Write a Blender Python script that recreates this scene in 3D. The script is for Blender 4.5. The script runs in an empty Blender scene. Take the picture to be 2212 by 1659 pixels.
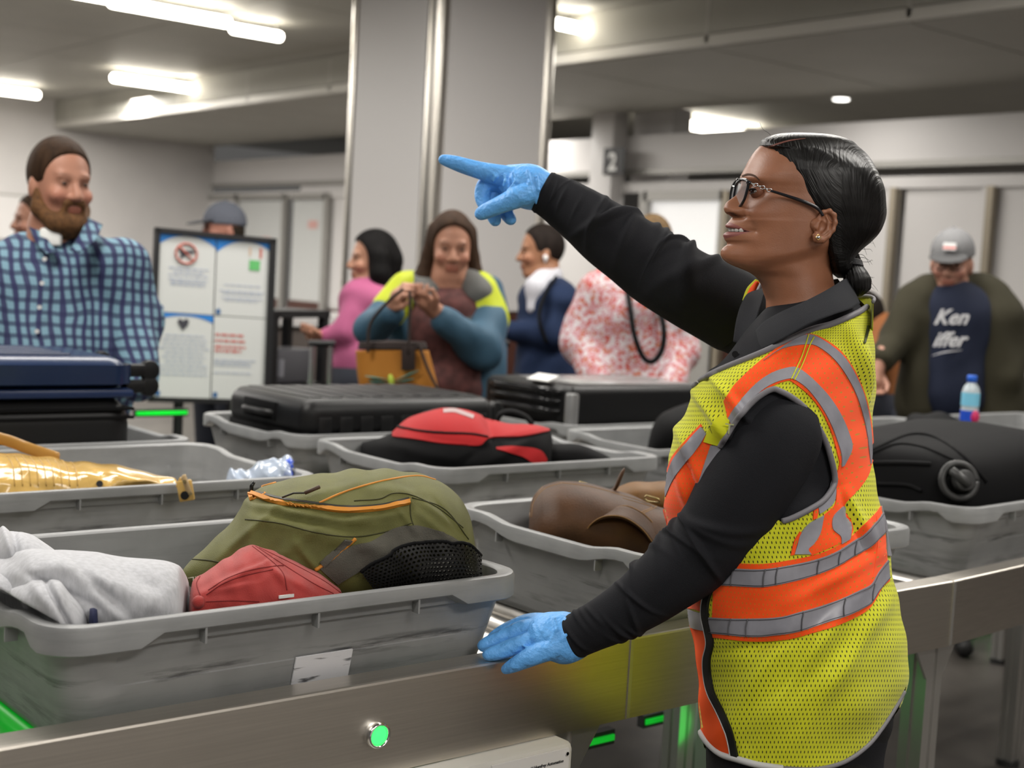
import bpy, bmesh, math, random
import numpy as np
from mathutils import Vector, Matrix
from mathutils.bvhtree import BVHTree
import openvdb
random.seed(7); np.random.seed(7)
scn = bpy.context.scene
COL = scn.collection

# ------------------------------------------------------------------ camera
H = 1.45                       # lens height above the floor
FPX, CX, CY = 2960.0, 1106.0, 829.5
YAW, PITCH, ROLL = 0.8776, 0.0784, 0.0559
_f = np.array([math.cos(YAW)*math.cos(PITCH), math.sin(YAW)*math.cos(PITCH), -math.sin(PITCH)])
_r = np.cross(_f, [0, 0, 1]); _r /= np.linalg.norm(_r); _u = np.cross(_r, _f)
CR = math.cos(ROLL)*_r + math.sin(ROLL)*_u
CU = -math.sin(ROLL)*_r + math.cos(ROLL)*_u
CF = _f
CAMP = np.array([0, 0, H])
cam = bpy.data.cameras.new('camera'); cam_o = bpy.data.objects.new('camera', cam); COL.objects.link(cam_o)
m = Matrix.Identity(4)
for i in range(3):
    m[i][0] = CR[i]; m[i][1] = CU[i]; m[i][2] = -CF[i]; m[i][3] = CAMP[i]
cam_o.matrix_world = m
cam.sensor_fit = 'HORIZONTAL'; cam.sensor_width = 36; cam.lens = FPX*36/2212
cam.clip_start = .05; cam.clip_end = 100
cam.dof.use_dof = True; cam.dof.focus_distance = 1.93; cam.dof.aperture_fstop = 4.6
scn.camera = cam_o

# ------------------------------------------------------------------ world, exposure
scn.view_settings.view_transform = 'Standard'; scn.view_settings.look = 'None'
scn.view_settings.gamma = 1; scn.view_settings.use_curve_mapping = False
scn.view_settings.exposure = 0.0
wd = bpy.data.worlds.new('world'); scn.world = wd; wd.use_nodes = True
wd.node_tree.nodes['Background'].inputs[0].default_value = (1, .97, .93, 1)
wd.node_tree.nodes['Background'].inputs[1].default_value = 0.09
scn.cycles.max_bounces = 6; scn.cycles.diffuse_bounces = 3; scn.cycles.transparent_max_bounces = 12
scn.cycles.use_denoising = True
scn.cycles.sample_clamp_indirect = 4

def ray(px, py):
    return CF + (px-CX)/FPX*CR - (py-CY)/FPX*CU
def W(px, py, d):
    return CAMP + ray(px, py)*d
def onz(px, py, z):            # the point seen at a pixel on the level z
    r = ray(px, py); return CAMP + r*((z-H)/r[2])
def onx(px, py, x):
    r = ray(px, py); return CAMP + r*(x/r[0])
def ony(px, py, y):
    r = ray(px, py); return CAMP + r*(y/r[1])
def topx(p):
    d = np.asarray(p)-CAMP; k = d@CF
    return CX+FPX*(d@CR)/k, CY-FPX*(d@CU)/k, k

def area(name, loc, size, power, color=(1, .96, .9), rot=(0, 0, 0), sy=None):
    l = bpy.data.lights.new(name, 'AREA'); l.energy = power; l.color = color; l.size = size
    if sy: l.shape = 'RECTANGLE'; l.size_y = sy
    o = bpy.data.objects.new(name, l); COL.objects.link(o); o.location = loc; o.rotation_euler = rot
    return o
# ceiling lamps over the belt and the hall (unseen area lamps, e an added fill)
area('ceiling_light_a', (0.2, 3.0, H+1.7), 1.8, 82, sy=.6)
area('ceiling_light_b', (3.0, 0.7, H+1.7), 1.8, 58, sy=.6)
area('ceiling_light_c', (4.2, 3.4, H+1.7), 1.8, 72, sy=.6)
area('ceiling_light_d', (-1.2, 0.2, H+1.7), 1.8, 38, sy=.6)
area('added_fill_light_e', (0.8, -1.5, H+1.7), 1.8, 75, sy=.6)  # fill lamp added to brighten the floor and wall mirrored in the rail
for k, (x, y, pw) in enumerate(((0.2, 8.5, 150), (2.4, 4.6, 75), (0.5, 12, 170), (3.5, 11.5, 170), (6.0, 15, 200), (2, 15.2, 260), (5.6, 8.6, 60), (6.2, 2.2, 60))):
    area('hall_light_%s' % 'abcdefgh'[k], (x, y, H+1.78), 2.4, pw, sy=.5)
for k, (x, y, pw) in enumerate(((7.9, 10.5, 50), (7.4, 6.5, 32), (12.5, 9, 160), (12.5, 3, 120))):
    area('queue_light_%s' % 'abcde'[k], (x, y, H+1.5), 2.4, pw, sy=.5)

# ------------------------------------------------------------------ materials
MATS = {}
def mat(name, col, rough=.6, metal=0, bump=0, bscale=200, emit=0, ecol=None, spec=.3, sheen=0, var=0, vscale=8, aniso=0,
        alpha=1, trans=0, coat=0, stretch=None, sss=0, attr=None, dark=None):
    if name in MATS: return MATS[name]
    m = bpy.data.materials.new(name); m.use_nodes = True; nt = m.node_tree; b = nt.nodes['Principled BSDF']
    c = tuple(col)+(1,)
    b.inputs['Base Color'].default_value = c; b.inputs['Roughness'].default_value = rough
    b.inputs['Metallic'].default_value = metal; b.inputs['Specular IOR Level'].default_value = spec
    if sheen: b.inputs['Sheen Weight'].default_value = sheen
    if coat: b.inputs['Coat Weight'].default_value = coat; b.inputs['Coat Roughness'].default_value = .08
    if aniso: b.inputs['Anisotropic'].default_value = aniso
    if alpha < 1: b.inputs['Alpha'].default_value = alpha
    if trans: b.inputs['Transmission Weight'].default_value = trans
    if sss: b.inputs['Subsurface Weight'].default_value = sss; b.inputs['Subsurface Radius'].default_value = (.012, .004, .002); b.inputs['Subsurface Scale'].default_value = 1
    if emit:
        b.inputs['Emission Color'].default_value = tuple(ecol or col)+(1,); b.inputs['Emission Strength'].default_value = emit
    tc = nt.nodes.new('ShaderNodeTexCoord'); mp = nt.nodes.new('ShaderNodeMapping')
    nt.links.new(tc.outputs['Object'], mp.inputs[0])
    if stretch: mp.inputs['Scale'].default_value = stretch
    src = None
    if attr:
        at = nt.nodes.new('ShaderNodeAttribute'); at.attribute_name = attr; src = at.outputs['Color']
    if var:
        n = nt.nodes.new('ShaderNodeTexNoise'); n.inputs['Scale'].default_value = vscale; n.inputs['Detail'].default_value = 6
        nt.links.new(mp.outputs[0], n.inputs['Vector'])
        mx = nt.nodes.new('ShaderNodeMix'); mx.data_type = 'RGBA'; mx.blend_type = 'MULTIPLY'
        mr = nt.nodes.new('ShaderNodeMapRange'); mr.inputs[3].default_value = 1-var; mr.inputs[4].default_value = 1+var
        mr.inputs[1].default_value = .3; mr.inputs[2].default_value = .7
        nt.links.new(n.outputs[0], mr.inputs[0]); mx.inputs[0].default_value = 1
        if src: nt.links.new(src, mx.inputs[6])
        else: mx.inputs[6].default_value = c
        nt.links.new(mr.outputs[0], mx.inputs[7]); src = mx.outputs[2]
    if src: nt.links.new(src, b.inputs['Base Color'])
    if bump:
        n2 = nt.nodes.new('ShaderNodeTexNoise'); n2.inputs['Scale'].default_value = bscale; n2.inputs['Detail'].default_value = 4
        nt.links.new(mp.outputs[0], n2.inputs['Vector'])
        bp = nt.nodes.new('ShaderNodeBump'); bp.inputs['Strength'].default_value = bump; bp.inputs['Distance'].default_value = .002
        nt.links.new(n2.outputs[0], bp.inputs['Height']); nt.links.new(bp.outputs[0], b.inputs['Normal'])
    MATS[name] = m; return m
def nodes_of(m):
    nt = m.node_tree
    return nt, nt.nodes['Principled BSDF']
def mnode(nt, op, a, b=None, c=None):
    n = nt.nodes.new('ShaderNodeMath'); n.operation = op
    for i, v in enumerate((a, b, c)):
        if v is None: continue
        if isinstance(v, (int, float)): n.inputs[i].default_value = v
        else: nt.links.new(v, n.inputs[i])
    return n.outputs[0]
def mixc(nt, fac, a, b):
    n = nt.nodes.new('ShaderNodeMix'); n.data_type = 'RGBA'
    for i, v in ((0, fac), (6, a), (7, b)):
        if isinstance(v, (int, float)): n.inputs[i].default_value = v
        elif isinstance(v, tuple): n.inputs[i].default_value = v+(1,) if len(v) == 3 else v
        else: nt.links.new(v, n.inputs[i])
    return n.outputs[2]

# ------------------------------------------------------------------ object helpers
def link(o, parent=None):
    COL.objects.link(o)
    if parent is not None: o.parent = parent
    return o
def mesh(name, v, f, m, parent=None, smooth=True, loc=None, uv=None, col=None):
    """v in world space; the object's origin goes to loc (or its centre)"""
    v = np.asarray(v, float).reshape(-1, 3)
    if parent is not None:
        org = np.array(WORG.get(parent.name, (0, 0, 0)))
        off = org
    else:
        off = np.array(loc) if loc is not None else np.array([v[:, 0].mean(), v[:, 1].mean(), v[:, 2].min()])
    me = bpy.data.meshes.new(name)
    me.from_pydata((v-off).tolist(), [], [tuple(int(i) for i in q) for q in f])
    me.update()
    if isinstance(m, (list, tuple)):
        for k in m: me.materials.append(k)
    elif m: me.materials.append(m)
    if smooth: me.polygons.foreach_set('use_smooth', [True]*len(me.polygons))
    if uv is not None:
        l = me.uv_layers.new(name='UVMap'); uv = np.asarray(uv)
        idx = np.zeros(len(me.loops), int); me.loops.foreach_get('vertex_index', idx)
        l.data.foreach_set('uv', uv[idx].ravel())
    if col is not None:
        a = me.color_attributes.new('tint', 'FLOAT_COLOR', 'POINT')
        c4 = np.ones((len(v), 4)); c4[:, :3] = col; a.data.foreach_set('color', c4.ravel())
    o = bpy.data.objects.new(name, me); link(o, parent)
    if parent is None: o.location = off; WORG[o.name] = tuple(off)
    else: WORG[o.name] = tuple(off)
    return o
WORG = {}
def empty(name, loc, label=None, cat=None, group=None):
    o = bpy.data.objects.new(name, None); o.empty_display_size = .1; link(o); o.location = loc; WORG[o.name] = tuple(loc)
    tag(o, label, cat, group); return o
def tag(o, label=None, cat=None, group=None, kind=None):
    if label: o['label'] = label
    if cat: o['category'] = cat
    if group: o['group'] = group
    if kind: o['kind'] = kind
    return o
def grid_faces(nr, nc, closed=True, off=0):
    fs = []
    for i in range(nr-1):
        for j in range(nc if closed else nc-1):
            k = (j+1) % nc
            fs.append((off+i*nc+j, off+i*nc+k, off+(i+1)*nc+k, off+(i+1)*nc+j))
    return fs
def boxv(c, d, ax=None):
    """box: centre, full dims, axes rows"""
    A = np.eye(3) if ax is None else np.asarray(ax)
    v = [np.asarray(c)+A.T@(np.array([sx, sy, sz])*np.array(d)/2) for sx in (-1, 1) for sy in (-1, 1) for sz in (-1, 1)]
    f = [(0, 1, 3, 2), (4, 6, 7, 5), (0, 4, 5, 1), (2, 3, 7, 6), (0, 2, 6, 4), (1, 5, 7, 3)]
    return v, f
def box(name, c, d, m, parent=None, ax=None, bev=0, seg=2, loc=None):
    v, f = boxv(c, d, ax)
    if bev:
        bm = bmesh.new(); vs = [bm.verts.new(p) for p in v]
        for q in f: bm.faces.new([vs[i] for i in q])
        bmesh.ops.recalc_face_normals(bm, faces=bm.faces)
        bmesh.ops.bevel(bm, geom=list(bm.edges), offset=bev, segments=seg, affect='EDGES', profile=.5)
        bm.verts.ensure_lookup_table(); bm.verts.index_update()
        v = [tuple(x.co) for x in bm.verts]; f = [[x.index for x in q.verts] for q in bm.faces]; bm.free()
    o = mesh(name, v, f, m, parent, smooth=bool(bev), loc=loc)
    if bev: flat_sharp(o)
    return o
def flat_sharp(o, ang=40):
    try: o.data.set_sharp_from_angle(angle=math.radians(ang))
    except Exception: pass
def join(parts):
    V = []; Fc = []; n = 0
    for v, f in parts:
        V += [tuple(p) for p in v]; Fc += [tuple(i+n for i in q) for q in f]; n += len(v)
    return V, Fc
def cr(pts, n):
    """Catmull-Rom resample of rows"""
    P = np.asarray(pts, float); k = len(P)
    if k == 2: return np.array([P[0]+(P[1]-P[0])*t for t in np.linspace(0, 1, n)])
    d = np.linalg.norm(np.diff(P[:, :3] if P.shape[1] >= 3 else P, axis=0), axis=1)**.5
    t = np.r_[0, np.cumsum(np.maximum(d, 1e-9))]; T = np.linspace(0, t[-1], n)
    M = np.zeros_like(P)
    for i in range(k):
        a, b = max(i-1, 0), min(i+1, k-1); M[i] = (P[b]-P[a])/(t[b]-t[a])
    out = []
    for x in T:
        i = min(max(np.searchsorted(t, x)-1, 0), k-2); h = t[i+1]-t[i]; s = (x-t[i])/h
        out.append((2*s**3-3*s**2+1)*P[i]+(s**3-2*s**2+s)*h*M[i]+(-2*s**3+3*s**2)*P[i+1]+(s**3-s**2)*h*M[i+1])
    return np.array(out)
def tubev(path, rad, n=10, caps=True, flat=1, up=None, disp=None):
    P = np.asarray(path, float); k = len(P); rad = np.broadcast_to(np.asarray(rad, float), (k,))
    T = np.gradient(P, axis=0); T /= np.linalg.norm(T, axis=1)[:, None]+1e-12
    ref = np.array(up if up is not None else (0, 0, 1.0))
    if abs(T[0]@ref) > .95: ref = np.array([1., 0, 0])
    N = np.cross(T[0], np.cross(ref, T[0])); N /= np.linalg.norm(N)
    V = []; 
    for i in range(k):
        N = N-T[i]*(N@T[i]); N /= np.linalg.norm(N)
        B = np.cross(T[i], N)
        for j in range(n):
            a = 2*math.pi*j/n; r = rad[i]
            if disp is not None: r = r*(1+disp(i/(k-1), a))
            V.append(P[i]+r*(math.cos(a)*N+flat*math.sin(a)*B))
    Fc = grid_faces(k, n)
    if caps:
        V.append(P[0]-T[0]*rad[0]*.35); V.append(P[-1]+T[-1]*rad[-1]*.35); c0, c1 = len(V)-2, len(V)-1
        for j in range(n):
            q = (j+1) % n; Fc.append((c0, q, j)); Fc.append((c1, (k-1)*n+j, (k-1)*n+q))
    return V, Fc
def tube(name, path, rad, m, parent=None, n=10, res=0, loc=None, **kw):
    if res:
        rr = np.broadcast_to(np.asarray(rad, float), (len(path),))
        q = cr(np.c_[np.asarray(path), rr], res); path, rad = q[:, :3], q[:, 3]
    v, f = tubev(path, rad, n, **kw); return mesh(name, v, f, m, parent, loc=loc)
def cyl(name, a, b, r, m, parent=None, n=20, r2=None, bev=0, loc=None):
    a, b = np.asarray(a, float), np.asarray(b, float); r2 = r if r2 is None else r2
    if bev:
        t = (b-a)/np.linalg.norm(b-a)
        path = [a, a+t*bev*.3, a+t*bev, b-t*bev, b-t*bev*.3, b]; rad = [r-bev, r-bev*.3, r, r2, r2-bev*.3, r2-bev]
    else: path = [a, b]; rad = [r, r2]
    v, f = tubev(path, rad, n, caps=False); k = len(path)
    f = list(f)+[tuple(range(n))[::-1], tuple(range((k-1)*n, k*n))]
    o = mesh(name, v, f, m, parent, loc=loc); flat_sharp(o); return o
def disc(c, nrm, r, n=28, up=(0, 0, 1)):
    nrm = np.asarray(nrm, float); nrm /= np.linalg.norm(nrm); a = np.cross(up, nrm); a /= np.linalg.norm(a); b = np.cross(nrm, a)
    return [np.asarray(c)+r*(math.cos(t)*a+math.sin(t)*b) for t in np.linspace(0, 2*math.pi, n, endpoint=False)]

# signed distance modelling on a grid
class SDF:
    def __init__(s, lo, hi, vx):
        s.lo = np.array(lo, float); s.vx = vx; s.n = np.ceil((np.array(hi)-s.lo)/vx).astype(int)+1
        s.g = np.full(s.n, 1.0, np.float32)
    def _sub(s, lo, hi):
        a = np.clip(np.floor((np.array(lo)-s.lo)/s.vx).astype(int), 0, s.n); b = np.clip(np.ceil((np.array(hi)-s.lo)/s.vx).astype(int)+1, 0, s.n)
        if (b <= a).any(): return None, None
        ax = [np.arange(a[i], b[i])*s.vx+s.lo[i] for i in range(3)]
        X, Y, Z = np.meshgrid(*ax, indexing='ij', sparse=True)
        return (slice(a[0], b[0]), slice(a[1], b[1]), slice(a[2], b[2])), (X, Y, Z)
    def _min(s, sl, d, k, sub=False):
        g = s.g[sl]
        if sub:
            if k: h = np.clip(.5-.5*(g+d)/k, 0, 1); s.g[sl] = g*(1-h)-d*h+k*h*(1-h)
            else: s.g[sl] = np.maximum(g, -d)
        else:
            if k: h = np.clip(.5+.5*(d-g)/k, 0, 1); s.g[sl] = d*(1-h)+g*h-k*h*(1-h)
            else: s.g[sl] = np.minimum(g, d)
    def cap(s, a, b, ra, rb=None, k=.01, sub=False):
        a, b = np.array(a, float), np.array(b, float); rb = ra if rb is None else rb
        R = max(ra, rb)+k*2+s.vx*3+.02
        sl, P = s._sub(np.minimum(a, b)-R, np.maximum(a, b)+R)
        if sl is None: return
        d = b-a; L = max(d@d, 1e-12)
        t = np.clip(((P[0]-a[0])*d[0]+(P[1]-a[1])*d[1]+(P[2]-a[2])*d[2])/L, 0, 1)
        dd = np.sqrt((P[0]-a[0]-t*d[0])**2+(P[1]-a[1]-t*d[1])**2+(P[2]-a[2]-t*d[2])**2)-(ra+(rb-ra)*t)
        s._min(sl, dd, k, sub)
    def ell(s, c, r, ax=None, k=.01, sub=False):
        c = np.array(c, float); r = np.broadcast_to(np.array(r, float), (3,)); A = np.eye(3) if ax is None else np.asarray(ax)
        R = r.max()+k*2+s.vx*3+.02
        sl, P = s._sub(c-R, c+R)
        if sl is None: return
        q = [((P[0]-c[0])*A[i][0]+(P[1]-c[1])*A[i][1]+(P[2]-c[2])*A[i][2]) for i in range(3)]
        k0 = np.sqrt((q[0]/r[0])**2+(q[1]/r[1])**2+(q[2]/r[2])**2)
        k1 = np.sqrt((q[0]/r[0]**2)**2+(q[1]/r[1]**2)**2+(q[2]/r[2]**2)**2)+1e-9
        s._min(sl, k0*(k0-1)/k1, k, sub)
    def chain(s, pts, k=.01, sub=False):
        for p, q in zip(pts[:-1], pts[1:]): s.cap(p[:3], q[:3], p[3], q[3], k, sub)
    def out(s, name, m, parent=None, loc=None, sm=0, fn=None, col=None):
        for _ in range(sm):
            g = s.g; g[1:-1, 1:-1, 1:-1] = (g[1:-1, 1:-1, 1:-1]*2+g[2:, 1:-1, 1:-1]+g[:-2, 1:-1, 1:-1]+g[1:-1, 2:, 1:-1]+g[1:-1, :-2, 1:-1]+g[1:-1, 1:-1, 2:]+g[1:-1, 1:-1, :-2])/8
        g = s.g.copy(); g[0] = g[-1] = 1; g[:, 0] = g[:, -1] = 1; g[:, :, 0] = g[:, :, -1] = 1
        G = openvdb.FloatGrid(1.0); G.copyFromArray(np.clip(g, -s.vx*4, s.vx*4).astype(np.float32))
        v, q = G.convertToQuads(isovalue=0.0)
        v = np.asarray(v, float)*s.vx+s.lo; q = np.asarray(q)[:, ::-1]
        if fn is not None: v = fn(v)
        c = col(v) if col is not None else None
        return mesh(name, v, q, m, parent, loc=loc, col=c)

_SM = {}
def interp(tab, x):
    k = id(tab)
    if k not in _SM: _SM[k] = (smooth_tab(tab, 1200), tab)
    t = _SM[k][0]; return np.stack([np.interp(x, t[:, 0], t[:, i]) for i in range(1, t.shape[1])], -1)
def smooth_tab(tab, n):
    """monotone-ish resample of table rows along column 0"""
    t = np.asarray(tab, float); x = np.linspace(t[0, 0], t[-1, 0], n); out = [x]
    for i in range(1, t.shape[1]):
        X, Y = t[:, 0], t[:, i]; h = np.diff(X); d = np.diff(Y)/h; mm = np.zeros(len(X)); mm[0], mm[-1] = d[0], d[-1]
        for k in range(1, len(X)-1):
            mm[k] = 0 if d[k-1]*d[k] <= 0 else 2*d[k-1]*d[k]/(d[k-1]+d[k])
        j = np.clip(np.searchsorted(X, x)-1, 0, len(X)-2); s = (x-X[j])/h[j]
        out.append((2*s**3-3*s**2+1)*Y[j]+(s**3-2*s**2+s)*h[j]*mm[j]+(-2*s**3+3*s**2)*Y[j+1]+(s**3-s**2)*h[j]*mm[j+1])
    return np.stack(out, -1)
def sgnpow(x, p): return np.sign(x)*np.abs(x)**p
def loft(tab, ns=80, nt=48, axis='x', e=1.0, lean=0, disp=None, endround=.04, yaw=0, e2=None):
    """A solid built from stations (pos, lo, hi, depth, half thickness m). axis 'x': stations run along, lo/hi are heights.
    Sections are superellipses; disp(s, th, px, py) moves the skin outwards (m)."""
    T = smooth_tab(tab, ns); V = []
    L = len(T); s = np.linspace(0, 1, L)
    er = np.clip(np.minimum(s, 1-s)/max(endround, 1e-6), 0, 1); sc = np.sqrt(np.clip(1-(1-er)**2, 0, 1)) if endround > 0 else np.ones(L)
    sc = np.maximum(sc, .02)
    e2 = e if e2 is None else e2
    th = np.linspace(0, 2*math.pi, nt, endpoint=False)
    for i, (p, lo, hi, D, tk) in enumerate(T):
        c = (lo+hi)/2; hh = abs(hi-lo)/2*sc[i]; t = tk*sc[i]
        cy, sy = sgnpow(np.cos(th), e), sgnpow(np.sin(th), e2)
        a = cy*hh; b = sy*t
        if yaw:
            am = a*D/FPX; x2 = am*math.cos(yaw)+b*math.sin(yaw); b = -am*math.sin(yaw)*0+b*math.cos(yaw)-am*math.sin(yaw); 
            mx = np.abs(x2).max(); a = x2/mx*hh if mx > 0 else a
        for j in range(nt):
            px, py = (p, c-a[j]) if axis == 'x' else (c-a[j], p)
            dd = 0
            if disp is not None: dd = disp(s[i], th[j], px, py)
            lo_ = -lean*(a[j]*D/FPX) if axis == 'x' else 0
            k = 1+dd/max(math.hypot(a[j]*D/FPX, b[j]), 1e-4)
            if axis == 'x': py = c-a[j]*k
            else: px = c-a[j]*k
            V.append(W(px, py, D-b[j]*k-lo_))
    F_ = grid_faces(L, nt)
    V.append(np.mean(V[:nt], axis=0)); V.append(np.mean(V[(L-1)*nt:L*nt], axis=0))
    for j in range(nt):
        q = (j+1) % nt; F_.append((len(V)-2, q, j)); F_.append((len(V)-1, (L-1)*nt+j, (L-1)*nt+q))
    return V, F_
def fixn(o):
    bm = bmesh.new(); bm.from_mesh(o.data); bmesh.ops.recalc_face_normals(bm, faces=bm.faces); bm.to_mesh(o.data); bm.free(); return o
def bvh_of(o):
    me = o.data; off = Vector(WORG[o.name])
    return BVHTree.FromPolygons([v.co+off for v in me.vertices], [tuple(p.vertices) for p in me.polygons])
def hit(bvh, px, py, off=0.0, dref=2.0):
    d = Vector(ray(px, py)); dn = d.normalized(); o = Vector(CAMP)
    loc, n, i, t = bvh.ray_cast(o, dn)
    if loc is None:
        loc, n, i, t = bvh.find_nearest(Vector(W(px, py, dref)))
    if n.dot(dn) > 0: n = -n
    return np.array(loc+n*off), np.array(n)
def ruled(name, bvh, A, B, m, parent, na=60, nb=8, off=.0015, thick=.0012, dref=2.0, uvs=1.0, smoothn=False):
    """a strip of cloth lying on a surface between two edges"""
    a = cr(A, na); b = cr(B, na); V = []; N = []; UV = []
    for i in range(na):
        for j in range(nb):
            q = a[i]+(b[i]-a[i])*j/(nb-1); p, n = hit(bvh, q[0], q[1], off, dref); V.append(p); N.append(n)
            UV.append((i/(na-1)*uvs, j/(nb-1)))
    V = np.array(V); N = np.array(N)
    back = V-N*(thick+.004)
    F1 = grid_faces(na, nb, closed=False); k = len(V)
    F2 = [tuple(x+k for x in q)[::-1] for q in F1]
    rim = [i*nb for i in range(na)]+[(na-1)*nb+j for j in range(1, nb)]+[i*nb+nb-1 for i in range(na-2, -1, -1)]+[j for j in range(nb-2, 0, -1)]
    F3 = [(rim[i], rim[(i+1) % len(rim)], rim[(i+1) % len(rim)]+k, rim[i]+k) for i in range(len(rim))]
    o = mesh(name, np.r_[V, back], F1+F2+F3, m, parent, uv=UV+UV)
    flat_sharp(o, 50); return fixn(o)
def strip(name, bvh, line, wpx, m, parent, **kw):
    L = cr(line, 40); T = np.gradient(L, axis=0); T /= np.linalg.norm(T, axis=1)[:, None]; N = np.c_[-T[:, 1], T[:, 0]]
    w = np.broadcast_to(np.asarray(wpx, float), (len(L),)) if np.ndim(wpx) == 0 else np.interp(np.linspace(0, 1, len(L)), np.linspace(0, 1, len(wpx)), wpx)
    return ruled(name, bvh, L-N*w[:, None]/2, L+N*w[:, None]/2, m, parent, **kw)
def cord(name, bvh, line, r, m, parent, n=8, res=60, off=0.0, dref=2.0):
    L = cr(line, res); P = [hit(bvh, x, y, off, dref)[0] for x, y in L]
    v, f = tubev(P, r, n); return mesh(name, v, f, m, parent)
def fold(seed, amp, freq, n=5):
    rs = np.random.RandomState(seed); A = rs.uniform(.5, 1, n)*amp; K = rs.normal(0, freq, (n, 2)); ph = rs.uniform(0, 6.28, n)
    def f(x, y): return float((A*np.sin(K[:, 0]*x+K[:, 1]*y+ph)).sum())
    return f
# text as a real mesh
def text(name, s, origin, xdir, ydir, size, m, parent, ext=.0004, bold=0, shear=0):
    c = bpy.data.curves.new(name, 'FONT'); c.body = s; c.size = size; c.extrude = ext; c.resolution_u = 2; c.offset = bold; c.shear = shear
    t = bpy.data.objects.new('tmp', c); COL.objects.link(t)
    me = bpy.data.meshes.new_from_object(t.evaluated_get(bpy.context.evaluated_depsgraph_get()))
    v = np.array([tuple(q.co) for q in me.vertices]); f = [tuple(p.vertices) for p in me.polygons]
    bpy.data.objects.remove(t); bpy.data.curves.remove(c); bpy.data.meshes.remove(me)
    xd = np.asarray(xdir, float); xd /= np.linalg.norm(xd); yd = np.asarray(ydir, float); yd = yd-xd*(yd@xd); yd /= np.linalg.norm(yd); zd = np.cross(xd, yd)
    P = np.asarray(origin)+v[:, :1]*xd+v[:, 1:2]*yd+v[:, 2:3]*zd
    return mesh(name, P, f, m, parent, smooth=False)
# ------------------------------------------------------------------ the hall
wall_m = mat('wall_paint', (.60, .58, .57), .55, var=.03, vscale=3)
ceil_m = mat('ceiling_panel', (.42, .41, .365), .6, var=.04, vscale=2)
joint_m = mat('ceiling_joint', (.5, .49, .45), .5)
steel_m = mat('brushed_steel', (.56, .53, .49), .30, 1, bump=.05, bscale=60, stretch=(1, 1, 30), var=.08, vscale=6)
corner_m = mat('column_corner_steel', (.55, .52, .47), .28, 1)
wood_m = mat('brown_wainscot', (.075, .03, .022), .35, var=.2, vscale=6)
floor_m = mat('hall_floor', (.075, .068, .06), .45, var=.25, vscale=5)
frame_m = mat('door_frame_grey', (.36, .35, .33), .4, .3)
white_m = mat('white_panel', (.66, .64, .63), .4)
glow_m = mat('frosted_glass_lit', (.8, .8, .8), .4, emit=.45, ecol=(1, .98, .95))
black_m = mat('black_plastic', (.012, .012, .013), .42)
tube_m = mat('lamp_tube', (1, 1, 1), .4, emit=16, ecol=(1, .93, .80))
ZC = H+1.92                       # ceiling
ZS = H+1.58                       # soffit
XW, YW = 9.0, 17.6
def struct(o, kind='structure'): o['kind'] = kind; return o
struct(box('floor', (7, 8, -.05), (22, 26, .1), floor_m))
struct(box('wall_left', (3.4, YW+.1, ZC/2), (11.2, .2, ZC), wall_m))
struct(box('wall_added_reflector', (3, -2.8, ZC/2), (14, .2, ZC), wall_m))  # unseen wall behind the lens, added to reflect in the steel rail
ce = struct(box('ceiling', (7, 8, ZC+.06), (22, 26, .12), ceil_m))
k = 0
def copies(proto, parent, locs):
    for q in locs:
        o = proto.copy(); link(o, parent); o.location = q
def panels(parent, porg, x0, x1, y0, y1, z, sx, sy, gap, m):
    v, f = boxv((0, 0, 0), (sx-gap, sy-gap, .014)); me = bpy.data.meshes.new('ceiling_panel'); me.from_pydata([tuple(p) for p in v], [], f); me.materials.append(m)
    first = None
    for x in np.arange(x0+sx/2, x1, sx):
        for y in np.arange(y0+sy/2, y1, sy):
            o = bpy.data.objects.new('ceiling_panel', me) if first is None else first.copy()
            first = first or o; link(o, parent); o.location = np.array((x, y, z))-porg
ce.data.materials[0] = joint_m
panels(ce, np.array(WORG['ceiling']), -1, 6.7, -3, 18, ZC-.007, 1.5, 1.5, .016, ceil_m)
panels(ce, np.array(WORG['ceiling']), 9.2, 16, -3, 18, ZC-.007, 1.7, 3.0, .016, ceil_m)
so = struct(box('trim_1', ((6.75+XW)/2, 8, (ZS+ZC)/2), (XW-6.75, 26, ZC-ZS-.002), ceil_m))
so.data.materials[0] = joint_m
panels(so, np.array(WORG['trim_1']), 6.76, XW-.3, -3, 18, ZS-.007, XW-6.78, 1.55, .016, ceil_m)
box('edge_strip', (6.74, 8, ZS+.03), (.03, 26, .07), mat('soffit_edge', (.62, .6, .55), .35), so)
for y in np.arange(-3, 18, 1.55):
    box('fascia_panel', (6.737, y+.775, (ZS+.07+ZC)/2), (.02, 1.52, ZC-ZS-.08), ceil_m, so)
    box('joint', (6.735, y, (ZS+ZC)/2), (.02, .03, ZC-ZS-.03), joint_m, so)
# the partition along the far side
wr = empty('wall_right', (XW, 8, 0)); struct(wr)
hz0, hz1 = H+1.05, H+1.36
box('header_beam', (XW+.05, 5, (hz0+hz1)/2), (.1, 26, hz1-hz0), white_m, wr)
box('header_rail', (XW-.01, 5, hz0-.03), (.06, 26, .05), frame_m, wr)
box('lower_rail', (XW, 5, hz0-.17), (.05, 26, .09), white_m, wr)
def yon(px, py=500): return onx(px, py, XW)[1]
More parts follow.
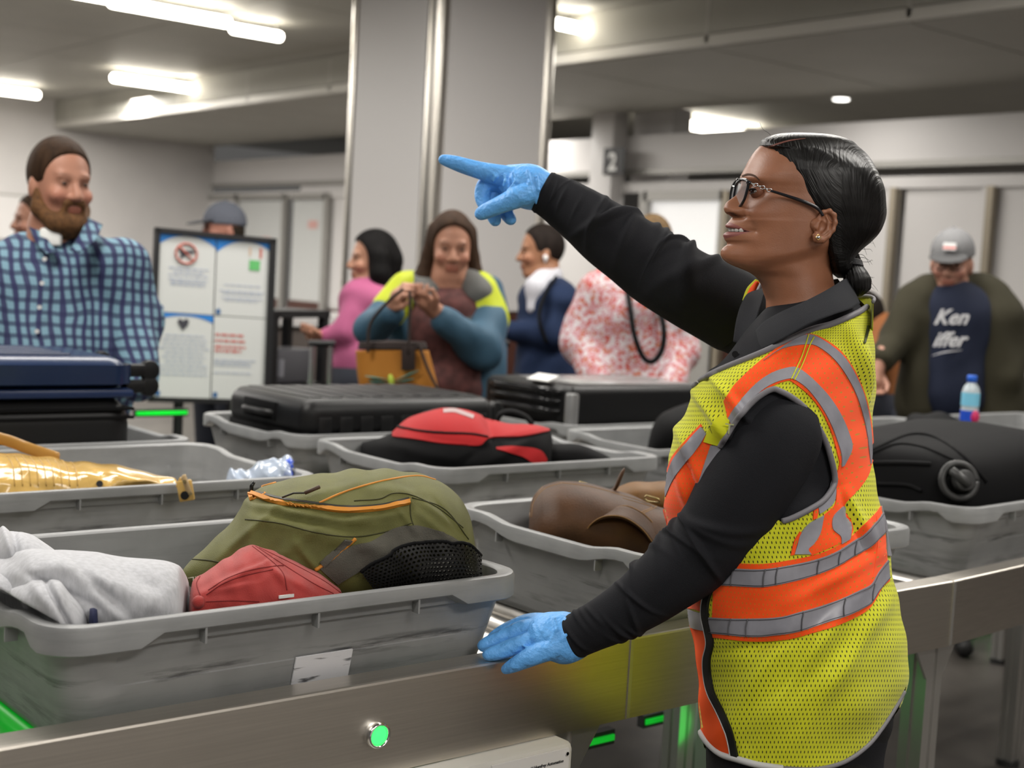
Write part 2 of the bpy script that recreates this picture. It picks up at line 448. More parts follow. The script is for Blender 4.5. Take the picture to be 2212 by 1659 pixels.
# panels between mullions, from pixel columns in the photograph to metres along the wall
cols = [(2330, 2152, 'p'), (2128, 1948, 'p'), (1915, 1700, 'p'), (1700, 1575, 'p'), (1565, 1392, 'g'), (1290, 1165, 'p'), (1160, 1000, 'p'), (1000, 850, 'p'), (850, 700, 'p')]
ztop = hz0-.21
for a, b, kd in cols:
    y0, y1 = yon(a), yon(b)
    if kd == 'p':
        box('panel', (XW+.03, (y0+y1)/2, (ztop+.95)/2), (.03, y1-y0-.01, ztop-.95), white_m, wr)
        box('panel', (XW+.03, (y0+y1)/2, .47), (.03, y1-y0-.01, .9), wood_m, wr)
    else:
        box('pane', (XW+.04, (y0+y1)/2, (ztop-.06+1.0)/2), (.02, y1-y0-.04, ztop-1.1), glow_m, wr)
        for yy in (y0, y1): box('window_frame', (XW, yy, ztop/2), (.09, .09, ztop), frame_m, wr)
        box('window_frame', (XW, (y0+y1)/2, ztop-.04), (.09, y1-y0, .09), frame_m, wr)
        box('window_frame', (XW, (y0+y1)/2, .5), (.09, y1-y0, 1.0), frame_m, wr)
yk = yon(2335)
while yk > -3:
    box('panel', (XW+.03, yk-.48, (ztop+.95)/2), (.03, .94, ztop-.95), white_m, wr); box('panel', (XW+.03, yk-.48, .47), (.03, .94, .9), wood_m, wr)
    box('mullion', (XW-.02, yk-.99, ztop/2), (.07, .055, ztop), mat('bronze_mullion', (.30, .26, .20), .35, .4), wr); yk -= 1.02
for px in (2350, 2140, 1931, 1700, 1570):
    y = yon(px); box('mullion', (XW-.02, y, ztop/2), (.07, .055, ztop), mat('bronze_mullion', (.30, .26, .20), .35, .4), wr)
    box('mullion', (XW, y+.06, ztop/2), (.05, .04, ztop), white_m, wr)
# post that carries the lane number
y = (yon(1308, 300)+yon(1355, 300))/2; w = yon(1308, 300)-yon(1355, 300)
po = struct(box('trim_2', (XW-.09, y, ZS/2-.004), (.18, w, ZS-.008), white_m, bev=.006))
# doors and wall to the far left
dd = [(426, 515), (515, 618), (632, 708)]
box('panel', (XW+.05, (yon(708)+yon(860))/2, 1.3), (.04, 3, 2.3), white_m, wr)
for n, (a, b) in enumerate(dd):
    y0, y1 = yon(b, 560), yon(a, 560)
    d = struct(empty('door_%d' % (n+1), (XW-.06, (y0+y1)/2, 0)))
    if n == 0:
        box('wall_panel', (XW-.03, (y0+y1)/2, 1.15), (.05, y1-y0-.02, 2.28), white_m, d)
    else:
        box('door_leaf', (XW-.03, (y0+y1)/2, 1.15), (.04, y1-y0-.1, 2.2), mat('glazed_door', (.55, .56, .55), .25), d)
    box('door_frame', (XW-.04, y0, 1.17), (.07, .09, 2.34), frame_m, d)
    box('door_frame', (XW-.04, (y0+y1)/2, 2.3), (.07, y1-y0, .07), frame_m, d)
    if n: box('warning_sign', (XW-.055, y0+(y1-y0)*.35, 1.62 if n == 1 else 1.95), (.004, .22, .32 if n == 1 else .1), mat('pale_red_print', (.62, .36, .33), .5), d)
    box('kick_panel', (XW-.06, (y0+y1)/2, .62), (.03, y1-y0-.1, .75), wood_m, d)
# room behind the partition
struct(box('wall_back', (17.9, 8, ZC/2), (.2, 26, ZC), wall_m))
struct(box('trim_3', (XW+.3, yon(1380, 300), H+1.25), (.25, .5, .75), white_m))
# lane sign 2
c = onx(1326, 348, XW-.2)
sg = empty('lane_sign', (XW-.2, c[1], c[2]-.15), 'square black sign with white numeral 2 on the white post', 'sign')
hs = abs(onx(1304, 348, XW-.2)[1]-onx(1349, 348, XW-.2)[1]); hv = onx(1326, 320, XW-.2)[2]-onx(1326, 378, XW-.2)[2]
box('sign_panel', (XW-.195, c[1], c[2]), (.012, hs, hv), black_m, sg)
text('numeral', '2', (XW-.203, c[1]+hs*.27, c[2]-hv*.33), (0, -1, 0), (0, 0, 1), hv*.92, mat('sign_white', (.8, .8, .78), .4), sg, bold=hv*.03)
# small devices on the ceiling
def lamp(px0, py0, px1, py1, lab, z=ZC-.12, r=.034):
    a, b = onz(px0, py0, z), onz(px1, py1, z); yy = (a[1]+b[1])/2
    a = np.array([a[0], yy, z]); b = np.array([b[0], yy, z])
    L = empty('linear_lamp', ((a[0]+b[0])/2, yy, z), lab, 'lamp', 'linear lamps under the ceiling')
    q = np.array([1, 0, 0])
    tube('tube', [a, a+q*.01, a+q*.03, b-q*.03, b-q*.01, b], [r*.4, r*.8, r, r, r*.8, r*.4], tube_m, L, n=16)
    for t in (.12, .88):
        p = a+(b-a)*t; cyl('hanger', p+np.array([0, 0, r*.8]), (p[0], p[1], ZC-.002), .008, frame_m, L, n=8)
    return L
lamp(243, 0, 488, 52, 'longer bright lamp tube above the bearded man, nearest the top edge', r=.042)
lamp(500, 60, 607, 81, 'short lamp tube following the long one toward the column', r=.040)
lamp(60, -36, 236, -4, 'lamp tube end cut by the top of the picture', r=.042)
lamp(250, 165, 424, 196, 'long tube of the second pair, beyond the first row', r=.045)
lamp(440, 199, 526, 214, 'short tube of the second pair, shining on the soffit edge', r=.045)
lamp(-70, 182, 74, 208, 'lamp tube above the white wall behind the bearded man', r=.045)
lamp(1162, 38, 1305, 76, 'lamp tube just beside the column shining on the soffit', r=.038)
lamp(1416, 254, 1626, 295, 'lamp tube above the far room between numeral sign and the pointing woman', r=.055)
def dome(px, py, lab, z=ZC, r=.09):
    p = onz(px, py, z-.06); o = empty('dome_camera', (p[0], p[1], z), lab, 'camera')
    cyl('housing', (p[0], p[1], z-.002), (p[0], p[1], z-.05), r, mat('dome_housing', (.3, .3, .3), .4), o, n=24)
    v = []; 
    for i in range(9):
        a = i/8*math.pi/2
        for j in range(24): b = j/24*2*math.pi; v.append((p[0]+r*.85*math.cos(a)*math.cos(b), p[1]+r*.85*math.cos(a)*math.sin(b), z-.05-r*.85*math.sin(a)))
    mesh('dome', v, grid_faces(9, 24), mat('smoked_dome', (.02, .02, .025), .1), o)
    return o
dome(432, 196, 'round ceiling camera between the two far lamp tubes', r=.11)
p = onz(276, 235, ZC-.1)
o = empty('dome_camera', (p[0], p[1], ZC), 'white domed ceiling camera above the white wall', 'camera')
cyl('stem', (p[0], p[1], ZC-.002), (p[0], p[1], ZC-.12), .03, white_m, o); s = SDF(p-.25, p+.2, .012); s.ell((p[0], p[1], ZC-.17), (.12, .12, .09)); s.out('housing', white_m, o)
p = onz(1817, 212, ZC-.01)
o = empty('recessed_downlight', (p[0], p[1], ZC-.01), 'small round downlight glowing in the far ceiling', 'lamp')
cyl('trim_ring', (p[0], p[1], ZC-.001), (p[0], p[1], ZC-.02), .1, white_m, o); cyl('lens', (p[0], p[1], ZC-.02), (p[0], p[1], ZC-.03), .075, mat('downlight_lens', (1, 1, 1), emit=5, ecol=(1, .97, .9)), o)
# column of white panels with steel corners
D0 = 7.7; corner = W(915, 650, D0); cxn, cyn = corner[0], corner[1]; LX, LY = .86, .86
cl = struct(empty('trim_4', (cxn+LX/2, cyn+LY/2, 0))); cl['label'] = 'square column of white panels with steel corners'
box('column_core', (cxn+LX/2, cyn+LY/2, ZC/2), (LX-.04, LY-.04, ZC-.01), frame_m, cl)
zb = 1.24
box('panel', (cxn+.004, cyn+LY/2, (ZC+zb)/2), (.03, LY-.16, ZC-zb-.01), white_m, cl)
box('panel', (cxn+LX/2, cyn+.004, (ZC+zb)/2), (LX-.16, .03, ZC-zb-.01), white_m, cl)
box('panel', (cxn+.004, cyn+LY/2, zb/2), (.03, LY-.16, zb-.01), wood_m, cl)
box('panel', (cxn+LX/2, cyn+.004, zb/2), (LX-.16, .03, zb-.01), wood_m, cl)
for ax, ay in ((0, 0), (1, 0), (0, 1), (1, 1)):
    xx, yy = cxn+ax*LX, cyn+ay*LY
    cyl('corner_tube', (xx+(.035 if not ax else -.035), yy+(.035 if not ay else -.035), 0.001), (xx+(.035 if not ax else -.035), yy+(.035 if not ay else -.035), ZC-.005), .055, corner_m, cl, n=20)
for px, py in ((938, 75), (934, 222)):
    q = W(px, py, D0-.03); cyl('screw_cap', q-CF*.01, q+CF*.02, .018, corner_m, cl, n=12)
# brown wainscot behind the queue
# ------------------------------------------------------------------ conveyors
KS = 1.075
ZR = H-.543      # top of the side rail
ZT = H-.602      # top of the rollers
ZB = H-.430      # rim of the bins
YA = 1.462       # outer face of the near rail
rail_m = mat('rail_stainless', (.64, .60, .54), .34, 1, bump=.08, bscale=30, stretch=(1, 40, 60), var=.06, vscale=5)
roller_m = mat('roller_steel', (.50, .48, .45), .34, 1)
green_m = mat('green_lit_roller', (.01, .30, .02), .3, emit=.16, ecol=(0, 1, .05))  # no lamps: green light on these rollers put into colour and glow
alu_m = mat('aluminium_profile', (.62, .61, .59), .34, .9)
dark_m = mat('dark_frame', (.03, .03, .03), .5)
ledg_m = mat('green_glow', (0, .8, .05), .4, emit=.22, ecol=(.02, 1, .06))
def prism(name, prof, x0, x1, m, parent, T=None):
    """a folded sheet: profile in (y, z), run along x"""
    v = [(x, y, z) for x in (x0, x1) for y, z in prof]; n = len(prof)
    f = [(i, (i+1) % n, n+(i+1) % n, n+i) for i in range(n)]+[tuple(range(n))[::-1], tuple(range(n, 2*n))]
    if T: v = [T(p) for p in v]
    o = mesh(name, v, f, m, parent, smooth=False); return o
def rail_prof(y, s=1, h=.128):
    r = .004
    return [(y, ZR-h), (y, ZR-r), (y+s*r*.3, ZR-r*.3), (y+s*r, ZR), (y+s*.044, ZR), (y+s*.046, ZR-.002), (y+s*.046, ZR-.03), (y+s*.043, ZR-.03), (y+s*.043, ZR-.004), (y+s*.005, ZR-.004), (y+s*.004, ZR-h)]
def leg_post(x, y, parent, top, w=.05):
    # slotted aluminium profile with a foot
    o = []
    pr = []
    for sx, sy in ((1, 0), (0, 1), (-1, 0), (0, -1)):
        pass
    w2 = w/2; s = .005; g = .006
    P = [(-w2, -w2), (-s, -w2), (-s, -w2+g), (s, -w2+g), (s, -w2), (w2, -w2), (w2, -s), (w2-g, -s), (w2-g, s), (w2, s), (w2, w2), (s, w2), (s, w2-g), (-s, w2-g), (-s, w2), (-w2, w2), (-w2, s), (-w2+g, s), (-w2+g, -s), (-w2, -s)]
    n = len(P); v = [(x+a, y+b, z) for z in (.012, top) for a, b in P]
    f = [(i, (i+1) % n, n+(i+1) % n, n+i) for i in range(n)]+[tuple(range(n))[::-1], tuple(range(n, 2*n))]
    mesh('leg', v, f, alu_m, parent, smooth=False)
    cyl('foot', (x, y, 0), (x, y, .02), .035, dark_m, parent, n=16)
    # gusset plate
    for sx in (-1, 1):
        t = [(x+sx*w2, y-w2, top), (x+sx*(w2+.045), y-w2, top), (x+sx*w2, y-w2, top-.07)]
        v = [(a, b+d, c) for d in (0, .006) for a, b, c in t]
        mesh('gusset', v, [(0, 1, 2), (5, 4, 3), (0, 3, 4, 1), (1, 4, 5, 2), (2, 5, 3, 0)], alu_m, parent, smooth=False)
xs1 = ony(1361, 1450, YA)[0]; xs2 = ony(2057, 1300, YA)[0]
la = empty('roller_conveyor', (.9, YA+.27, 0), 'stainless roller conveyor carrying the nearest bins, hand resting on its rail', 'conveyor', 'roller conveyors')
prism('side_rail', rail_prof(YA), -1.2, xs1-.002, rail_m, la)
prism('side_rail', rail_prof(YA), xs1+.002, xs2, rail_m, la)
prism('side_rail', rail_prof(YA+.64, -1), -1.2, xs2, rail_m, la)
box('joint_strip', (xs1, YA-.001, ZR-.064), (.007, .002, .126), alu_m, la)
def rollers(parent, x0, x1, y0, y1, step=.08, greens=(), T=None, n=14):
    first = None; k = 0
    for x in np.arange(x0, x1, step):
        r = .024
        a, b = np.array((x, y0, ZT-r)), np.array((x, y1, ZT-r))
        if T: a, b = np.array(T(a)), np.array(T(b))
        g = any(abs(x-q) < step/2 for q in greens)
        cyl('roller', a, b, r, green_m if g else roller_m, parent, n=n)
xg = onz(30, 1520, ZT)[0]
rollers(la, -.9+((xg+.9) % .08)-.08*0, xs2-.02, YA+.052, YA+.59, greens=(xg, xg-.16, 1.02*KS+.02))
for x in (xs1-.10, -.4): leg_post(x, YA+.045, la, ZR-.125)
for x in (xs1-.10, -.4, xs2-.1): leg_post(x, YA+.6, la, ZR-.125)
box('cross_beam', (.9, YA+.32, ZR-.2), (3.2, .05, .05), alu_m, la)
# second, slightly angled section
A2 = math.radians(4.2); px0 = np.array([xs2+.004, YA, 0])
def T2(p):
    q = np.asarray(p, float)-px0; c, s = math.cos(A2), math.sin(A2)
    return px0+np.array([c*q[0]-s*q[1], s*q[0]+c*q[1], q[2]])
lb = empty('roller_conveyor', tuple(T2((xs2+.8, YA+.27, 0))), 'angled conveyor section behind the woman under the black soft suitcase', 'conveyor', 'roller conveyors')
prism('side_rail', rail_prof(YA), xs2+.004, xs2+2.2, rail_m, lb, T2)
prism('side_rail', rail_prof(YA+.64, -1), xs2+.06, xs2+2.2, rail_m, lb, T2)
box('joint_strip', T2((xs2+.003, YA-.001, ZR-.064)), (.008, .002, .126), alu_m, lb)
rollers(lb, xs2+.09, xs2+2.1, YA+.052, YA+.59, T=T2)
q = T2((xs2-.02, YA+.03, 0)); leg_post(ony(2008, 1450, YA+.03)[0], YA+.045, lb, ZR-.125, w=.052)
leg_post(xs2+1.6, YA+.75, lb, ZR-.125)
# green button on the rail
b = ony(811, 1585, YA); bt = empty('push_button', tuple(b), 'round green lit push button in a chrome ring on the conveyor side', 'button')
chrome_m = mat('chrome', (.8, .8, .8), .08, 1)
def lathe_y(name, c, prof, m, parent, n=40):
    v = [(c[0]+r*math.cos(t), c[1]-d, c[2]+r*math.sin(t)) for d, r in prof for t in np.linspace(0, 2*math.pi, n, endpoint=False)]
    return mesh(name, v, grid_faces(len(prof), n), m, parent)
fixn(lathe_y('bezel', b, [(-.001, .0178), (.005, .0182), (.010, .0172), (.012, .0155), (.0115, .014), (.007, .0132), (.002, .013), (-.001, .013)], chrome_m, bt))
fixn(lathe_y('lens', b, [(0, .0125), (.0075, .0122), (.0085, .0108), (.0078, .0095), (.009, .006), (.0096, .0001)], mat('green_lens', (.02, .8, .1), .25, emit=1.5, ecol=(.06, 1, .16)), bt))
# control box hung under the rail
cb0 = ony(1243, 1600, YA-.03); cbx = cb0[0]
cb = empty('control_box', (cbx-.25, YA+.03, ZR-.3), 'pale grey control box with printed plate hung below the conveyor side', 'box')
zt = ZR-.130
box('housing', (cbx-.25, YA+.035, zt-.11), (.5, .13, .22), mat('control_box_plastic', (.62, .61, .57), .4), cb, bev=.012)
yy = YA-.0305
box('name_plate', (cbx-.085, yy, zt-.040), (.145, .003, .065), mat('plate_white', (.72, .71, .69), .35), cb)
pm = mat('print_black', (.03, .03, .03), .5); pr_ = mat('print_red', (.6, .02, .05), .4)
v = disc((cbx-.125, yy-.0022, zt-.031), (0, -1, 0), .0085); mesh('red_emblem', v, [tuple(range(len(v)))], pr_, cb, smooth=False)
text('emblem_digits', '13', (cbx-.1305, yy-.003, zt-.0355), (1, 0, 0), (0, 0, 1), .012, mat('print_white', (.8, .8, .8)), cb, ext=.0003)
text('lettering', 'MacDonald Humfrey Automation', (cbx-.112, yy-.002, zt-.027), (1, 0, 0), (0, 0, 1), .0065, pm, cb, ext=.0002, shear=.2, bold=.0001)
for r in range(3): box('print_line', (cbx-.05-.004*r, yy-.0018, zt-.038-.006*r), (.06-.01*r, .0005, .0012), pm, cb)
for sx, sz in ((-.067, .025), (.067, .025), (.067, -.025)): cyl('screw', (cbx-.085+sx, yy-.001, zt-.040+sz), (cbx-.085+sx, yy-.004, zt-.040+sz), .0028, chrome_m, cb, n=10)
# the two further lanes, side by side
LX1 = (5.25, 3.62)
for j, (y0, lab) in enumerate(((2.18*KS, 'roller conveyor lane carrying the yellow purse and red backpack'), (2.735*KS, 'farthest roller conveyor lane carrying the hard suitcases'))):
    lc = empty('roller_conveyor', (3, y0+.3, 0), lab, 'conveyor', 'roller conveyors')
    prism('side_rail', [(y, z-.0) for y, z in rail_prof(y0)], -2, LX1[j], rail_m, lc)
    prism('side_rail', rail_prof(y0+.585, -1), -2, LX1[j], rail_m, lc)
    rollers(lc, -1.2, LX1[j]-.1, y0+.05, y0+.535, step=.10, greens=(.3, 1.9, 4.2), n=10)
    for x in np.linspace(-.6, LX1[j]-.2, 4):
        for yy_ in (y0+.03, y0+.555): leg_post(x, yy_, lc, ZR-.125)
    box('cross_beam', ((LX1[j]-2)/2, y0+.3, .35), (LX1[j]+1.6, .05, .07), alu_m, lc)
# grey guard panels and green strip lamps below the belts
gp = empty('guard_panel', (1.75, 2.2, 0), 'grey sheet panel lit green below the belt behind the vest', 'panel')
box('sheet', (ony(1503, 1600, 2.1)[0]+.03, 2.1, .42), (.07, .01, .8), mat('guard_sheet', (.25, .28, .25), .5), gp); box('sheet', (1.62, 2.25, .25), (.9, .01, .5), mat('guard_sheet', (.25, .28, .25), .5), gp)
def glow(px, py, y, L, lab, pw=4):
    p = ony(px, py, y); g = empty('green_strip_lamp', tuple(p), lab, 'lamp', 'green strip lamps below the belts')
    box('housing', (p[0], y+.012, p[2]+.0), (L, .02, .03), dark_m, g); box('lens', (p[0], y, p[2]), (L-.01, .006, .012), ledg_m, g)
    l = bpy.data.lights.new('green', 'POINT'); l.energy = pw*.12; l.color = (.03, 1, .08); l.shadow_soft_size = .08
    o = bpy.data.objects.new('green_light', l); COL.objects.link(o); o.location = (p[0], y-.12, p[2]); return g
glow(1425, 1553, 2.12, .10, 'green glowing strip under the belt between the conveyor leg and the vest', 1.6)
glow(2120, 1360, 3.2, .3, 'faint green lamp below the angled conveyor', .8)
glow(350, 892, 4.9, .22, 'green glowing strip under the poster board', 2.5)
glow(1290, 1600, 1.9, .1, 'green glow between the control box and the leg', .5)
l = bpy.data.lights.new('green', 'POINT'); l.energy = .35; l.color = (.03, 1, .08); l.shadow_soft_size = .1
o = bpy.data.objects.new('green_light', l); COL.objects.link(o); o.location = (xg-.05, YA+.3, ZT-.2)

# ------------------------------------------------------------------ grey bins
bin_m = mat('bin_plastic', (.36, .365, .365), .42, spec=.4)
nt, b_ = nodes_of(bin_m)
tc = nt.nodes['Texture Coordinate'].outputs['Object']
sep = nt.nodes.new('ShaderNodeSeparateXYZ'); nt.links.new(tc, sep.inputs[0])
mp = nt.nodes.new('ShaderNodeMapping'); mp.inputs['Scale'].default_value = (2.2, 2.2, 26); nt.links.new(tc, mp.inputs[0])
n1 = nt.nodes.new('ShaderNodeTexNoise'); n1.inputs['Scale'].default_value = 2.2; n1.inputs['Detail'].default_value = 8; n1.inputs['Roughness'].default_value = .65; nt.links.new(mp.outputs[0], n1.inputs['Vector'])
st = mnode(nt, 'MULTIPLY', mnode(nt, 'SMOOTHSTEP' if False else 'SUBTRACT', n1.outputs[0], .50), 8.0); st = mnode(nt, 'MINIMUM', mnode(nt, 'MAXIMUM', st, 0), 1)
# scuffs gather along the wall ledges, at fixed heights of the moulding
def band(z, w): return mnode(nt, 'MAXIMUM', mnode(nt, 'SUBTRACT', 1.0, mnode(nt, 'DIVIDE', mnode(nt, 'ABSOLUTE', mnode(nt, 'SUBTRACT', sep.outputs[2], z)), w)), 0)
bd = mnode(nt, 'ADD', mnode(nt, 'MULTIPLY', band(.088, .014), 1.3), mnode(nt, 'MULTIPLY', band(.03, .035), .6)); bd = mnode(nt, 'ADD', bd, .12)
fac = mnode(nt, 'MINIMUM', mnode(nt, 'MULTIPLY', st, bd), .85)
n3 = nt.nodes.new('ShaderNodeTexNoise'); n3.inputs['Scale'].default_value = 14; n3.inputs['Detail'].default_value = 5; nt.links.new(tc, n3.inputs['Vector'])
base = mixc(nt, n3.outputs[0], (.185, .188, .19), (.29, .295, .295))
nt.links.new(mixc(nt, fac, base, (.05, .05, .052)), b_.inputs['Base Color'])
bl, bw, bh = .664*KS, .507*KS, .172
def bin_mesh():
    N = []; 
    def rr(hx, hy, r, n=7):
        P = []; 
        for cx_, cy_, a0 in ((hx-r, -hy+r, -90), (hx-r, hy-r, 0), (-hx+r, hy-r, 90), (-hx+r, -hy+r, 180)):
            for k in range(n): a = math.radians(a0+90*k/(n-1)); P.append((cx_+r*math.cos(a), cy_+r*math.sin(a)))
        # subdivide straights
        Q = []; m_ = len(P)
        for i in range(m_):
            Q.append(P[i])
            if i % n == n-1:
                a, b = P[i], P[(i+1) % m_]
                for t in np.linspace(0, 1, 22)[1:-1]: Q.append((a[0]+(b[0]-a[0])*t, a[1]+(b[1]-a[1])*t))
        return np.array(Q)
    hx, hy = bl/2, bw/2
    top = rr(hx, hy, .055)
    u, w = np.abs(top[:, 0])/hx, np.abs(top[:, 1])/hy
    short = u > .985
    d_long = hx-np.abs(top[:, 0]); d_short = hy-np.abs(top[:, 1])
    ss = lambda x, a, b: np.clip((x-a)/(b-a), 0, 1)**2*(3-2*np.clip((x-a)/(b-a), 0, 1))
    lip = np.where(short, .020+.016*(1-ss(d_short, .05, .066))+.008*ss(d_short, .12, .2), .020+.016*(1-ss(d_long, .115, .13)))
    dip = np.where(short, .010*ss(d_short, .09, .17), 0)
    rings = []
    def ring(inset, z, r=.055):
        q = rr(hx-inset, hy-inset, max(r-inset*.4, .02)); return np.c_[q, np.broadcast_to(z, (len(q),))]
    panel = ((np.abs(top[:, 1]) > hy*.97) & (d_long > .07))
    def wallring(z):
        ins = .050-.036*(z/.15); q = ring(ins, z)
        k = 0
        if .012 < z < .135: k = .004 if z < .086 else .0065
        q[panel, 1] -= np.sign(q[panel, 1])*k
        return q
    lo = bh-lip
    rings.append(ring(.075, 0)); rings.append(ring(.054, .0)); rings.append(ring(.050, .006))
    for z in (.0115, .013, .03, .05, .07, .085, .088, .11, .133, .137): rings.append(wallring(z))
    rings.append(ring(.015, np.minimum(lo-.0, .150))); rings.append(ring(.0135, lo-dip)); rings.append(ring(.002, lo-dip)); rings.append(ring(0, lo+.002-dip))
    rings.append(ring(0, bh-.006-dip)); rings.append(ring(.002, bh-.0015-dip)); rings.append(ring(.006, bh-dip)); rings.append(ring(.016, bh-.001-dip)); rings.append(ring(.0205, bh-.004-dip)); rings.append(ring(.0215, bh-.010-dip))
    for z in (.12, .07, .03, .012): rings.append(ring(.053-.032*(z/.15), z))
    rings.append(ring(.062, .005)); rings.append(ring(.12, .0045))
    V = np.concatenate(rings); n = len(top); nr = len(rings)
    F_ = grid_faces(nr, n)+[tuple(range(n))[::-1], tuple(range((nr-1)*n, nr*n))]
    parts = [(V, F_)]
    # small ribs under the rim
    for sx in (-.16, .0, .16):
        for sy in (-1, 1): parts.append(boxv((sx, sy*(hy-.008), bh-.028), (.003, .014, .022)))
    for sy in (-.13, .13):
        for sx in (-1, 1): parts.append(boxv((sx*(hx-.009), sy, bh-.036), (.016, .003, .02)))
    V, F_ = join(parts)
    me = bpy.data.meshes.new('bin_body'); me.from_pydata(V, [], F_); me.update(); me.materials.append(bin_m)
    me.polygons.foreach_set('use_smooth', [True]*len(me.polygons)); me.set_sharp_from_angle(angle=math.radians(38)); return me
BIN = bin_mesh()
lab_m = mat('scuffed_label', (.62, .62, .64), .45)
nt, b_ = nodes_of(lab_m); tc = nt.nodes['Texture Coordinate'].outputs['Object']
mp = nt.nodes.new('ShaderNodeMapping'); mp.inputs['Scale'].default_value = (10, 10, 90); nt.links.new(tc, mp.inputs[0])
n1 = nt.nodes.new('ShaderNodeTexNoise'); n1.inputs['Scale'].default_value = 1.6; n1.inputs['Detail'].default_value = 8; nt.links.new(mp.outputs[0], n1.inputs['Vector'])
st = mnode(nt, 'MINIMUM', mnode(nt, 'MAXIMUM', mnode(nt, 'MULTIPLY', mnode(nt, 'SUBTRACT', n1.outputs[0], .58), 12), 0), .9)
nt.links.new(mixc(nt, st, (.62, .62, .65), (.04, .04, .045)), b_.inputs['Base Color'])
BINS = []
def tub(x, y, lab, rot=0, cx_=None, plate=.03):
    """x, y: front-left corner of the rim"""
    c, s = math.cos(rot), math.sin(rot)
    cen = (x+c*bl/2-s*bw/2, y+s*bl/2+c*bw/2, ZT+.0005) if cx_ is None else cx_
    BINS.append((np.array(cen), rot)); t = empty('grey_bin', cen, lab, 'bin', 'grey plastic security bins'); t.rotation_euler = (0, 0, rot)
    o = bpy.data.objects.new('bin_body', BIN); link(o, t)
    for sg_ in (-1, 1):
        hy = bw/2
        me = bpy.data.meshes.new('label_plate')
        v, f = boxv((0, 0, 0), (.088, .0022, .062)); me.from_pydata([tuple(p) for p in v], [], f); me.materials.append(lab_m)
        p = bpy.data.objects.new('label_plate', me); link(p, t); p.location = (plate*-sg_, sg_*(hy-.0315-.0065), .058); p.rotation_euler = (sg_*-.235, 0, 0)
    return t
def cpt(px, py, dx=0): p = onz(px, py, ZB); return p
ZBM = ZT+bh
tub(.540*KS, 1.388*KS, 'nearest grey bin, holding the grey sweatshirt, red cap and olive backpack')
tub(1.432*KS-.0, 1.352*KS+.02, 'grey bin with the brown leather satchel beside the resting arm')
tub(.731*KS, 2.225*KS, 'grey bin holding the shiny yellow purse and crumpled clear bag')
tub(1.661*KS, 2.216*KS, 'grey bin with the red and black backpack')
tub(1.651*KS, 2.765*KS, 'grey bin under the black ribbed hard suitcase')
p = cpt(421, 948); tub(p[0]-bl, 2.765*KS, 'grey bin under the dark blue hard suitcase')
p = cpt(1290, 930); tub(p[0], 2.765*KS, 'grey bin under the black suitcase with glossy handle')
p = cpt(1308, 947); tub(p[0]+.02, 2.216*KS, 'grey bin with the heap of black cloth near the vest')
p = cpt(2098, 1101); tub(p[0], p[1], 'grey bin behind the vest holding the black soft suitcase', rot=math.radians(3.2))
p = cpt(1975, 905); tub(p[0]-bl, 2.216*KS, 'empty grey bin beyond the soft suitcase, half hidden by the vest')
p = cpt(2190, 925); tub(p[0], 2.216*KS, 'grey bin at the picture edge below the capped man in olive')
def inside(V, key, marg=.0):
    """keep a soft thing within the walls of its bin"""
    (cx_, cy_, cz), rot = BINS[key]; V = np.array(V, float); c, s_ = math.cos(rot), math.sin(rot)
    x, y, z = V[:, 0]-cx_, V[:, 1]-cy_, V[:, 2]-cz; lx, ly = c*x+s_*y, -s_*x+c*y
    z = np.maximum(z, .007); m_ = np.where(z < bh, .026+.034*(1-z/bh), np.maximum(.026-(z-bh)*1.6, -.3))+marg
    lx = np.clip(lx, -(bl/2-m_), bl/2-m_); ly = np.clip(ly, -(bw/2-m_), bw/2-m_)
    return np.c_[cx_+c*lx-s_*ly, cy_+s_*lx+c*ly, cz+z]
def lofti(tab, key, **kw):
    v, f = loft(tab, **kw); return inside(v, key), f
def fz(seed, amp, freq): g = fold(seed, amp, freq); return lambda s, th, px, py: g(px, py)
# ------------------------------------------------------------------ luggage
def rbox(name, x0, x1, y0, y1, z0, z1, r, m, parent, rot=0, cen=None, disp=None, n=8, ribs=0):
    """rounded box: superellipse shell"""
    c = np.array(((x0+x1)/2, (y0+y1)/2, (z0+z1)/2)); h = np.array((x1-x0, y1-y0, z1-z0))/2
    return box(name, c, h*2, m, parent, bev=r, seg=n)
def turn(o, rot): o.rotation_euler = (0, 0, rot)
blue_m = mat('blue_hard_shell', (.007, .020, .062), .32, coat=.3, bump=.15, bscale=300)
blk_shell = mat('black_hard_shell', (.008, .008, .0085), .42, spec=.25, bump=.2, bscale=400)
blk_gloss = mat('black_gloss', (.012, .012, .013), .15)
blk_cloth = mat('black_cloth', (.004, .004, .0045), .8, spec=.15, bump=.4, bscale=500)
metal_m = mat('bright_metal', (.7, .7, .7), .2, 1)
brass_m = mat('old_brass', (.45, .36, .18), .3, 1)
def wheelset(c, parent, ax=1, r=.026, w=.03):
    c = np.array(c, float)
    for s_ in (-1, 1):
        a = c+np.array([0, s_*w/2, 0]); b = c+np.array([0, s_*(w/2+.018), 0]); cyl('wheel', a, b, r, blk_shell, parent, n=20, bev=.004)
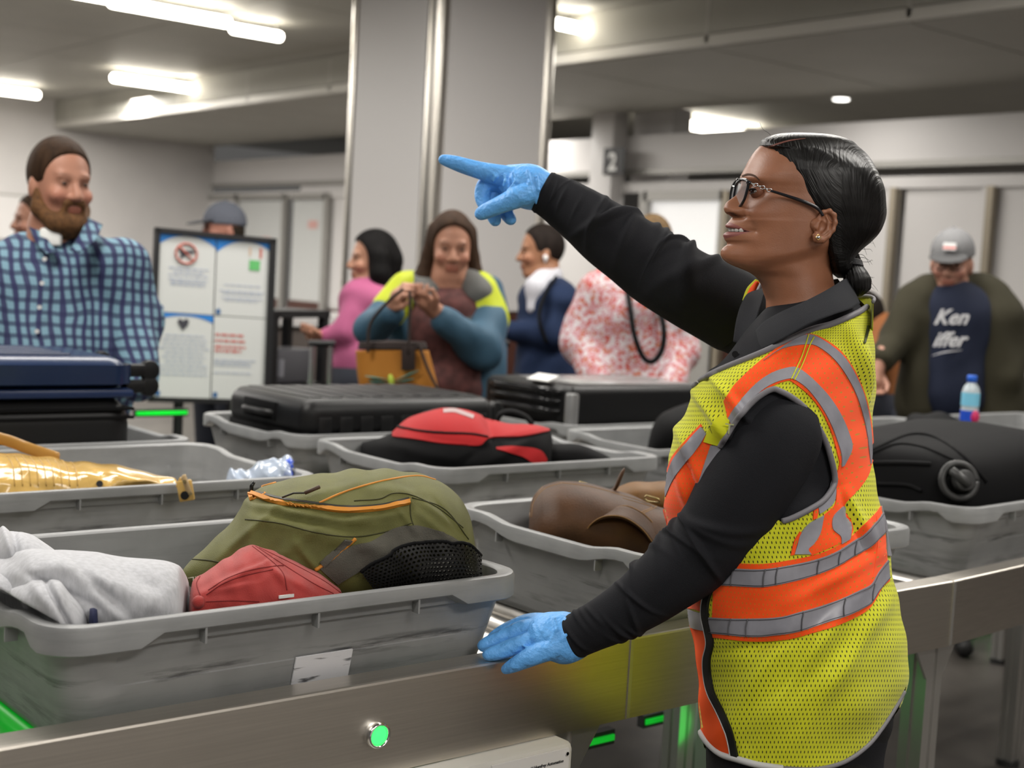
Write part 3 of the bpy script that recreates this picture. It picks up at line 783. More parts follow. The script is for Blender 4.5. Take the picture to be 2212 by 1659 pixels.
def hardcase(name, lab, x0, x1, y0, y1, z0, z1, m_top, m_bot, rot=0, ribs=0, split=.5, group=None, trim=None, wheels='x1', lin=.045):
    t = empty(name, ((x0+x1)/2, (y0+y1)/2, z0), lab, 'suitcase', group)
    zm = z0+(z1-z0)*split
    r = min(lin, (z1-zm)*.85)
    box('upper_shell', ((x0+x1)/2, (y0+y1)/2, (zm+.004+z1)/2), (x1-x0, y1-y0, z1-zm-.004), m_top, t, bev=r*.9, seg=6)
    box('lower_shell', ((x0+x1)/2, (y0+y1)/2, (z0+zm-.004)/2), (x1-x0, y1-y0, zm-.004-z0), m_bot, t, bev=min(r, (zm-z0)*.4), seg=6)
    box('zip_band', ((x0+x1)/2, (y0+y1)/2, zm), (x1-x0-.012, y1-y0-.012, .05 if not trim else .022), trim or blk_cloth, t, bev=.01)
    return t
# dark blue hard suitcase
fy = 2.80*KS; xr = ony(300, 850, fy)[0]; zt_ = ony(260, 772, fy)[2]; zm_ = ony(200, 852, fy)[2]; z0 = ZT+.03
bs = hardcase('hard_suitcase', 'dark blue hard suitcase lying flat, wheels toward the poster board', xr-.72, xr, fy, fy+.40, z0, zt_, blue_m, blk_shell, split=(zm_-z0)/(zt_-z0), trim=mat('blue_trim', (.015, .03, .09), .3), lin=.07)
for k in range(5):
    y = fy+.07+k*.055; box('rib', (xr-.40, y, zt_-.001), (.52, .022, .012), blue_m, bs, bev=.005)
for z in (zm_-.035, zm_-.055): box('groove_band', (xr-.36, fy+.2, z), (.70, .402, .006), blk_cloth, bs)
for yy_, zz in ((fy+.06, zt_-.035), (fy+.06, zm_+.012), (fy+.34, zt_-.035), (fy+.34, zm_+.012)):
    box('caster_fork', (xr+.012, yy_, zz), (.05, .035, .03), blk_shell, bs, bev=.006); cyl('wheel', (xr+.05, yy_-.012, zz), (xr+.05, yy_+.012, zz), .024, blk_shell, bs, n=20, bev=.004)
cyl('button', (xr-.58, fy+.003, zm_+.04), (xr-.58, fy-.003, zm_+.04), .011, metal_m, bs, n=16)
# black ribbed suitcase
x0 = 1.695*KS; ztop = ZBM+.085
ks = hardcase('hard_suitcase', 'black hard suitcase with ribbed lid in the bin in front of the poster board', x0+.0, x0+.63, 2.80*KS, 2.80*KS+.43, ZT+.03, ztop, blk_shell, blk_shell, split=.52)
for k in range(9):
    xx = x0+.06+k*.064; box('rib', (xx, 2.80*KS+.215, ztop-.0005), (.040, .33, .007), blk_shell, ks, bev=.003)
    box('rib', (xx, 2.80*KS+.0005, ztop-.075), (.040, .007, .06), blk_shell, ks, bev=.003)
box('handle_recess', (x0+.001, 2.80*KS+.235, ztop-.045), (.012, .17, .05), blk_cloth, ks, bev=.004)
tube('handle', [(x0+.005, 2.80*KS+.16, ztop-.05), (x0-.014, 2.80*KS+.175, ztop-.05), (x0-.016, 2.80*KS+.235, ztop-.05), (x0-.014, 2.80*KS+.295, ztop-.05), (x0+.005, 2.80*KS+.31, ztop-.05)], .009, blk_shell, ks, n=10, res=16)
for yy_ in (2.80*KS+.05, 2.80*KS+.38):
    cyl('wheel', (x0+.655, yy_-.02, ztop-.045), (x0+.655, yy_+.02, ztop-.045), .028, blk_shell, ks, n=20, bev=.006); box('caster_fork', (x0+.635, yy_, ztop-.05), (.03, .05, .05), blk_shell, ks, bev=.008)
# black suitcase with glossy handle
p = cpt(1290, 930); x0 = p[0]+.045; ztop = ony(1300, 836, 2.81*KS)[2]
gs = hardcase('hard_suitcase', 'black suitcase with glossy handle and white tag in front of the floral shirt', x0, x0+.63, 2.82*KS, 2.82*KS+.43, ZT+.03, ztop, blk_shell, blk_shell, split=.45, lin=.03)
y0_ = 2.82*KS
for k in range(3): tube('handle' if k == 0 else 'bumper', [(x0+.01, y0_+.05, ztop-.02-k*.03), (x0-.03, y0_+.08, ztop-.018-k*.03), (x0-.034, y0_+.2, ztop-.016-k*.03), (x0-.03, y0_+.34, ztop-.018-k*.03), (x0+.01, y0_+.38, ztop-.02-k*.03)], .011 if k == 0 else .008, blk_gloss, gs, n=10, res=18)
box('corner_guard', (x0+.012, y0_+.012, (ztop+ZT)/2+.03), (.034, .034, ztop-ZT-.1), mat('dull_silver', (.35, .35, .35), .3, .6), gs, bev=.008)
box('painted_lid_sheen', (x0+.33, y0_+.2, ztop+.001), (.5, .3, .004), mat('painted_sheen_grey', (.22, .22, .22), .22), gs, bev=.0015)  # pale plate: sheen of the black lid put into its colour
box('luggage_tag', (x0+.02, y0_+.16, ztop+.014), (.05, .10, .003), mat('tag_white', (.7, .7, .68), .5), gs, ax=np.array([[.94, 0, .34], [0, 1, 0], [-.34, 0, .94]]))
# black soft suitcase on the angled section
p = cpt(2098, 1101); b6 = p
ss_ = empty('soft_suitcase', (p[0]+.33, p[1]+.27, ZT+.03), 'black soft suitcase with recessed wheel overfilling the bin behind the vest', 'suitcase')
rx = math.radians(3.2)
def P6(a, b, z): c_, s_ = math.cos(rx), math.sin(rx); return np.array((b6[0]+c_*a-s_*b, b6[1]+s_*a+c_*b, z))
def soft_shell():
    # rounded case, taller than the rim, sagging toward its ends
    nu, nv = 44, 40; V = []
    for i in range(nu):
        u = i/(nu-1); a = -math.pi/2+math.pi*u
        for j in range(nv):
            t = 2*math.pi*j/nv
            x = sgnpow(math.sin(a), .35)*.315; c_ = abs(math.cos(a))**.35
            y = sgnpow(math.cos(t), .42)*.225*c_; z = sgnpow(math.sin(t), .55)*.135*c_
            z *= 1+.10*math.cos(x*6)-.12*(abs(y)/.22)**2
            V.append(P6(.36+x, .275+y, ZT+.155+z+.01*math.sin(9*x+4*y)))
    return V, grid_faces(nu, nv)
v, f = soft_shell(); sh = mesh('case_body', v, f, blk_cloth, ss_); fixn(sh)
bs6 = bvh_of(sh)
for ln, r in (([(1870, 985), (1935, 960), (1990, 965), (2040, 985), (2095, 1012), (2110, 1040)], .004), ([(1880, 975), (1960, 940), (2020, 945), (2080, 985), (2130, 1040)], .005), ([(1880, 1000), (1950, 1000), (2010, 1003)], .006), ([(1895, 1045), (1960, 1048), (1990, 1060)], .005)):
    cord('piping', bs6, ln, r, blk_cloth, ss_, dref=2.85)
wc, wn = hit(bs6, 2068, 1040, 0, 2.85)
ax3 = wn/np.linalg.norm(wn); upv = np.array([0, 0, 1.]); s1 = np.cross(upv, ax3); s1 /= np.linalg.norm(s1); s2 = np.cross(ax3, s1)
tube('wheel_housing', [wc+ax3*.008+.038*(math.cos(t)*s1+math.sin(t)*s2) for t in np.linspace(0, 2*math.pi, 30)], .008, mat('worn_black_plastic', (.035, .035, .035), .4), ss_, n=8)
cyl('wheel', wc+ax3*.0+s1*.008, wc+ax3*.026+s1*.008, .024, mat('worn_black_plastic', (.035, .035, .035), .4), ss_, n=24, bev=.006)
tube('wheel_arm', [wc-s1*.02+s2*.02+ax3*.02, wc+s1*.012-s2*.012+ax3*.036], .010, mat('worn_black_plastic', (.035, .035, .035), .4), ss_, n=10)
# bottle beside it
c = W(2092, 915, 4.4); bo = empty('water_bottle', tuple(c), 'water bottle with blue cap and blue and pink label', 'bottle')
dz_ = topx(c)[2]; dbg = empty('duffel_bag', tuple(W(2060, 960, 4.4)), 'low black duffel under the water bottle in the bin beyond the soft suitcase', 'bag')
v, f = lofti([(1935, 935, 1010, 4.4, .08), (1965, 905, 1020, 4.4, .14), (2020, 890, 1020, 4.4, .17), (2070, 905, 1020, 4.4, .17), (2120, 917, 1020, 4.4, .16), (2170, 935, 1010, 4.4, .08)], 9, ns=50, nt=50, disp=fz(77, .005, .04)); fixn(mesh('bag_body', v, f, blk_cloth, dbg))
def lathe(name, base, prof, m, parent, n=24):
    v = [(base[0]+r*math.cos(t), base[1]+r*math.sin(t), base[2]+z) for z, r in prof for t in np.linspace(0, 2*math.pi, n, endpoint=False)]
    return fixn(mesh(name, v, grid_faces(len(prof), n), m, parent))
base = (c[0], c[1], c[2]-.012)
R_ = .028
lathe('bottle_body', base, [(0, .001), (0, R_*.8), (.004, R_), (.06, R_), (.065, R_*.94), (.07, R_), (.115, R_), (.132, R_*.8), (.145, R_*.42), (.15, R_*.42), (.15, .001)], mat('clear_plastic', (.75, .85, .9), .1, alpha=.55, spec=.8), bo)
lathe('label', base, [(.008, R_+.0006), (.055, R_+.0006)], mat('bottle_label_blue', (.02, .08, .55), .35), bo); lathe('label', base, [(.070, R_+.0006), (.112, R_+.0006)], mat('bottle_label_sky', (.2, .55, .75), .35), bo)
lathe('cap', base, [(.146, .001), (.146, .0155), (.166, .0155), (.168, .013), (.168, .001)], mat('blue_cap', (.02, .12, .6), .3), bo, n=20)
tc_ = base+CR*.010-CF*(R_*.80)+np.array([0, 0, .034]); s = SDF(tc_-.04, tc_+.04, .003); s.ell(tc_, (.015, .015, .022), k=0); s.out('label_flower', mat('bottle_label_pink', (.55, .03, .12), .4), bo)

# ---- soft things in the bins, shaped from their outlines
def wrinkle(specs):
    """ridges given in picture pixels: (x, y, angle, length, width, amp)"""
    def f(s, th, px, py):
        d = 0
        for x, y, a, L, w, am in specs:
            ca, sa = math.cos(a), math.sin(a); u = (px-x)*ca+(py-y)*sa; v = -(px-x)*sa+(py-y)*ca
            if abs(u) < L and abs(v) < w*3: d += am*math.exp(-(v/w)**2)*(1-(u/L)**2)
        return d if math.sin(th) > -.2 else 0
    return f
def addf(*fs): return lambda s, th, px, py: sum(f(s, th, px, py) for f in fs)
# olive backpack
olive_m = mat('olive_ripstop', (.115, .115, .032), .62, bump=.55, bscale=900, var=.12, vscale=30)
ob = empty('backpack', tuple(W(720, 1290, 2.08)), 'olive green backpack with orange piping and black mesh side pocket', 'backpack')
tab = [(388, 1236, 1252, 1.98, .03), (420, 1203, 1275, 1.99, .06), (470, 1157, 1300, 2.0, .10), (515, 1108, 1315, 2.02, .13), (545, 1062, 1322, 2.03, .15), (620, 1036, 1325, 2.05, .165), (720, 1019, 1325, 2.07, .17), (820, 1013, 1320, 2.08, .17), (890, 1019, 1315, 2.09, .165), (945, 1037, 1308, 2.09, .155), (990, 1070, 1300, 2.09, .14), (1015, 1115, 1290, 2.09, .12), (1026, 1165, 1275, 2.09, .10), (1031, 1205, 1250, 2.09, .05)]
wr_ = wrinkle([(640, 1110, .2, 160, 9, .006), (700, 1155, .25, 200, 14, .007), (620, 1190, -.6, 120, 10, .005), (560, 1130, -.7, 90, 8, .005), (800, 1120, -.15, 110, 10, .005), (930, 1100, .6, 90, 10, .006), (950, 1145, .7, 80, 9, .005), (720, 1060, -.25, 150, 12, .004), (850, 1060, .1, 100, 10, .003), (500, 1180, -.75, 100, 10, .004), (660, 1200, .9, 60, 9, .006), (880, 1125, .9, 50, 7, .005), (620, 1090, .12, 90, 6, -.006), (690, 1130, .15, 170, 8, -.006), (760, 1175, -.35, 90, 9, -.005), (970, 1120, .9, 70, 6, -.004)])
v, f = lofti(tab, 0, ns=210, nt=150, e=.78, endround=.02, disp=addf(wr_, fz(3, .0011, .045)), lean=.2)
bo_ = fixn(mesh('bag_body', v, f, olive_m, ob)); bv = bvh_of(bo_)
org_m = mat('orange_piping', (.55, .22, .03), .55); zip_m = mat('zipper_dark', (.03, .028, .02), .5)
ruled('zip_flap', bv, [(537, 1063), (600, 1082), (665, 1090), (740, 1100), (820, 1096), (886, 1081)], [(536, 1070), (600, 1090), (665, 1098), (740, 1108), (820, 1104), (886, 1090)], org_m, ob, na=80, nb=3, off=.0055, dref=1.95)
strip('zipper', bv, [(540, 1058), (605, 1076), (665, 1084), (740, 1094), (820, 1091), (884, 1076)], 4, zip_m, ob, off=.001, nb=3, dref=1.95)
cord('piping', bv, [(690, 1086), (735, 1066), (790, 1048), (850, 1034), (905, 1028), (940, 1036)], .0016, org_m, ob, dref=1.95)
cord('piping', bv, [(682, 1231), (722, 1204), (768, 1164)], .0028, org_m, ob, dref=1.95)
cord('piping', bv, [(540, 1062), (560, 1053), (595, 1043)], .002, org_m, ob, dref=1.95)
seam_m = mat('olive_seam', (.035, .035, .01), .7)
for ln in ([(530, 1122), (600, 1130), (680, 1150), (760, 1160), (830, 1150), (890, 1130)], [(886, 1082), (888, 1120), (900, 1150)], [(765, 1082), (820, 1078), (850, 1066), (890, 1070), (950, 1100), (1000, 1140)], [(415, 1208), (460, 1212), (500, 1222)], [(890, 1075), (960, 1100), (1012, 1165)]):
    cord('seam', bv, ln, .0009, seam_m, ob, dref=1.95, off=.0003)
grey_m = mat('grey_panel_cloth', (.085, .08, .065), .7, bump=.6, bscale=700, var=.1, vscale=60)
ruled('side_panel', bv, [(690, 1228), (760, 1180), (800, 1172), (850, 1142), (900, 1136), (960, 1152), (1018, 1190)], [(730, 1262), (775, 1235), (820, 1212), (860, 1190), (910, 1182), (965, 1186), (1022, 1205)], grey_m, ob, na=60, nb=14, off=.002, dref=1.95)
net_m = mat('black_net', (.006, .006, .006), .5)
nt, b_ = nodes_of(net_m)
def holes(nt, su, sv, r, uvn=None):
    tcn = nt.nodes['Texture Coordinate']; mp = nt.nodes.new('ShaderNodeMapping'); nt.links.new(tcn.outputs['UV'], mp.inputs[0]); mp.inputs['Scale'].default_value = (su, sv, 1)
    sp = nt.nodes.new('ShaderNodeSeparateXYZ'); nt.links.new(mp.outputs[0], sp.inputs[0])
    row = mnode(nt, 'FLOOR', sp.outputs[1]); sh_ = mnode(nt, 'MULTIPLY', mnode(nt, 'MODULO', row, 2.0), .5)
    u = mnode(nt, 'SUBTRACT', mnode(nt, 'FRACT', mnode(nt, 'ADD', sp.outputs[0], sh_)), .5); v = mnode(nt, 'SUBTRACT', mnode(nt, 'FRACT', sp.outputs[1]), .5)
    return u, v, r
u, v_, r = holes(nt, 30, 13, .3)
dd_ = mnode(nt, 'SQRT', mnode(nt, 'ADD', mnode(nt, 'MULTIPLY', u, u), mnode(nt, 'MULTIPLY', v_, v_)))
msk = mnode(nt, 'LESS_THAN', dd_, .32)
nt.links.new(mnode(nt, 'SUBTRACT', 1.0, msk), b_.inputs['Alpha'])
ruled('mesh_pocket', bv, [(778, 1232), (830, 1199), (880, 1178), (940, 1170), (1000, 1178), (1026, 1200)], [(820, 1275), (870, 1282), (930, 1275), (980, 1268), (1028, 1258)], net_m, ob, na=60, nb=14, off=.010, dref=1.95, thick=.0004)
ruled('pocket_content', bv, [(905, 1222), (950, 1202), (1000, 1192), (1022, 1200)], [(905, 1268), (950, 1262), (1000, 1256), (1024, 1250)], mat('pale_item', (.45, .45, .4), .5), ob, na=20, nb=8, off=.004, dref=1.95)
cord('pocket_hem', bv, [(778, 1232), (830, 1199), (880, 1178), (940, 1170), (1000, 1178), (1026, 1200)], .0025, blk_cloth, ob, off=.009, dref=1.95)
ruled('back_strap', bv, [(700, 1225), (735, 1195), (762, 1168)], [(690, 1215), (722, 1188), (745, 1165)], grey_m, ob, na=16, nb=4, off=.004, dref=1.95)
a, n_ = hit(bv, 612, 1080, .006); b2, _ = hit(bv, 660, 1078, .012); c2, _ = hit(bv, 692, 1068, .014)
tube('zip_cord', [a, (a+b2)/2+[0, 0, .003], b2], .0014, zip_m, ob, n=6); tube('zip_pull', [b2, (b2+c2)/2, c2], .0028, mat('brown_pull', (.06, .035, .02), .5), ob, n=8)
a, n_ = hit(bv, 545, 1066, .003); tube('zip_slider', [a, a+[0, 0, .008], a+[.003, 0, .014]], .003, blk_gloss, ob, n=8)
a, n_ = hit(bv, 428, 1243, .0025, 1.95); text('embroidered_name', 'L.L.Bean', a+CR*.006, -CR*.95-CU*.15, -CU-CF*.2, .013, mat('pale_thread', (.55, .55, .45), .6), ob, ext=.0004, shear=.1)
# red cap
red_m = mat('red_twill', (.36, .035, .03), .75, bump=.5, bscale=900, var=.10, vscale=40, sheen=.2)
rc = empty('baseball_cap', tuple(W(570, 1330, 1.80)), 'faded red baseball cap lying between sweatshirt and olive backpack', 'cap')
tab = [(407, 1285, 1350, 1.82, .045), (416, 1255, 1362, 1.83, .06), (450, 1232, 1368, 1.84, .075), (500, 1197, 1368, 1.85, .085), (545, 1177, 1366, 1.86, .085), (590, 1189, 1360, 1.87, .08), (640, 1214, 1352, 1.88, .075), (690, 1238, 1340, 1.89, .06), (742, 1280, 1325, 1.90, .03)]
wr_ = wrinkle([(520, 1240, -.45, 110, 8, .006), (600, 1240, .9, 60, 8, .004), (500, 1270, -.2, 90, 7, .003), (640, 1260, .5, 80, 8, .003), (560, 1215, -.4, 70, 6, -.004)])
v, f = lofti(tab, 0, ns=120, nt=110, e=.95, endround=.03, disp=addf(wr_, fz(8, .0006, .06)), lean=.35)
co = fixn(mesh('crown', v, f, red_m, rc)); bv = bvh_of(co); rseam = mat('red_seam', (.16, .012, .012), .8)
for ln in ([(450, 1275), (490, 1250), (540, 1232), (600, 1222), (612, 1222)], [(446, 1285), (480, 1262), (520, 1246), (590, 1230)], [(545, 1180), (590, 1215), (612, 1240), (620, 1275)], [(552, 1180), (620, 1225), (680, 1262), (720, 1282)], [(434, 1290), (425, 1262), (432, 1245)], [(445, 1300), (500, 1298), (560, 1300)], [(560, 1183), (640, 1222), (700, 1255), (735, 1280)]):
    cord('seam', bv, ln, .0008, rseam, rc, dref=1.75)
a, n_ = hit(bv, 431, 1301, .002, 1.75); s = SDF(a-.02, a+.02, .0012); s.ell(a, (.0085, .0085, .0085)); s.out('top_button', red_m, rc)
box('white_tag', hit(bv, 618, 1288, .002, 1.75)[0], (.022, .002, .004), mat('tag_white', (.7, .7, .68), .5), rc)
# grey sweatshirt: three folds of one garment
sw_m = mat('heather_grey_fleece', (.44, .445, .47), .9, bump=.3, bscale=300, var=.13, vscale=150, sheen=.2, stretch=(1, 1, .35))
swt = empty('sweatshirt', tuple(W(200, 1330, 1.7)), 'light heather grey sweatshirt bundled at the end of the nearest bin', 'clothing')
t1 = [(-45, 1225, 1330, 1.78, .05), (-25, 1210, 1335, 1.78, .08), (10, 1204, 1345, 1.77, .09), (70, 1199, 1352, 1.73, .10), (140, 1187, 1380, 1.74, .10), (210, 1190, 1400, 1.745, .10), (280, 1202, 1400, 1.76, .10), (350, 1209, 1390, 1.775, .09), (385, 1220, 1385, 1.79, .08), (405, 1250, 1375, 1.89, .06), (414, 1290, 1355, 1.81, .03)]
wr1 = wrinkle([(170, 1240, .35, 260, 22, .010), (230, 1285, .75, 120, 12, -.008), (70, 1235, -.1, 120, 16, .006), (330, 1300, -.4, 110, 22, .005), (300, 1250, .6, 110, 18, -.004), (130, 1275, .45, 110, 9, -.010), (250, 1320, .6, 80, 16, .006)])
V1 = lofti(t1, 0, ns=140, nt=110, e=.9, endround=.02, disp=addf(wr1, fz(11, .0005, .03)), lean=.3)
t2 = [(-60, 1175, 1250, 1.87, .04), (-30, 1152, 1260, 1.86, .07), (20, 1146, 1260, 1.82, .085), (60, 1152, 1262, 1.82, .08), (100, 1175, 1265, 1.82, .07), (140, 1205, 1268, 1.82, .03)]
V2 = lofti(t2, 0, ns=70, nt=60, e=.95, endround=.05, disp=wrinkle([(34, 1180, 1.45, 60, 7, -.012), (15, 1170, 1.2, 60, 9, .008)]))
t3 = [(18, 1275, 1325, 1.665, .02), (50, 1262, 1345, 1.66, .05), (95, 1250, 1385, 1.655, .055), (125, 1253, 1400, 1.645, .055), (150, 1280, 1400, 1.650, .05), (178, 1312, 1400, 1.655, .04), (194, 1345, 1400, 1.660, .02)]
V3 = lofti(t3, 0, ns=80, nt=70, e=.95, endround=.04, disp=wrinkle([(128, 1310, 1.1, 80, 6, -.012), (95, 1300, .95, 70, 12, .006)]))
V4 = lofti([(-60, 1245, 1330, 1.72, .04), (-10, 1236, 1340, 1.72, .06), (50, 1240, 1345, 1.72, .06), (115, 1275, 1350, 1.72, .03)], 0, ns=40, nt=50, e=.95, endround=.05, disp=fz(17, .001, .04))
v, f = join([V1, V2, V3, V4]); fixn(mesh('cloth_body', v, f, sw_m, swt))
v, f = lofti([(192, 1315, 1370, 1.635, .01), (202, 1313, 1372, 1.635, .02), (212, 1318, 1370, 1.635, .01)], 0, ns=12, nt=16); fixn(mesh('navy_lining', v, f, mat('navy_cloth', (.012, .016, .05), .8), swt))
# yellow purse
ye_m = mat('yellow_patent_croc', (.56, .36, .11), .16, coat=.6, var=.12, vscale=25)
nt, b_ = nodes_of(ye_m); vo = nt.nodes.new('ShaderNodeTexVoronoi'); vo.feature = 'DISTANCE_TO_EDGE'; vo.inputs['Scale'].default_value = 38; mp = nt.nodes.new('ShaderNodeMapping'); mp.inputs['Scale'].default_value = (1, 1, .3)
nt.links.new(nt.nodes['Texture Coordinate'].outputs['Object'], mp.inputs[0]); nt.links.new(mp.outputs[0], vo.inputs['Vector'])
bp = nt.nodes.new('ShaderNodeBump'); bp.inputs['Strength'].default_value = .8; bp.inputs['Distance'].default_value = .004; nt.links.new(mnode(nt, 'MINIMUM', vo.outputs['Distance'], .06), bp.inputs['Height']); nt.links.new(bp.outputs[0], b_.inputs['Normal'])
Dp = topx(onz(200, 1000, ZBM+.02))[2]
yp = empty('handbag', tuple(W(180, 1080, Dp-.1)), 'shiny yellow crocodile-pattern purse in the bin behind the sweatshirt', 'bag')
D_ = Dp-.03
tab = [(-220, 985, 1120, D_, .10), (-100, 978, 1120, D_, .11), (-20, 976, 1120, D_, .11), (60, 982, 1120, D_, .11), (150, 993, 1118, D_, .105), (240, 1003, 1115, D_, .10), (310, 1016, 1110, D_, .08), (350, 1026, 1100, D_+.01, .05), (388, 1040, 1090, D_+.01, .02)]
v, f = lofti(tab, 2, ns=120, nt=80, e=.85, endround=.015, disp=addf(wrinkle([(120, 1020, .1, 250, 14, .006), (60, 1040, .0, 120, 12, .005), (300, 1040, .25, 90, 10, .005), (230, 1030, .4, 60, 8, -.004)]), fz(5, .0016, .05)), lean=.5)
pb_ = fixn(mesh('purse_body', v, f, ye_m, yp)); bv = bvh_of(pb_)
tube('strap', [W(-60, 935, D_+.1), W(10, 950, D_+.1), W(60, 968, D_+.09), W(125, 990, D_+.03)], .012, mat('tan_strap', (.32, .17, .04), .35), yp, n=12, res=24, flat=.35)
for q in ((216, 1047), ): 
    a, n_ = hit(bv, *q, .003, D_); cyl('snap_button', a, a+n_*.004, .006, blk_gloss, yp, n=20)
for k in range(9):
    x_ = 15+k*17; cord('stitched_pleat', bv, [(x_, 984+k*1.2), (x_+12, 1005+k), (x_+17, 1050)], .0012, mat('yellow_pleat', (.42, .26, .07), .3), yp, dref=D_, res=14)
zx = W(398, 1052, topx(onz(398, 1052, ZBM))[2]-.012)
bx_ = topx(zx)[2]
box('end_tab', W(401, 1060, bx_), (.030, .007, .040), ye_m, yp, ax=np.array([CR*.98+CU*.17, CF, CU*.98-CR*.17]), bev=.003); box('end_tab', W(396, 1046, bx_+.004), (.024, .007, .022), ye_m, yp, ax=np.array([CR*.9-CU*.4, CF, CU*.9+CR*.4]), bev=.003)
a = W(400, 1070, bx_-.012); cyl('snap_button', a, a-CF*.004, .008, blk_gloss, yp, n=18)
tube('clasp', [W(396, 1028, bx_-.01), W(402, 1045, bx_-.014), W(410, 1068, bx_-.014)], .0075, mat('tan_clasp', (.42, .30, .16), .4), yp, n=10, res=10, flat=.4)
for q in ((399, 1040), (412, 1066)): a = W(q[0], q[1], bx_-.016); cyl('rivet', a, a-CF*.003, .0035, brass_m, yp, n=12)
# crumpled clear bag
Dc = topx(onz(570, 1020, ZBM-.01))[2]+.02
g1, g2 = fold(21, .0035, .06, 8), fold(22, .0015, .14, 8)
pb2 = empty('plastic_bag', tuple(W(565, 1060, Dc)), 'crumpled clear zip bag with blue edge in the yellow purse bin', 'bag')
v, f = lofti([(487, 1030, 1075, Dc, .02), (505, 1014, 1075, Dc, .035), (530, 1012, 1075, Dc, .045), (560, 998, 1075, Dc, .05), (600, 990, 1075, Dc, .05), (628, 992, 1072, Dc, .04), (640, 1012, 1065, Dc, .02)], 2, ns=70, nt=60, disp=lambda s, th, px, py: abs(g1(px, py+30*math.sin(th*2)))+g2(px, py)-.003)
o = mesh('film', v, f, mat('clear_film', (.62, .72, .88), .12, alpha=.6, spec=.9, coat=.6), pb2, smooth=True); fixn(o); bv = bvh_of(o)
strip('zip_edge', bv, [(621, 992), (630, 1002), (634, 1018), (636, 1030)], 9, mat('blue_zip', (.04, .10, .55), .3), pb2, off=.002, dref=Dc, nb=3)
# red and black backpack
Dr = topx(onz(1000, 960, ZBM))[2]-.02
rb = empty('backpack', tuple(W(1000, 1010, Dr)), 'red and black backpack sprawled in the bin behind the olive one', 'backpack')
tab = [(776, 958, 1005, Dr+.02, .03), (800, 950, 1020, Dr+.02, .07), (845, 934, 1040, Dr+.01, .12), (880, 905, 1050, Dr, .15), (920, 891, 1050, Dr, .16), (965, 882, 1050, Dr, .165), (1010, 888, 1050, Dr, .16), (1060, 905, 1050, Dr, .15), (1110, 915, 1050, Dr, .14), (1160, 919, 1045, Dr, .12), (1188, 925, 1040, Dr, .08), (1196, 945, 1030, Dr, .03)]
v, f = lofti(tab, 3, ns=140, nt=100, e=.9, endround=.02, lean=.3, disp=addf(wrinkle([(1060, 930, 1.2, 50, 10, -.012), (900, 975, .2, 120, 14, .008), (1100, 975, -.5, 90, 12, .008), (1140, 935, -.1, 60, 8, .006), (1020, 985, -.6, 60, 8, -.006), (1000, 960, .15, 90, 9, -.006)]), fz(31, .002, .04)))
o = fixn(mesh('bag_body', v, f, blk_cloth, rb)); bv = bvh_of(o); rd = mat('red_nylon', (.38, .008, .010), .7, bump=.5, bscale=500)
ruled('red_panel', bv, [(849, 936), (882, 907), (925, 892), (965, 884), (1012, 890), (1060, 907), (1110, 917), (1160, 922), (1186, 929)], [(850, 944), (900, 950), (950, 958), (1000, 962), (1035, 962), (1055, 948), (1080, 945), (1130, 943), (1186, 932)], rd, rb, na=90, nb=16, off=.004, dref=Dr)
ruled('red_panel', bv, [(1072, 968), (1100, 966), (1140, 967), (1168, 975), (1180, 992)], [(1073, 972), (1100, 978), (1130, 988), (1152, 1000), (1176, 1002)], rd, rb, na=40, nb=8, off=.004, dref=Dr)
cord('zipper', bv, [(862, 924), (900, 932), (960, 937), (1020, 940), (1052, 946)], .0035, blk_cloth, rb, dref=Dr, off=.004)
strip('reflective_print', bv, [(958, 891), (980, 890), (1000, 896), (1022, 904)], 8, mat('grey_print', (.4, .3, .3), .4), rb, off=.0055, dref=Dr, nb=3)
tube('carry_handle', [W(1075, 912, Dr+.08), W(1080, 895, Dr+.07), W(1105, 889, Dr+.07), W(1135, 900, Dr+.07), W(1150, 916, Dr+.07)], .010, blk_cloth, rb, n=10, res=20, flat=.5)
v, f = lofti([(1180, 955, 1020, Dr, .06), (1215, 962, 1020, Dr, .06), (1260, 966, 1022, Dr, .05), (1300, 975, 1020, Dr, .04), (1325, 995, 1015, Dr, .02)], 3, ns=40, nt=30, disp=fz(9, .004, .05)); fixn(mesh('shoulder_strap', v, f, blk_cloth, rb))
# brown leather satchel
le_m = mat('oiled_brown_leather', (.062, .028, .012), .55, spec=.2, bump=.25, bscale=250, var=.35, vscale=14)
le2_m = mat('tan_leather', (.16, .075, .02), .55, spec=.2, bump=.25, bscale=250, var=.3, vscale=14)
Dl = topx(onz(1290, 1110, ZBM))[2]
lb_ = empty('leather_satchel', tuple(W(1300, 1200, Dl)), 'brown leather satchel with stitched flap in the bin beside the arm', 'bag')
v, f = lofti([(1141, 1110, 1200, Dl, .06), (1150, 1078, 1215, Dl, .10), (1175, 1051, 1225, Dl, .13), (1215, 1038, 1235, Dl, .14), (1280, 1046, 1245, Dl, .14), (1340, 1063, 1255, Dl, .14), (1400, 1083, 1262, Dl, .13), (1440, 1098, 1262, Dl, .12), (1480, 1115, 1262, Dl, .08)], 1, ns=110, nt=90, e=.95, endround=.03, lean=.2, disp=fz(41, .0015, .03))
o = fixn(mesh('flap', v, f, le_m, lb_)); bv = bvh_of(o); st_m = mat('tan_stitch', (.28, .15, .05), .6)
for ln in ([(1148, 1118), (1153, 1085), (1176, 1056), (1214, 1043)], [(1144, 1118), (1149, 1083), (1172, 1052)], [(1214, 1043), (1280, 1052), (1350, 1072), (1405, 1088), (1418, 1094), (1382, 1112)], [(1345, 1076), (1400, 1092), (1408, 1096), (1380, 1108)]):
    cord('stitching', bv, ln, .0008, st_m, lb_, dref=Dl)
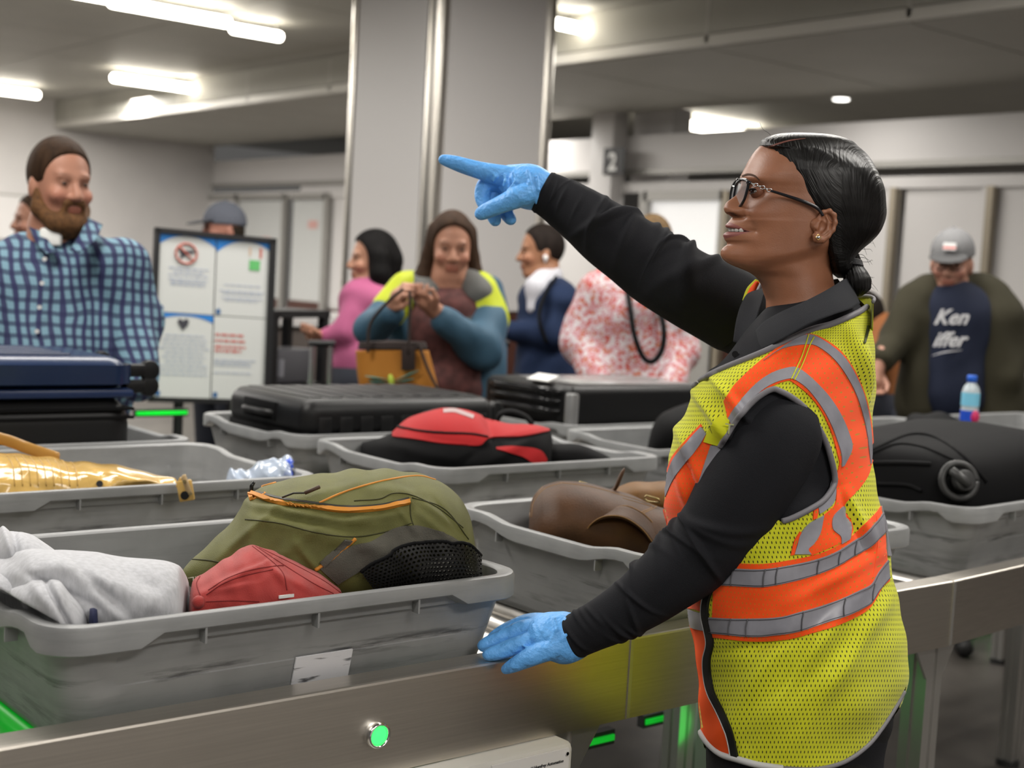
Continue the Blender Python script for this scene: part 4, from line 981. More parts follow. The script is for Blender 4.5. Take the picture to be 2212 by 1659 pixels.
v, f = lofti([(1300, 1062, 1120, Dl+.16, .05), (1335, 1052, 1120, Dl+.16, .09), (1390, 1036, 1130, Dl+.16, .10), (1440, 1037, 1140, Dl+.16, .10), (1500, 1050, 1150, Dl+.16, .08)], 1, ns=50, nt=50, disp=fz(42, .002, .03)); fixn(mesh('rear_pocket', v, f, le2_m, lb_))
tube('strap_tongue', [W(1322, 1062, Dl+.02), W(1332, 1050, Dl+.01), W(1340, 1030, Dl+.01), W(1345, 1021, Dl+.02)], [.014, .016, .016, .012], le_m, lb_, n=12, res=16, flat=.25, up=CF)
A = cr([W(1262, 1162, Dl-.13), W(1275, 1135, Dl-.14), W(1305, 1117, Dl-.15), W(1345, 1118, Dl-.15), (W(1385, 1142, Dl-.15)), W(1415, 1180, Dl-.15)], 40)
B = cr([W(1300, 1122, Dl-.10), W(1320, 1102, Dl-.10), W(1350, 1091, Dl-.10), W(1388, 1107, Dl-.10), W(1420, 1140, Dl-.10), W(1445, 1175, Dl-.10)], 40)
v = np.concatenate([[A[i]+(B[i]-A[i])*j/5 for j in range(6)] for i in range(40)]); v2 = v+CF*.006-CU*.004
F1 = grid_faces(40, 6, closed=False); n0 = len(v); rim = [i*6 for i in range(40)]+[39*6+j for j in range(1, 6)]+[i*6+5 for i in range(38, -1, -1)]+[j for j in range(4, 0, -1)]
fixn(mesh('rolled_strap', np.r_[v, v2], F1+[tuple(x+n0 for x in q)[::-1] for q in F1]+[(rim[i], rim[(i+1) % len(rim)], rim[(i+1) % len(rim)]+n0, rim[i]+n0) for i in range(len(rim))], le_m, lb_))
tube('stitching', A-CF*.001+CU*.0012, .0009, st_m, lb_, n=6); tube('stitching', B-CF*.002-CU*.001, .0009, st_m, lb_, n=6)
for q in ((1408, 1077), (1264, 1047)):
    p = W(q[0], q[1], Dl-.02 if q[0] > 1300 else Dl+.05); tube('buckle', [p-CR*.014, p-CR*.010+CU*.006, p+CR*.012-CU*.001, p+CR*.016-CU*.008, p-CR*.008-CU*.005, p-CR*.014], .0018, brass_m, lb_, n=8)
# black cloth heap beyond the vest
Dh_ = topx(cpt(1430, 945))[2]+.05
bc = empty('black_jacket', tuple(W(1450, 960, Dh_)), 'heap of black cloth rising from the bin against the vest', 'clothing')
v, f = lofti([(1398, 952, 990, Dh_, .03), (1412, 918, 1000, Dh_, .08), (1435, 893, 1000, Dh_, .11), (1465, 872, 1000, Dh_, .13), (1510, 862, 1000, Dh_, .14), (1570, 870, 1000, Dh_, .12), (1610, 900, 990, Dh_, .05)], 7, ns=50, nt=50, disp=fz(51, .006, .03)); fixn(mesh('cloth_body', v, f, blk_cloth, bc))
# ------------------------------------------------------------------ the woman in the vest
DH = 2.0
her = empty('person', tuple(W(1735, 450, DH)*[1, 1, 0]), 'woman in yellow and orange safety vest pointing with a blue gloved hand', 'person')
skin_m = mat('brown_skin', (.33, .15, .085), .42, bump=.12, bscale=500, attr='tint', sss=.08, spec=.45, var=.10, vscale=22)
HC = W(1735, 450, DH); HY = math.radians(11)
def hturn(P, a=HY):
    P = np.asarray(P)-HC; x, y, z = P@CR, P@CU, P@CF
    c, s = math.cos(a), math.sin(a); x2, z2 = x*c-z*s, x*s+z*c
    return HC+np.outer(x2, CR)+np.outer(y, CU)+np.outer(z2, CF)
prof = [(292, 1712), (300, 1670), (310, 1650), (319, 1637), (335, 1622), (350, 1612), (365, 1604), (384, 1595), (392, 1593.5), (400, 1594), (408, 1592), (416, 1587.5), (426, 1581), (434, 1571), (441, 1562), (448, 1557), (454, 1555), (460, 1556.5), (465, 1560), (469, 1568), (473, 1572.5), (479, 1569), (485, 1564), (490, 1561), (496, 1562), (500, 1565), (505, 1562), (509, 1558), (515, 1556), (521, 1557), (527, 1561), (533, 1559), (539, 1553), (545, 1549), (552, 1548), (560, 1551), (567, 1558), (573, 1568), (578, 1580), (584, 1597), (592, 1616), (602, 1630), (618, 1641), (634, 1646), (652, 1652), (675, 1652), (700, 1648), (730, 1640)]
fbase = [(292, 1712), (300, 1672), (320, 1640), (350, 1616), (365, 1608), (380, 1602), (392, 1602), (405, 1607), (416, 1608), (430, 1602), (445, 1596), (460, 1590), (472, 1586), (480, 1582), (500, 1580), (520, 1578), (533, 1577), (552, 1574), (562, 1577), (573, 1588), (584, 1604), (602, 1634), (618, 1644), (652, 1654), (730, 1642)]
backx = [(292, 1750), (296, 1785), (305, 1810), (325, 1842), (350, 1862), (400, 1882), (440, 1882), (480, 1868), (520, 1842), (550, 1815), (580, 1800), (620, 1806), (660, 1822), (730, 1850)]
halfw = [(292, 14), (296, 38), (303, 58), (320, 84), (350, 101), (390, 107), (430, 107), (470, 104), (500, 101), (530, 97), (555, 93), (575, 90), (600, 88), (640, 90), (690, 100), (730, 120)]
egg = [(292, .1), (350, .22), (400, .20), (440, .25), (480, .36), (520, .46), (560, .52), (590, .3), (620, .1), (730, .05)]
nose_s = [(292, 30), (392, 22), (416, 11), (430, 13), (445, 21), (458, 27), (467, 26), (473, 14), (480, 26), (500, 32), (520, 32), (530, 26), (548, 30), (570, 36), (730, 60)]
ys = np.concatenate([np.arange(292, 300, 1), np.arange(300, 395, 2.2), np.arange(395, 600, 1.15), np.arange(600, 732, 3)])
th = np.concatenate([np.linspace(-1, 1, 150)*1.75, np.linspace(1.75, 2*math.pi-1.75, 60)[1:-1]])
V = []; C = []
base_c = np.array((.30, .125, .066)); lip_c = np.array((.235, .075, .065)); cheek_c = np.array((.30, .11, .055)); dark_c = np.array((.05, .016, .012)); under_c = np.array((.22, .085, .045))
G = lambda x, y, cx_, cy_, sx, sy: math.exp(-((x-cx_)/sx)**2-((y-cy_)/sy)**2)
for y in ys:
    xp = float(interp(prof, y)[0]); xf = float(interp(fbase, y)[0]); xb = float(interp(backx, y)[0]); w = float(interp(halfw, y)[0]); eg = float(interp(egg, y)[0]); sg = float(interp(nose_s, y)[0])
    c = xf+(xb-xf)*.52
    for t in th:
        ct, st_ = math.cos(t), math.sin(t)
        e1 = .92 if ct > 0 else 1.0
        a = (c-xf) if ct > 0 else (xb-c)
        x = c-sgnpow(ct, e1)*a
        lat = w*sgnpow(st_, .86)*(1-eg*max(ct, 0)**1.6)
        yj = 580-(x-1568)*.25; q_ = min(max((y-yj+6)/30, 0), 1); q_ = q_*q_*(3-2*q_); lat *= 1-.13*q_*min(max((x-1575)/30, 0), 1)
        al = abs(lat)
        if ct > 0:
            x += (xp-xf)*math.exp(-(al/sg)**2.4)
            k = 0
            k += 9.5*G(al, y, 41, 418, 21, 15)               # eye socket
            k -= 4.5*G(al, y, 40, 388, 34, 7)                # brow
            k -= 8.5*G(al, y, 56, 464, 24, 20)               # cheek
            k -= 4.0*G(al, y, 24, 461, 7, 6)                 # wing of the nose
            k += 3.5*G(al, y, 33, 466, 4.5, 9)               # crease beside the wing
            k += 3.6*G(al, y, 50+(y-490)*.25, 490, 6, 24)    # smile line
            k += 4.5*G(al, y, 48, 503, 6, 6)                 # corner of the mouth
            k -= 3.2*G(al, y, 50, 520, 16, 20)
            k += 2.4*G(al, y, 0, 531, 22, 4)
            # parted lips
            ym = 500+.13*al*0+2.2*(al/34)**2; gap = 5.6*max(0, 1-(al/44)**2.4)
            if al < 44:
                q = math.exp(-((y-ym)/max(gap*.62, .6))**4); k += 12*q*(gap/5.6)
                rl = math.exp(-((y-(ym-gap-3))/4.2)**2)*(1-(al/44)**2); k -= 2.4*rl
                rl = math.exp(-((y-(ym+gap+5))/5.5)**2)*(1-(al/42)**2); k -= 3.0*rl
            x += k
            if G(al, y, 13, 466.5, 6.5, 3.0) > .2: x += 5*G(al, y, 13, 466.5, 6.5, 3.0)
        col = base_c.copy()
        if ct > 0:
            gp_ = 5.6*max(0, 1-(al/44)**2.4); ym = 500+2.2*(al/34)**2
            up = 12*max(0, 1-(al/46)**1.8); lo = 14*max(0, 1-(al/44)**1.8)
            if al < 46 and ym-gp_-up < y < ym+gp_+lo: col = lip_c.copy()
            if al < 44 and abs(y-ym) < gp_*.75: col = dark_c.copy()
            f_ = G(al, y, 56, 455, 26, 24); col = col*(1-f_*.5)+cheek_c*f_*.5
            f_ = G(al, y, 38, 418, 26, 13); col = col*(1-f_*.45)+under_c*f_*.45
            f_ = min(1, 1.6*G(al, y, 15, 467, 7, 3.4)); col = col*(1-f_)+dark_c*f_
        V.append(W(x, y, DH-lat*DH/FPX)); C.append(col)
n = len(th); F_ = grid_faces(len(ys), n)
V.append(np.mean(V[:n], axis=0)); V.append(np.mean(V[-n:], axis=0)); C += [base_c, base_c]; m_ = len(V)
for j in range(n): q = (j+1) % n; F_.append((m_-2, q, j)); F_.append((m_-1, (len(ys)-1)*n+j, (len(ys)-1)*n+q))
body = fixn(mesh('body', hturn(V), F_, skin_m, her, col=np.array(C))); bvb = bvh_of(body)
# ears
def ear(side, parent):
    E0 = W(1757, 488, DH-side*.0725); ax_, ay_, az_ = CR, CU, -CF*side
    tl = math.radians(-14); ex = ax_*math.cos(tl)+ay_*math.sin(tl); ey = -ax_*math.sin(tl)+ay_*math.cos(tl)
    p = lambda a, b, c=0: E0+(ex*a+ey*b+az_*c)/1000
    s = SDF(E0-.045, E0+.045, .0009)
    s.ell(p(1, 0, 0), (.0135, .0225, .0045), ax=[ex, ey, az_], k=.001)
    s.cap(p(-9, 0, -6), p(-3, 0, 0), .010, .008, k=.004)
    s.ell(p(-2.5, -3, 6), (.0075, .010, .0062), ax=[ex, ey, az_], k=.002, sub=True)
    s.ell(p(2, 11, 6), (.009, .007, .0040), ax=[ex, ey, az_], k=.002, sub=True)
    s.chain([np.r_[p(-9, 9, 2), .0022], np.r_[p(-6, 18, 4), .0028], np.r_[p(2, 22, 5.5), .003], np.r_[p(10, 18, 6.5), .003], np.r_[p(14, 8, 6.5), .003], np.r_[p(13.5, -3, 6), .0028], np.r_[p(9, -13, 5), .003], np.r_[p(2, -20, 4), .0045], np.r_[p(-5, -21, 3.4), .0052], np.r_[p(-9, -17, 2), .004]], k=.003)
    s.chain([np.r_[p(0, 14, 3), .0016], np.r_[p(6, 6, 4.5), .002], np.r_[p(6, -5, 4.5), .0022], np.r_[p(1, -12, 4.5), .0026]], k=.003)
    s.chain([np.r_[p(-10, -6, 3), .0030], np.r_[p(-9, 2, 3), .0024]], k=.003)
    s.out('ear', skin_m, parent, sm=1, fn=hturn, col=lambda v: np.tile(base_c, (len(v), 1)))
    return hturn([p(-7, -19.5, 9.5)])[0]
er = ear(1, her); ear(-1, her)
# stud earring
az = -CF; s = SDF(er-.012, er+.012, .0005)
s.ell(er, (.0034, .0034, .0022), k=0); s.out('earring', mat('diamond', (.85, .85, .88), .05, 1), her)
tube('earring_setting', [er+.0040*(math.cos(t)*CR+math.sin(t)*CU)-CF*.0 for t in np.linspace(0, 2*math.pi, 5)[:5]], .0007, mat('gold', (.6, .4, .15), .2, 1), her, n=6)
# eyes
eye_m = mat('eye_white', (.62, .58, .55), .15); iris_m = mat('dark_iris', (.03, .012, .008), .08); lash_m = mat('lash_black', (.006, .005, .005), .6)
for sd in (1, -1):
    E = W(1624, 417, DH-sd*.0235)
    s = SDF(E-.018, E+.018, .0009); s.ell(E, (.0100, .0100, .0100)); s.out('eyeball', eye_m, her, fn=hturn)
    s = SDF(E-.02, E+.02, .0007); s.ell(E, (.0112, .0112, .0112)); s.ell(E-CR*.0095-CU*.0004, (.0125, .0030, .0100), ax=[CR, CU, CF], k=.0008, sub=True); s.out('eyelid', mat('lid_skin', (.20, .08, .045), .4), her, fn=hturn)
    s = SDF(E-.018, E+.018, .0009); dirn = -CR*.96+CU*.06-CF*sd*.1; dirn /= np.linalg.norm(dirn); s.ell(E+dirn*.0079, (.0055, .0055, .0030), ax=[np.cross(dirn, CU)/np.linalg.norm(np.cross(dirn, CU)), CU, dirn], k=0); s.out('iris', iris_m, her, fn=hturn)
    for up in (1, -1):
        A = [E-CR*(.0118*math.cos(a)*.98)+CU*up*(.0030*math.cos(a*1.15)+.0003)-CF*.0118*math.sin(a) for a in np.linspace(-.85, .95, 14)]
        tube('eyelashes' if up > 0 else 'lower_lash_line', hturn(A), .0011 if up > 0 else .0005, lash_m, her, n=6)
# eyebrow
strip('eyebrow', bvb, [(1603, 381), (1616, 377), (1630, 380), (1641, 389)], [2.5, 4, 4, 1.5], mat('brow_hair', (.08, .04, .025), .8), her, off=.0008, thick=.0005, nb=3, dref=1.95)
# teeth
tm = mat('teeth', (.60, .58, .54), .2)
for k in range(8):
    lat = (k-3.5)*8.2; u = lat/34.0; p = W(1572+24*u*u, 499.2+1.2*u*u, DH-lat*DH/FPX)
    s = SDF(p-.009, p+.009, .0007); s.ell(p, (.0040, .0042, .0050), ax=[CR, CF, CU], k=0); s.out('tooth', tm, her, fn=hturn)
# hair: a smooth cap drawn back into a low knot
hair_m = mat('black_hair', (.0025, .002, .002), .34, spec=.28)
nt, b_ = nodes_of(hair_m); nz = nt.nodes.new('ShaderNodeTexNoise'); nz.inputs['Scale'].default_value = 1; nz.inputs['Detail'].default_value = 5
uvm = nt.nodes.new('ShaderNodeMapping'); uvm.inputs['Scale'].default_value = (260, 5, 1); nt.links.new(nt.nodes['Texture Coordinate'].outputs['UV'], uvm.inputs[0]); nt.links.new(uvm.outputs[0], nz.inputs['Vector'])
bp = nt.nodes.new('ShaderNodeBump'); bp.inputs['Strength'].default_value = .9; bp.inputs['Distance'].default_value = .0015; nt.links.new(nz.outputs[0], bp.inputs['Height']); nt.links.new(bp.outputs[0], b_.inputs['Normal'])
ht = [(286.5, 1715, 1755, 10), (288, 1693, 1785, 34), (292, 1672, 1812, 52), (298, 1655, 1833, 68), (306, 1643, 1848, 82), (316, 1640, 1858, 94), (322, 1652, 1866, 99), (335, 1655, 1879, 106), (350, 1661, 1889, 112), (376, 1677, 1903, 117), (400, 1690, 1913, 118), (414, 1697, 1916, 118), (441, 1716, 1918, 116), (455, 1735, 1919, 113), (465, 1764, 1918, 110), (490, 1771, 1910, 104), (503, 1770, 1902, 100), (520, 1770, 1886, 94), (540, 1776, 1862, 86), (555, 1783, 1850, 78), (575, 1790, 1846, 62), (590, 1800, 1845, 45), (600, 1812, 1844, 20)]
T = smooth_tab(ht, 170); V = []; UV = []; nt_ = 120
for i, (y, x0, x1, w) in enumerate(T):
    w_c = min(max((y-320)/40, 0), 1)*(1-min(max((y-520)/60, 0), 1)); c = (x0+x1)/2*(1-w_c)+1808*w_c
    for j in range(nt_):
        hx = (c-x0) if math.cos(2*math.pi*j/nt_) > 0 else (x1-c)
        t = 2*math.pi*j/nt_; ct, st_ = math.cos(t), math.sin(t)
        ex_ = (.92-.37*min(max((y-296)/70, 0), 1)) if ct > 0 else .95
        rip = 1+.004*math.sin(t*37+y*.02)+.003*math.sin(t*61+1+y*.01)
        V.append(W(c-sgnpow(ct, ex_)*hx*rip, y, DH-sgnpow(st_, .72)*w*rip*DH/FPX)); 
        ang = math.atan2(y-560, (c-ct*hx)-1850); UV.append((ang/6.28+abs(st_)*.04, math.hypot(y-560, (c-ct*hx)-1850)/300))
F_ = grid_faces(len(T), nt_)+[tuple(range(nt_))[::-1], tuple(range((len(T)-1)*nt_, len(T)*nt_))]
hair = fixn(mesh('hair', hturn(V, HY*.5), F_, hair_m, her, uv=np.array(UV))); bvhh = bvh_of(hair)
# parting, and the hair edge at the temple
strip('parting', bvhh, [(1659, 318), (1680, 311), (1705, 304), (1740, 299)], [3, 3.5, 2.5, 1], mat('scalp_parting', (.12, .045, .035), .5), her, off=.0004, thick=.0003, nb=3, dref=1.93)
# low ponytail knot
v, f = loft([(545, 1806, 1852, DH, .030), (560, 1818, 1858, DH, .024), (572, 1824, 1862, DH, .026), (590, 1822, 1874, DH, .034), (606, 1822, 1881, DH, .037), (622, 1826, 1880, DH, .035), (634, 1836, 1868, DH, .025), (641, 1846, 1858, DH, .010)], ns=70, nt=80, axis='y', e=1, endround=.03, disp=lambda s, th, px, py: .0008*math.sin(th*23)+.0006*math.sin(th*41+1))
pk = mesh('ponytail', v, f, hair_m, her, uv=np.array([(((i % 80)/80), (i//80)/70*.4) for i in range(len(v))])); fixn(pk)
for k in range(4):
    y = 560+k*3.2; c = 1839+k*1.0; hw = 20.5
    tube('hair_tie', [W(c+hw*math.cos(t), y+4*math.cos(t)-1.0*math.sin(t), DH-.0265*math.sin(t)) for t in np.linspace(0, 2*math.pi, 26)], .0022, mat('hair_tie', (.012, .012, .014), .5), her, n=8)
rs = np.random.RandomState(5)
for k in range(16):
    a0 = W(1875+rs.uniform(-14, 8), 560+rs.uniform(-55, 70), DH+rs.uniform(-.02, .02)); d = CR*rs.uniform(.004, .016)-CU*rs.uniform(-.004, .02)
    tube('stray_hair', [a0-CR*.012, a0, a0+d*.6+CU*.002, a0+d], [.0003, .0003, .00025, .00012], hair_m, her, n=4, res=10)
tube('stray_hair', [W(1668, 298, DH), W(1661, 288, DH), W(1648, 279, DH), W(1641, 264, DH)], [.00035, .0003, .00025, .00015], hair_m, her, n=4, res=12)
# glasses
gl = empty('eyeglasses', tuple(W(1600, 415, DH)), 'dark framed eyeglasses with silver chain temple worn by the pointing woman', 'glasses')
gf = mat('glasses_black', (.012, .012, .016), .15, coat=.5); gs_ = mat('glasses_silver', (.55, .55, .56), .2, 1)
def lens(pts, fn_d, nm):
    P = cr(pts+[pts[0]], 48)[:-1]; return np.array([W(x, y, fn_d(x, y)) for x, y in P])
near = lens([(1602, 387), (1614, 390), (1616.5, 398), (1613, 414), (1608, 430), (1600, 444), (1592, 448), (1587, 444), (1586, 430), (1588, 412), (1592, 396)], lambda x, y: DH-.014-(x-1585)/32*.050, 'n')
far = lens([(1590, 390), (1593, 388), (1592, 398), (1589, 414), (1586, 432), (1583, 443), (1580, 444), (1578.5, 436), (1579, 420), (1583, 402)], lambda x, y: DH+.014+(1593-x)/14*.046, 'f')
lens_m = mat('lens_glass', (.55, .58, .62), .04, alpha=.28, spec=.9)
for P, nm in ((near, 'near'), (far, 'far')):
    tube('rim', np.r_[P, P[:1]], .0022, gf, gl, n=8)
    c = P.mean(axis=0); k = len(P); mesh('lens', np.r_[P, [c]], [(i, (i+1) % k, k) for i in range(k)], lens_m, gl)
tube('bridge', [W(1588, 405, DH-.014), W(1583, 402, DH), W(1588, 404, DH+.014)], .0015, gf, gl, n=8, res=12)
tube('nose_pad', [W(1592, 425, DH-.012), W(1594, 434, DH-.010)], .0022, mat('clear_pad', (.5, .5, .5), .2, alpha=.5), gl, n=8)
hg = [W(1616, 394, DH-.066), W(1623, 396, DH-.068), W(1640, 403, DH-.071), W(1655, 408, DH-.0735), W(1668, 413, DH-.075)]
cyl('hinge', W(1614, 393, DH-.064), W(1622, 396, DH-.067), .003, gf, gl, n=12, bev=.0008)
tube('temple_link', [hg[1], hg[1]+(hg[2]-hg[1])*.45], .0014, gs_, gl, n=8)
for p_ in (W(1632, 399.5, DH-.070), W(1647, 405, DH-.0725), W(1662, 411, DH-.0748)):
    tube('temple_link', [p_+.0028*(math.cos(t)*CR*1.25+math.sin(t)*CU*.8) for t in np.linspace(0, 2*math.pi, 16)], .0008, gs_, gl, n=6)
for a_, b2_ in (((1636, 401), (1643, 403.5)), ((1651, 406.5), (1658, 409))): tube('temple_link', [W(*a_, DH-.071), W(*b2_, DH-.0735)], .0013, gs_, gl, n=8)
tube('temple', [W(1665, 412, DH-.0752), W(1700, 423, DH-.0775), W(1740, 437, DH-.080), W(1766, 450, DH-.080), W(1778, 466, DH-.078)], [.0018, .0022, .0026, .0026, .002], gf, gl, n=10, res=30)
tube('temple', [W(1592, 392, DH+.064), W(1650, 410, DH+.072), W(1740, 437, DH+.078), W(1772, 456, DH+.076)], .002, gf, gl, n=8, res=20)

# ---- torso, vest, shirt
TY = math.radians(28)
tor = [(640, 1690, 1850, DH, .055), (660, 1655, 1868, DH, .075), (690, 1628, 1884, DH, .095), (730, 1592, 1887, DH, .128), (770, 1560, 1888, DH, .152), (810, 1521, 1889, DH, .170), (850, 1494, 1888, DH, .180), (900, 1476, 1886, DH, .182), (960, 1453, 1887, DH, .176), (1040, 1441, 1891, DH, .168), (1090, 1438, 1900, DH, .164), (1160, 1450, 1914, DH, .162), (1220, 1464, 1924, DH, .162), (1290, 1480, 1944, DH, .166), (1370, 1496, 1959, DH, .172), (1440, 1506, 1963, DH, .176), (1530, 1511, 1950, DH, .176), (1590, 1515, 1930, DH, .172), (1680, 1522, 1915, DH, .168)]
wv = wrinkle([(1480, 960, 1.2, 120, 14, 0.0105), (1540, 900, .95, 110, 12, 0.0120), (1570, 850, .9, 110, 10, 0.0090), (1480, 1060, 1.3, 90, 10, 0.0090), (1500, 1040, 1.25, 120, 8, -0.0090), (1850, 760, 1.3, 90, 18, 0.0120), (1870, 850, 1.4, 120, 14, 0.0090), (1650, 1450, -1.0, 200, 26, 0.0090), (1750, 1420, -.95, 230, 22, 0.0105), (1830, 1430, -1.0, 220, 20, 0.0090), (1640, 1395, -.15, 120, 14, -0.0075), (1700, 1550, -.8, 140, 26, 0.0075), (1800, 1250, -.5, 140, 14, 0.0060), (1860, 1130, 1.1, 90, 12, 0.0090), (1840, 1120, 1.2, 90, 8, -0.0090)])
NS, NT = 420, 300
v, f = loft(tor, ns=NS, nt=NT, axis='y', e=.92, endround=0, yaw=TY, disp=addf(wv, fz(61, .0014, .025)))
v = np.array(v[:-2]); f = grid_faces(NS, NT)
in_m = MATS.get('x')
def scale_shell(V, k):
    V = np.array(V).reshape(NS, NT, 3); c = V.mean(axis=1, keepdims=True); d = V-c; L = np.linalg.norm(d, axis=2, keepdims=True); return (c+d*(1-k/L)).reshape(-1, 3)
vest_full = mesh('vest_tmp', v, f, None, her); bvv = bvh_of(vest_full)
bpy.data.objects.remove(vest_full)
P2 = np.array([topx(p)[:2] for p in v]); nearv = ((v-HC)@CF < 0)
Z3 = lambda L: [(1400+x/2.765, 600+y/2.765) for x, y in L]
Z4 = lambda L: [(1400+x/2.968, 1100+y/2.968) for x, y in L]
hole = np.array(Z3([(750, 662), (640, 730), (540, 840), (470, 940), (430, 1020), (480, 1200), (600, 1350), (800, 1455), (940, 1400), (1040, 1340), (1100, 1250), (1112, 1180), (1088, 1080), (1052, 980), (1002, 880), (932, 780), (850, 712)]))
neck = np.array([(1480, 850), (1497, 836), (1519, 817), (1563, 795), (1650, 759), (1745, 714), (1798, 698), (1848, 676), (1886, 652), (1900, 640)])
hem = np.array([(1500, 1570), (1518, 1592), (1535, 1612), (1558, 1629), (1589, 1639), (1636, 1652), (1720, 1662), (1790, 1658), (1821, 1647), (1872, 1612), (1905, 1572), (1939, 1518), (1960, 1480)])
def inpoly(P, poly):
    x, y = P[:, 0], P[:, 1]; c = np.zeros(len(P), bool); n = len(poly); j = n-1
    for i in range(n):
        xi, yi = poly[i]; xj, yj = poly[j]
        c ^= ((yi > y) != (yj > y)) & (x < (xj-xi)*(y-yi)/(yj-yi+1e-12)+xi); j = i
    return c
ny = np.interp(P2[:, 0], neck[:, 0], neck[:, 1]); hy_ = np.interp(P2[:, 0], hem[:, 0], hem[:, 1])
drop = (nearv & inpoly(P2, hole)) | (P2[:, 1] < np.where(nearv, ny, np.where(P2[:, 0] > 1835, 640, ny-8))) | (P2[:, 1] > np.where(nearv, hy_, hy_+20))
# the far armhole mirrors the near one
far_hole = inpoly(P2, hole+[0, -10]) & ~nearv; drop |= far_hole
keep = [q for q in f if not any(drop[i] for i in q)]
yel = mat('lime_mesh_cloth', (.60, .62, .015), .75, sheen=.15)
org = mat('orange_mesh_cloth', (.95, .085, .005), .75, sheen=.1)
tape = mat('reflective_tape', (.25, .25, .285), .38, spec=.6, var=.08, vscale=60, bump=.1, bscale=80)
bind = mat('grey_binding', (.17, .165, .18), .6)
def perforate(m, c, cd, su, sv, hw, hh):
    nt, b_ = nodes_of(m); u, w_, _ = holes(nt, su, sv, 0)
    e = mnode(nt, 'ADD', mnode(nt, 'POWER', mnode(nt, 'DIVIDE', mnode(nt, 'ABSOLUTE', u), hw), 2.0), mnode(nt, 'POWER', mnode(nt, 'DIVIDE', mnode(nt, 'ABSOLUTE', w_), hh), 2.0))
    k = mnode(nt, 'LESS_THAN', e, 1.0)
    nt.links.new(mixc(nt, k, c, cd), b_.inputs['Base Color'])
    bp = nt.nodes.new('ShaderNodeBump'); bp.inputs['Strength'].default_value = .5; bp.inputs['Distance'].default_value = .001; bp.invert = True; nt.links.new(k, bp.inputs['Height']); nt.links.new(bp.outputs[0], b_.inputs['Normal'])
perforate(yel, (.60, .62, .015), (.02, .022, .004), 1, 1, .14, .30)
UV = []
Vg = v.reshape(NS, NT, 3); per = np.linalg.norm(np.diff(np.concatenate([Vg, Vg[:, :1]], axis=1), axis=1), axis=2); tot = per.sum(axis=1).mean()
hgt = np.r_[0, np.cumsum(np.linalg.norm(np.diff(Vg[:, NT//4], axis=0), axis=1))]
for i in range(NS):
    for j in range(NT):
        jj = abs(((j/NT+.25) % 1)-.5)*2
        UV.append((jj*tot/2/.0066, hgt[i]/.0066))
vest = mesh('vest', v, keep, yel, her, uv=np.array(UV))
bm = bmesh.new(); bm.from_mesh(vest.data); bmesh.ops.delete(bm, geom=[q for q in bm.verts if not q.link_faces], context='VERTS'); bmesh.ops.recalc_face_normals(bm, faces=bm.faces); bm.to_mesh(vest.data); bm.free()
perforate(org, (.95, .085, .005), (.50, .20, .01), 1, 1, .10, .20)
# shirt under the vest
sh_m = mat('charcoal_polo', (.0125, .013, .016), .85, bump=.35, bscale=900, spec=.18)
v2 = scale_shell(v, .007)
shirt_parts = [(v2, list(f)+[tuple(range(NT))[::-1]])]
def sleeve(pts, res, n, folds, seed):
    q = cr(pts, res); P = [W(x, y, d) for x, y, r, d in q]; R = [r*d/FPX for x, y, r, d in q]
    rs = np.random.RandomState(seed); sm = [(rs.uniform(0, 6.28), rs.uniform(2, 5), rs.uniform(15, 40), rs.uniform(.002, .006)) for _ in range(6)]
    def dp(s, a):
        d = 0
        for s0, a0, sl, w, am, aw in folds:
            da = (a-a0+math.pi) % (2*math.pi)-math.pi
            d += am*math.exp(-((s-s0-sl*da)/w)**2)*math.exp(-(da/aw)**2)
        for ph, ka, ks, am in sm: d += am*math.sin(round(ka)*a+ks*s+ph)
        return d
    return tubev(P, R, n, caps=True, disp=dp, up=CU)
# near arm, resting on the rail.  angle 0 = up side of the tube, pi/2 = one flank
rsn = np.random.RandomState(12)
fn_ = [(.40+.035*k, rsn.uniform(-1.2, .8), rsn.choice([-.035, .03, .045]), .010+.004*rsn.rand(), rsn.uniform(.08, .15), rsn.uniform(.6, 1.3)) for k in range(7)]
fn_ += [(.68+.028*k, rsn.uniform(-2.2, 1.2), rsn.choice([-.025, .02, .03]), .0075, rsn.uniform(.07, .13), rsn.uniform(.5, 1.0)) for k in range(11)]
fn_ += [(.985, 0, 0, .006, .03, 9)]
shirt_parts.append(sleeve([(1715, 880, 62, 1.88), (1693, 915, 92, 1.875), (1655, 975, 103, 1.87), (1610, 1055, 100, 1.87), (1552, 1150, 91, 1.885), (1505, 1200, 84, 1.895), (1450, 1245, 75, 1.90), (1390, 1292, 66, 1.91), (1330, 1330, 57, 1.92), (1275, 1358, 50, 1.93), (1234, 1378, 47.5, 1.94)], 260, 96, fn_, 1))
fr_ = [(.30+.042*k, rsn.uniform(-1.0, 1.0), rsn.choice([-.05, -.035, .03]), .011+.006*rsn.rand(), rsn.uniform(.10, .19), rsn.uniform(.7, 1.4)) for k in range(11)]
fr_ += [(.80+.035*k, rsn.uniform(-1.5, 2), rsn.choice([-.03, .02]), .009, rsn.uniform(.03, .07), rsn.uniform(.5, 1.0)) for k in range(5)]
fr_ += [(.985, 0, 0, .006, .03, 9)]
shirt_parts.append(sleeve([(1640, 715, 76, 2.20), (1600, 682, 88, 2.215), (1545, 652, 88, 2.20), (1480, 618, 83, 2.19), (1415, 580, 80, 2.21), (1350, 533, 74, 2.22), (1295, 494, 68, 2.23), (1250, 461, 60, 2.24), (1205, 432, 52, 2.25), (1170, 413, 46, 2.25)], 260, 96, fr_, 2))
V_, F2 = join(shirt_parts); shirt = fixn(mesh('shirt', V_, F2, sh_m, her))
